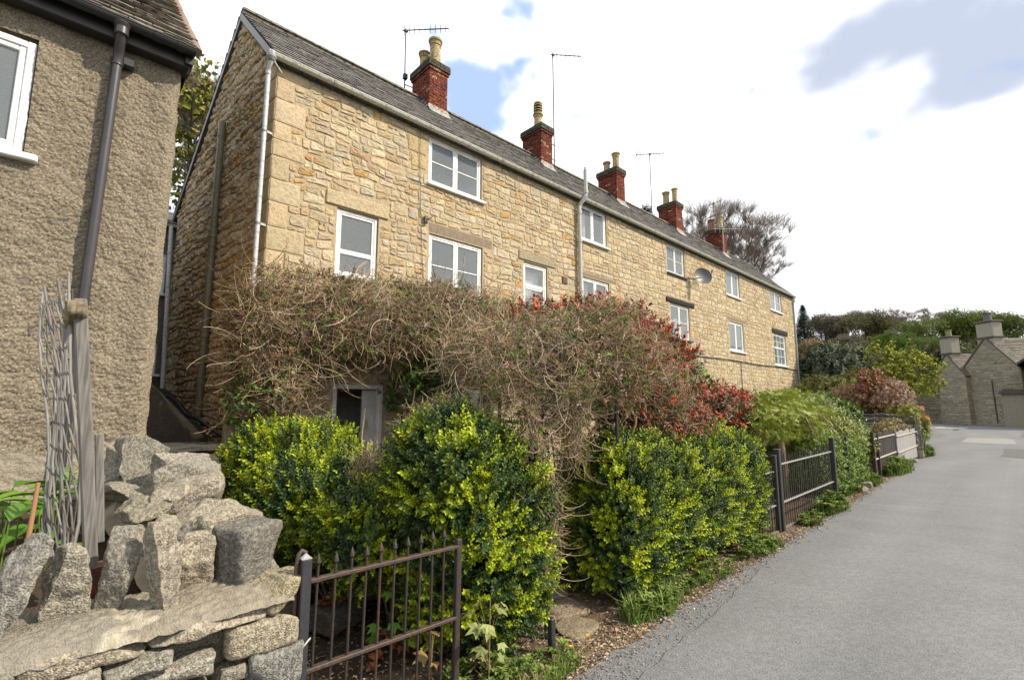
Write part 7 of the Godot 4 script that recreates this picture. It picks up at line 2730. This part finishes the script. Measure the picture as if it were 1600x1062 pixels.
func build_far() -> void:
	T.m_spray = twig_spray(901, 1.0, 0.006, 15)
	T.m_ball = leaf_ball(902, 1.0, 64, 0.27, 0.18)
	T.m_needle = leaf_ball(903, 1.0, 34, 0.7, 0.14)
	# gables face back along the lane: +z of a house turned to point at (-cos a, -sin a)
	var turn := atan2(-0.74, -0.67)
	stone_house("stone_cottage", "farther of the two steep gabled grey stone cottages at the bend of the lane", Vector3(51.0, 0, -3.85), turn, 2.7, 6.5, 3.75, 5.45, [0.95, 6.75, 0.19, 0.45, Color(0.3, 0.24, 0.16)], 301)
	var hb := stone_house("stone_cottage", "nearer, taller of the two steep gabled grey stone cottages at the lane's bend", Vector3(49.4, 0, -1.5), turn, 4.3, 8.0, 4.0, 6.35, [1.25, 7.5, 0.24, 0.55, Color(0.16, 0.15, 0.15)], 302)
	var mb := MB.new()
	mb.tube([Vector3(0.2, 0.2, 0.06), Vector3(0.15, 3.3, 0.06)], [0.03], 6, Color(0.05, 0.05, 0.05))
	put("drainpipe", mb, M.plastic, hb)
	# link wall with pointed doorway and a dark canopy
	var bt := Basis(Vector3.UP, turn)
	var lk := thing("link_wall", "pale stone wall with a pointed wooden door between the two gabled cottages", "wall", Vector3(50.9, 0, -2.55), turn)
	mb = MB.new()
	mb.box(Vector3(-1.3, -0.2, -2.2), Vector3(1.3, 3.0, -0.9), Color(0.38, 0.33, 0.24))
	mb.box(Vector3(-1.3, 2.99, -2.3), Vector3(1.3, 3.35, -0.6), Color(0.1, 0.095, 0.085))
	put("wall", mb, M.stone, lk)
	mb = MB.new()
	var arch := PackedVector2Array([Vector2(-0.45, 0.0), Vector2(0.45, 0.0), Vector2(0.45, 1.4), Vector2(0.3, 1.85), Vector2(0.0, 2.2), Vector2(-0.3, 1.85), Vector2(-0.45, 1.4)])
	mb.prism(arch, -0.91, -0.86, Transform3D.IDENTITY, Color(0.24, 0.15, 0.1))
	put("door", mb, M.wood, lk)
	# third house at the right edge: plain wall, dark verge, tall chimney behind
	var hc := thing("ochre_house", "ochre rendered house end with a slate verge at the right edge of the view", "house", Vector3(46.3, 0, 1.9), deg_to_rad(-90))
	mb = MB.new()
	mb.prism(PackedVector2Array([Vector2(-1.6, -0.3), Vector2(6.5, -0.3), Vector2(6.5, 4.0), Vector2(2.4, 7.3), Vector2(-1.6, 4.4)]), -9.0, 0.0, Transform3D.IDENTITY, Color(0.42, 0.34, 0.19))
	put("wall", mb, M.stone, hc)
	mb = MB.new()
	for e in [[Vector3(-1.95, 4.15, 0), Vector3(2.4, 7.42, 0)], [Vector3(2.4, 7.42, 0), Vector3(6.9, 3.85, 0)]]:
		var a: Vector3 = e[0]
		var b: Vector3 = e[1]
		mb.quad(a + Vector3(0, 0, 0.15), b + Vector3(0, 0, 0.15), b + Vector3(0, 0.14, 0.15), a + Vector3(0, 0.14, 0.15), Color(0.1, 0.095, 0.085))
		mb.quad(a + Vector3(0, 0.14, 0.15), b + Vector3(0, 0.14, 0.15), b + Vector3(0, 0.14, -9.2), a + Vector3(0, 0.14, -9.2), Color(0.13, 0.12, 0.1))
		mb.quad(a + Vector3(0, 0, -9.2), b + Vector3(0, 0, -9.2), b + Vector3(0, 0, 0.15), a + Vector3(0, 0, 0.15), Color(0.1, 0.095, 0.085))
	put("roof", mb, M.slate, hc)
	var sw := thing("porch_shed", "low stone lean to with a blue grey door beside the nearer gabled cottage", "outbuilding", Vector3(47.6, 0, -0.35), turn)
	mb = MB.new()
	mb.box(Vector3(-0.9, -0.2, -1.6), Vector3(1.6, 2.25, 0.0), Color(0.3, 0.27, 0.21))
	mb.prism(PackedVector2Array([Vector2(-1.05, 2.25), Vector2(0.75, 2.25), Vector2(0.5, 2.5), Vector2(-0.6, 2.58)]), -1.7, 0.15, Transform3D.IDENTITY, Color(0.11, 0.1, 0.09))
	put("wall", mb, M.stone, sw)
	mb = MB.new()
	mb.cbox(Vector3(0.55, 0.02, 0.0), Vector3(1.4, 2.1, 0.05), 0.01, Color(0.16, 0.2, 0.235))
	put("door", mb, M.paint, sw)
	var chim := thing("stone_chimney", "big pale stone chimney with a dark cap at the right edge behind the roofs", "chimney", Vector3(54.5, 0, 2.1))
	mb = MB.new()
	mb.cbox(Vector3(-1.0, 0, -0.9), Vector3(1.2, 8.0, 1.6), 0.03, Color(0.36, 0.33, 0.27))
	put("stack", mb, M.stone, chim)
	mb = MB.new()
	mb.cbox(Vector3(-1.15, 8.0, -1.05), Vector3(1.35, 8.75, 1.75), 0.05, Color(0.1, 0.095, 0.085))
	put("cap", mb, M.stone, chim)
	# lane-side boundary wall beyond the gardens
	var bw := thing("boundary_wall", "long old stone boundary wall left of the gabled cottages, under the wood", "stone wall", Vector3(51.6, 0, -4.8))
	mb = MB.new()
	var wf := Transform3D(Basis(Vector3(0.25, 0, 1).normalized(), Vector3.UP, Vector3(-1, 0, 0.25).normalized()), Vector3.ZERO)
	mb.box(Vector3(-16, -0.2, -0.4), Vector3(0.4, 2.5, 0.0), Color(0.24, 0.215, 0.16), wf)
	for q in rubble(-16, 0.4, 0.0, 2.5, [], Vector2(0.16, 0.26), Vector2(0.3, 0.6), 0.03, 0.012, 0.03, func(_u): return 99.0):
		hewn(mb, q, wf, 0.03, 0.015, vary(Color(0.31, 0.275, 0.205), 0.18))
	put("stonework", mb, M.wallstone, bw, Transform3D.IDENTITY, "stuff")
	mb = MB.new()
	mb.box(Vector3(-16, 2.49, -0.45), Vector3(0.4, 2.58, 0.06), Color(0.1, 0.1, 0.075), wf)
	put("coping", mb, M.stone, bw)
	build_car()
	# trees close behind the terrace
	var spring := [Color(0.2, 0.2, 0.03), Color(0.14, 0.16, 0.03), Color(0.26, 0.23, 0.05)]
	make_tree("budding_tree", "tall budding tree seen in the gap between the two nearest houses", Vector3(2.9, 2.6, -19.0), 11.8, "leafy", 401, spring, 0.9)
	make_tree("budding_tree", "second budding tree further back in the gap left of the terrace gable", Vector3(1.4, 4.0, -24.0), 11.0, "leafy", 402, spring, 0.9)
	make_tree("bare_tree", "wide bare tree with fine purple brown twigs behind the far end of the terrace roof", Vector3(36.0, 2.5, -15.0), 14.5, "bare", 403, [])
	make_tree("bare_tree", "slender bare tree crowding the last chimney from behind", Vector3(31.5, 2.0, -14.5), 14.2, "bare", 404, [])
	make_tree("dark_evergreen", "dark evergreen tip showing behind the fourth chimney", Vector3(23.9, 1.5, -14.0), 11.4, "conifer", 405, [Color(0.015, 0.024, 0.022), Color(0.025, 0.035, 0.025)])
	# the wood on the hill: single trees in front, the rest one mass
	var brown := [Color(0.15, 0.13, 0.095), Color(0.125, 0.115, 0.08), Color(0.17, 0.15, 0.105)]
	var green := [Color(0.135, 0.185, 0.035), Color(0.10, 0.145, 0.03), Color(0.18, 0.215, 0.045)]
	var bright := [Color(0.12, 0.2, 0.02), Color(0.09, 0.16, 0.02)]
	var dark := [Color(0.02, 0.032, 0.02), Color(0.03, 0.042, 0.022)]
	var olive := [Color(0.135, 0.13, 0.055), Color(0.11, 0.11, 0.05), Color(0.16, 0.145, 0.07)]
	var wood := [
		[104, -31.0, 11.5, "conifer", dark, "leftmost dark conifer on the hill skyline"], [103, -27.5, 13.0, "conifer", dark, "second dark conifer with a thin spire on the hill skyline"],
		[100, -24.0, 12.3, "leafy", brown, "greyish brown budding tree right of the dark conifers"], [106, -20.5, 12.0, "bare", brown, "bare grey tree near the middle of the hill skyline"],
		[98, -16.8, 11.5, "leafy", olive, "broad olive brown tree that stands highest in the middle of the wood"], [104, -13.2, 11.5, "bare", brown, "bare pale tree just right of the broad olive tree"],
		[108, -9.5, 11.0, "bare", brown, "bare pale tree between the olive tree and the green ones"], [88, -8.8, 9.5, "leafy", green, "rounded fresh green tree above the farther cottage chimney"],
		[92, -5.4, 10.0, "leafy", green, "green tree between the two cottage chimneys on the skyline"], [84, -11.8, 8.0, "leafy", bright, "bright green young tree low in the middle of the wood"],
		[80, -8.0, 7.0, "leafy", green, "green tree low behind the boundary wall"], [85, -17.0, 8.0, "leafy", brown, "brown budding tree low in the wood behind the yellow shrub"],
		[86, -22.5, 8.0, "leafy", olive, "olive tree low on the left of the wood"], [90, -27.5, 8.0, "leafy", brown, "brown tree low at the left end of the wood"],
		[76, -11.2, 6.0, "leafy", brown, "brown scrubby tree at the foot of the wood"], [74, -6.2, 6.2, "leafy", dark, "dark ivy clad tree at the foot of the wood beside the cottages"],
		[96, -1.5, 10.0, "leafy", green, "green tree peeping behind the taller cottage chimney"], [110, -16.0, 10.0, "bare", brown, "bare tree deep in the wood behind the olive tree"],
	]
	for i in wood.size():
		var w: Array = wood[i]
		make_tree("hill_tree", w[5], Vector3(w[0], gh(w[0], w[1]) - 0.3, w[1]), w[2], w[3], 410 + i, w[4], 1.6, "trees of the wood on the hill")
	rg.seed = 450
	var xs := []
	var cs := []
	for i in 2600:
		var x := rnd(74, 128)
		var z := rnd(-62, 6)
		var y := gh(x, z) + rnd(0.3, 4.5)
		xs.append(Transform3D(Basis.from_euler(Vector3(rnd(0, 6), rnd(0, 6), rnd(0, 6))).scaled(Vector3.ONE * rnd(0.7, 1.4)), Vector3(x, y, z)))
		cs.append(vary([brown, brown, olive, green, dark][rg.randi() % 5][0], 0.3))
	var ball := leaf_ball(904, 1.0, 40, 0.36, 0.2)
	var uw := scatter("woodland", ball, xs, cs, M.soft_leaf)
	tag(uw, "far undergrowth and scrub of the wood on the hill", "woodland")
	# garden pole and stone pier beyond the terrace
	mb = MB.new()
	mb.tube([Vector3.ZERO, Vector3(0, 4.1, 0)], [0.07, 0.06], 9, Color(0.06, 0.05, 0.045))
	mb.cbox(Vector3(-0.12, 3.8, -0.05), Vector3(0.12, 4.15, 0.05), 0.02, Color(0.05, 0.05, 0.05))
	var po := thing("wooden_pole", "dark wooden pole standing among the garden shrubs beyond the terrace", "pole", Vector3(30.0, 0.3, -5.45))
	put("shaft", mb, M.wood, po)
	var pr := thing("stone_pier", "square stone garden pier next to the end of the terrace", "pier", Vector3(29.6, 1.0, -8.0))
	mb = MB.new()
	mb.cbox(Vector3(-0.28, 0, -0.28), Vector3(0.28, 1.55, 0.28), 0.02, Color(0.3, 0.26, 0.18))
	put("shaft", mb, M.stone, pr)
	mb = MB.new()
	mb.cbox(Vector3(-0.36, 1.55, -0.36), Vector3(0.36, 1.68, 0.36), 0.02, Color(0.27, 0.24, 0.18))
	put("cap", mb, M.stone, pr)


func build_car() -> void:
	var c := thing("parked_car", "red car parked beyond the stone garden wall, only its tail in view", "car", Vector3(37.4, 0, -4.75), deg_to_rad(4))
	var red := Color(0.32, 0.012, 0.015)
	var mb := MB.new()
	var f := Transform3D.IDENTITY
	var low := PackedVector2Array([Vector2(-1.9, 0.28), Vector2(1.85, 0.25), Vector2(1.95, 0.5), Vector2(1.9, 0.72), Vector2(1.0, 0.88), Vector2(-1.75, 0.92), Vector2(-1.95, 0.8), Vector2(-1.96, 0.45)])
	mb.prism(low, -0.84, 0.84, f, red)
	var cab := PackedVector2Array([Vector2(-1.72, 0.9), Vector2(1.0, 0.87), Vector2(0.35, 1.4), Vector2(-1.2, 1.45), Vector2(-1.55, 1.3)])
	mb.prism(cab, -0.7, 0.7, f, red)
	put("body", mb, M.paint, c)
	mb = MB.new()
	for s in [-1.0, 1.0]:
		mb.prism(PackedVector2Array([Vector2(-1.45, 0.95), Vector2(0.8, 0.93), Vector2(0.3, 1.34), Vector2(-1.15, 1.38)]), 0.7 * s - 0.004, 0.7 * s + 0.004, f, Color(0.02, 0.022, 0.025))
	mb.quad(Vector3(-1.735, 0.95, -0.6), Vector3(-1.735, 0.95, 0.6), Vector3(-1.57, 1.3, 0.55), Vector3(-1.57, 1.3, -0.55), Color(0.02, 0.022, 0.025))
	put("windows", mb, M.paint, c)
	for s in [-1.0, 1.0]:
		mb = MB.new()
		mb.cbox(Vector3(-1.99, 0.6, s * 0.7 - 0.12), Vector3(-1.9, 0.85, s * 0.7 + 0.12), 0.02, Color(0.4, 0.02, 0.015))
		put("tail_light", mb, M.paint, c)
		for x in [-1.2, 1.25]:
			var w := part("wheel", c)
			mb = MB.new()
			mb.lathe(Vector3(x, 0.3, s * 0.72), [Vector2(0.2, 0.1), Vector2(0.3, 0.09), Vector2(0.31, 0.0), Vector2(0.3, -0.09), Vector2(0.2, -0.1)], 20, Color(0.02, 0.02, 0.02), Basis(Vector3(1, 0, 0), PI / 2))
			put("tyre", mb, M.plain, w)
			mb = MB.new()
			mb.lathe(Vector3(x, 0.3, s * 0.72), [Vector2(0.0, 0.09), Vector2(0.2, 0.08), Vector2(0.2, -0.08), Vector2(0.0, -0.09)], 16, Color(0.4, 0.4, 0.42), Basis(Vector3(1, 0, 0), PI / 2))
			put("rim", mb, M.paint, w)
	mb = MB.new()
	mb.cbox(Vector3(-2.02, 0.3, -0.8), Vector3(-1.9, 0.55, 0.8), 0.03, Color(0.05, 0.05, 0.05))
	put("bumper", mb, M.plastic, c)


# ---------------------------------------------------------------- aerials, dishes
func yagi(o: Node3D, a: Vector3, b: Vector3, n: int, half: float, axis: Vector3, cc: Color) -> void:
	var mb := MB.new()
	mb.tube([a, b], [0.015], 6, cc)
	for i in n:
		var p := a.lerp(b, (i + 0.4) / n)
		var h := half * lerpf(1.15, 0.8, float(i) / n)
		mb.tube([p - axis * h, p + axis * h], [0.009], 5, cc)
	put("aerial_boom", mb, M.dark_iron, o)


func build_roof_things() -> void:
	var dk := Color(0.03, 0.028, 0.035)
	var specs := [
		[Vector3(5.9, 9.55, -10.32), 1.85, Vector3(0.69, 0, 0.73) * 1.15, 9, "television aerial on a short mast at the left of the nearest chimney", Vector3(0, 1, 0), 0.13],
		[Vector3(10.84, 9.0, -9.5), 3.9, Vector3(0.78, 0, 0.62) * 0.95, 7, "television aerial on a very tall mast beside the second chimney", Vector3(0, 1, 0), 0.12],
		[Vector3(18.12, 9.4, -10.3), 3.1, Vector3(0.72, 0.06, 0.69) * 0.75, 9, "thin television aerial with an arrow shaped end left of the fourth chimney", Vector3(-0.69, 0.1, 0.72), 0.2],
		[Vector3(23.75, 9.9, -10.0), 1.9, Vector3(0.72, 0.4, 0.69) * 0.5, 4, "small square aerial rising behind the last chimney's pots", Vector3(0, 1, 0), 0.2],
		[Vector3(23.0, 8.9, -9.3), 1.15, Vector3(0.75, 0, 0.66) * 0.95, 6, "pale aerial lying level in front of the last chimney", Vector3(0, 1, 0), 0.17],
	]
	for i in specs.size():
		var s: Array = specs[i]
		var cc := dk if i != 4 else Color(0.4, 0.4, 0.4)
		var o := thing("tv_aerial", s[4], "tv aerial", s[0], 0, "television aerials on the terrace roof")
		var h: float = s[1]
		var mb := MB.new()
		mb.tube([Vector3.ZERO, Vector3(-0.02, h, 0)], [0.018], 8, cc)
		mb.cbox(Vector3(-0.04, h - 0.04, -0.04), Vector3(0.04, h + 0.04, 0.04), 0.01, cc)
		put("mast", mb, M.dark_iron, o)
		var top := Vector3(-0.02, h, 0)
		if i == 2:
			yagi(o, top - s[2] * 0.8, top + s[2] * 0.9, s[3], s[6] * 0.5, s[5], cc)
			mb = MB.new()
			var e: Vector3 = top - s[2] * 0.8
			for k in [-1.0, 1.0]:
				mb.tube([e, e - s[2] * 0.1 + Vector3(0, 0.25 * k, 0) + s[2] * 0.3], [0.012], 5, cc)
			put("reflector", mb, M.dark_iron, o)
		else:
			yagi(o, top - s[2] * (0.08 if i < 2 else 0.5), top + s[2], s[3], s[6], s[5], cc)
		if i == 0:
			mb = MB.new()
			mb.cbox(Vector3(-0.05, 0.45, -0.05), Vector3(0.06, 0.6, 0.05), 0.01, cc)
			mb.tube([Vector3(0, 0.3, 0), Vector3(0.2, 0.25, 0.1)], [0.014], 6, cc)
			mb.tube([Vector3(0, 0.0, 0), Vector3(0.2, -0.05, 0.1)], [0.014], 6, cc)
			put("wall_bracket", mb, M.dark_iron, o)
		elif i == 1:
			mb = MB.new()
			for y in [0.25, 0.75]:
				mb.tube([Vector3(0.06, y, 0), Vector3(-0.22, y, 0)], [0.014], 6, cc)
			put("wall_bracket", mb, M.dark_iron, o)
	# satellite dishes
	for d in [[Vector3(16.32, 6.1, -7.97), Vector3(0.42, 0.1, 0.4), 0.33, "grey satellite dish on an arm under the eaves by the third cottage's upper window"], [Vector3(11.7, 3.75, -7.97), Vector3(0.4, 0.1, 0.42), 0.31, "second satellite dish lower on the wall, half hidden by red photinia leaves"]]:
		var o := thing("satellite_dish", d[3], "satellite dish", d[0], 0, "satellite dishes on the terrace front")
		var c: Vector3 = d[1]
		var r: float = d[2]
		var ax := Vector3(-0.6, 0.25, 0.75).normalized()
		var b := aim(ax, 0.0)
		var prof := []
		for k in 9:
			var t := k / 8.0
			prof.append(Vector2(r * t, 0.09 * t * t - 0.09))
		var mb := MB.new()
		mb.lathe(c, prof, 28, Color(0.085, 0.085, 0.088), b)
		prof.reverse()
		var back := []
		for q in prof:
			back.append(Vector2(q.x, q.y - 0.006))
		mb.lathe(c, back, 28, Color(0.085, 0.085, 0.088), b)
		put("reflector", mb, M.plastic, o)
		mb = MB.new()
		mb.tube([Vector3.ZERO, Vector3(0.05, -0.05, 0.2), c + ax * -0.1], [0.02], 8, Color(0.05, 0.05, 0.05))
		mb.tube([c - b.z * r * 0.9 - ax * 0.02, c - b.z * r * 0.55 + ax * 0.36], [0.012], 6, Color(0.05, 0.05, 0.05))
		mb.lathe(c - b.z * r * 0.55 + ax * 0.3, [Vector2(0, 0), Vector2(0.03, 0.01), Vector2(0.03, 0.08), Vector2(0, 0.09)], 10, Color(0.1, 0.1, 0.1), b)
		put("arm", mb, M.plastic, o)


# ---------------------------------------------------------------- small things in the garden
func build_small_things() -> void:
	rg.seed = 501
	# stepping stones through the gap in the hedges
	var slabs := [[2.86, -2.36, 0.19, 0.14, 0.3, "nearest flat stepping stone at the hedge gap, beside the verge"], [3.02, -2.62, 0.2, 0.15, -0.2, "middle stepping stone in the hedge gap"], [3.2, -2.9, 0.2, 0.16, 0.5, "farthest stepping stone leading in under the arch"], [2.74, -2.58, 0.1, 0.11, 0.8, "small stepping stone against the left hedge foot"]]
	for s in slabs:
		var mb := MB.new()
		boulder(mb, Transform3D.IDENTITY, Vector3(s[2], 0.03, s[3]), 9, 4.5, 0.012, s[0] * 9.0, Color(0.3, 0.245, 0.18), 3)
		tag(put(numbered("stepping_stone"), soften(mb), M.wallstone, self, Transform3D(Basis(Vector3.UP, s[4]), Vector3(s[0], 0.008, s[1]))), s[5], "stepping stone", "stepping stones in the hedge gap")
	# black pot with a leafy plant
	var pt := thing("plant_pot", "black plastic pot standing at the end of the stepping stones", "plant pot", Vector3(3.62, 0.0, -3.12))
	var mb2 := MB.new()
	mb2.lathe(Vector3.ZERO, [Vector2(0.0, 0.0), Vector2(0.09, 0.0), Vector2(0.115, 0.24), Vector2(0.125, 0.24), Vector2(0.125, 0.265), Vector2(0.11, 0.265), Vector2(0.105, 0.22), Vector2(0, 0.22)], 24, Color(0.018, 0.018, 0.019))
	put("pot", mb2, M.plain, pt)
	mb2 = MB.new()
	mb2.lathe(Vector3(0, 0.222, 0), [Vector2(0.104, 0), Vector2(0, 0.012)], 16, Color(0.05, 0.035, 0.025))
	put("soil", mb2, M.soil, pt)
	var pp := thing("potted_plant", "grey green long leaved plant growing in the black pot", "plant", Vector3(3.62, 0.22, -3.12))
	for i in 22:
		var a := i * 2.4
		var y := 0.05 + 0.22 * i / 22.0
		var mb := MB.new()
		leaf(mb, Vector3.ZERO, Vector3(cos(a), 0.6 + 0.6 * i / 22.0, sin(a)), Vector3(-cos(a), 1, -sin(a)), rnd(0.09, 0.15), 0.04, vary(Color(0.075, 0.11, 0.07), 0.25), 0.5, 0.2)
		put("leaf", mb, M.leaf, pp, Transform3D(Basis.IDENTITY, Vector3(0, y, 0)))
	mb2 = MB.new()
	mb2.tube([Vector3.ZERO, Vector3(0, 0.27, 0)], [0.008], 6, Color(0.1, 0.1, 0.05))
	put("stem", mb2, M.twig, pp)
	# weathered bench half seen through the gap
	var bn := thing("garden_bench", "weathered grey timber bench seen through the gap between the hedges", "bench", Vector3(4.3, 0, -4.0), deg_to_rad(-35))
	for k in 4:
		var mb := MB.new()
		mb.cbox(Vector3(-0.6, 0.5, -0.2 + k * 0.11), Vector3(0.6, 0.53, -0.1 + k * 0.11), 0.006, vary(Color(0.36, 0.32, 0.27), 0.12))
		put("seat_slat", mb, M.wood, bn)
	for x in [-0.5, 0.5]:
		for z in [-0.15, 0.18]:
			var mb := MB.new()
			mb.cbox(Vector3(x - 0.03, 0, z - 0.03), Vector3(x + 0.03, 0.5, z + 0.03), 0.006, Color(0.33, 0.29, 0.24))
			put("leg", mb, M.wood, bn)
		var mb3 := MB.new()
		mb3.cbox(Vector3(-0.03, 0, -0.02), Vector3(0.03, 0.52, 0.02), 0.004, Color(0.33, 0.29, 0.24), Transform3D(Basis(Vector3(1, 0, 0), 0.7), Vector3(x, 0.08, -0.15)))
		put("brace", mb3, M.wood, bn)
	# rubble behind the gate
	mb2 = MB.new()
	boulder(mb2, Transform3D.IDENTITY, Vector3(0.18, 0.085, 0.13), 12, 9.0, 0.008, 2.0, Color(0.17, 0.155, 0.135), 2)
	tag(put("concrete_block", soften(mb2), M.wallstone, self, Transform3D(Basis(Vector3.UP, 0.35), Vector3(1.62, 0.1, -3.55))), "grey concrete block lying on the ground behind the gate", "block")
	var br := [[Vector3(1.58, 0.205, -3.58), 0.5, 0.05, "broken red tile lying flat on the concrete block, its left piece"], [Vector3(1.72, 0.21, -3.52), -0.2, 0.12, "broken red tile on the right end of the concrete block"], [Vector3(1.45, 0.06, -3.95), 1.1, 0.5, "orange red tile leaning behind the concrete block"], [Vector3(1.85, 0.12, -3.75), 0.9, 0.9, "long pinkish tile leaning against the earth right of the concrete block"]]
	for b in br:
		var mb := MB.new()
		mb.cbox(Vector3(-0.11, -0.012, -0.055), Vector3(0.11 if b[2] < 0.8 else 0.2, 0.012, 0.055), 0.004, vary(Color(0.29, 0.115, 0.075), 0.2))
		tag(put(numbered("broken_tile"), mb, M.brick, self, Transform3D(Basis(Vector3.UP, b[1]) * Basis(Vector3(1, 0, 0), b[2]), b[0])), b[3], "tile", "broken tiles behind the gate")
	for k in [[Vector3(1.35, 0.93, -6.6), 0.16, "dark flat stone lying nearest in the passage mouth"], [Vector3(1.6, 0.92, -7.3), 0.12, "reddish brown broken slab at the passage mouth beside the corner post"], [Vector3(1.05, 0.93, -7.0), 0.1, "small dark stone in the passage by the roughcast house"]]:
		var mb := MB.new()
		boulder(mb, Transform3D.IDENTITY, Vector3(k[1], 0.045, k[1] * 0.7), 8, 6.0, 0.014, k[1] * 70.0, Color(0.12, 0.105, 0.09) if k[1] != 0.12 else Color(0.2, 0.125, 0.08), 3)
		tag(put(numbered("loose_stone"), soften(mb), M.wallstone, self, Transform3D(Basis(Vector3.UP, k[1] * 20.0), k[0])), k[2], "stone")
	# low kerbs of the old flower bed
	for k in [[Vector3(1.25, 0.1, -3.6), 0.9, 1.3, "low concrete edging running back from the gate on the left"], [Vector3(2.0, 0.06, -3.95), -0.6, 0.9, "low concrete edging behind the broken tiles"]]:
		var mb := MB.new()
		mb.cbox(Vector3(-k[2] * 0.5, -0.1, -0.05), Vector3(k[2] * 0.5, 0.1, 0.05), 0.015, Color(0.17, 0.15, 0.12))
		tag(put(numbered("concrete_edging"), mb, M.mortar, self, Transform3D(Basis(Vector3.UP, k[1]), k[0])), k[3], "edging")
	# curled dead leaves on the path
	for k in [[Vector3(1.78, 0.06, -2.95), 0.16, "large heap of curled orange brown dead leaves behind the gate bars"], [Vector3(1.55, 0.04, -2.85), 0.05, "small curled orange leaf on the ground behind the gate"]]:
		var o := thing("dead_leaves", k[2], "dead leaves", k[0])
		for i in (26 if k[1] > 0.1 else 4):
			var mb := MB.new()
			var a := rnd(0, TAU)
			leaf(mb, Vector3.ZERO, Vector3(cos(a), rnd(0, 0.8), sin(a)), Vector3(rnd(-1, 1), 1, rnd(-1, 1)), rnd(0.05, 0.1), 0.05, vary(Color(0.27, 0.1, 0.045), 0.3), 0.45, 0.4)
			put("leaf", mb, M.soft_leaf, o, Transform3D(Basis.IDENTITY, Vector3(rnd(-1, 1) * k[1], rnd(-0.04, 0.1) * k[1] * 4.0, rnd(-1, 1) * k[1])))
	# bare stick behind the front wall
	mb2 = MB.new()
	mb2.tube([Vector3(0, 0.6, 0), Vector3(-0.01, 1.0, 0), Vector3(0.002, 1.3, 0.01)], [0.011, 0.009, 0.007], 7, Color(0.3, 0.16, 0.08))
	tag(put("garden_stick", mb2, M.twig, self, Transform3D(Basis.IDENTITY, Vector3(-0.02, 0, -2.62))), "thin brown stick standing behind the wall at the left edge", "stick")
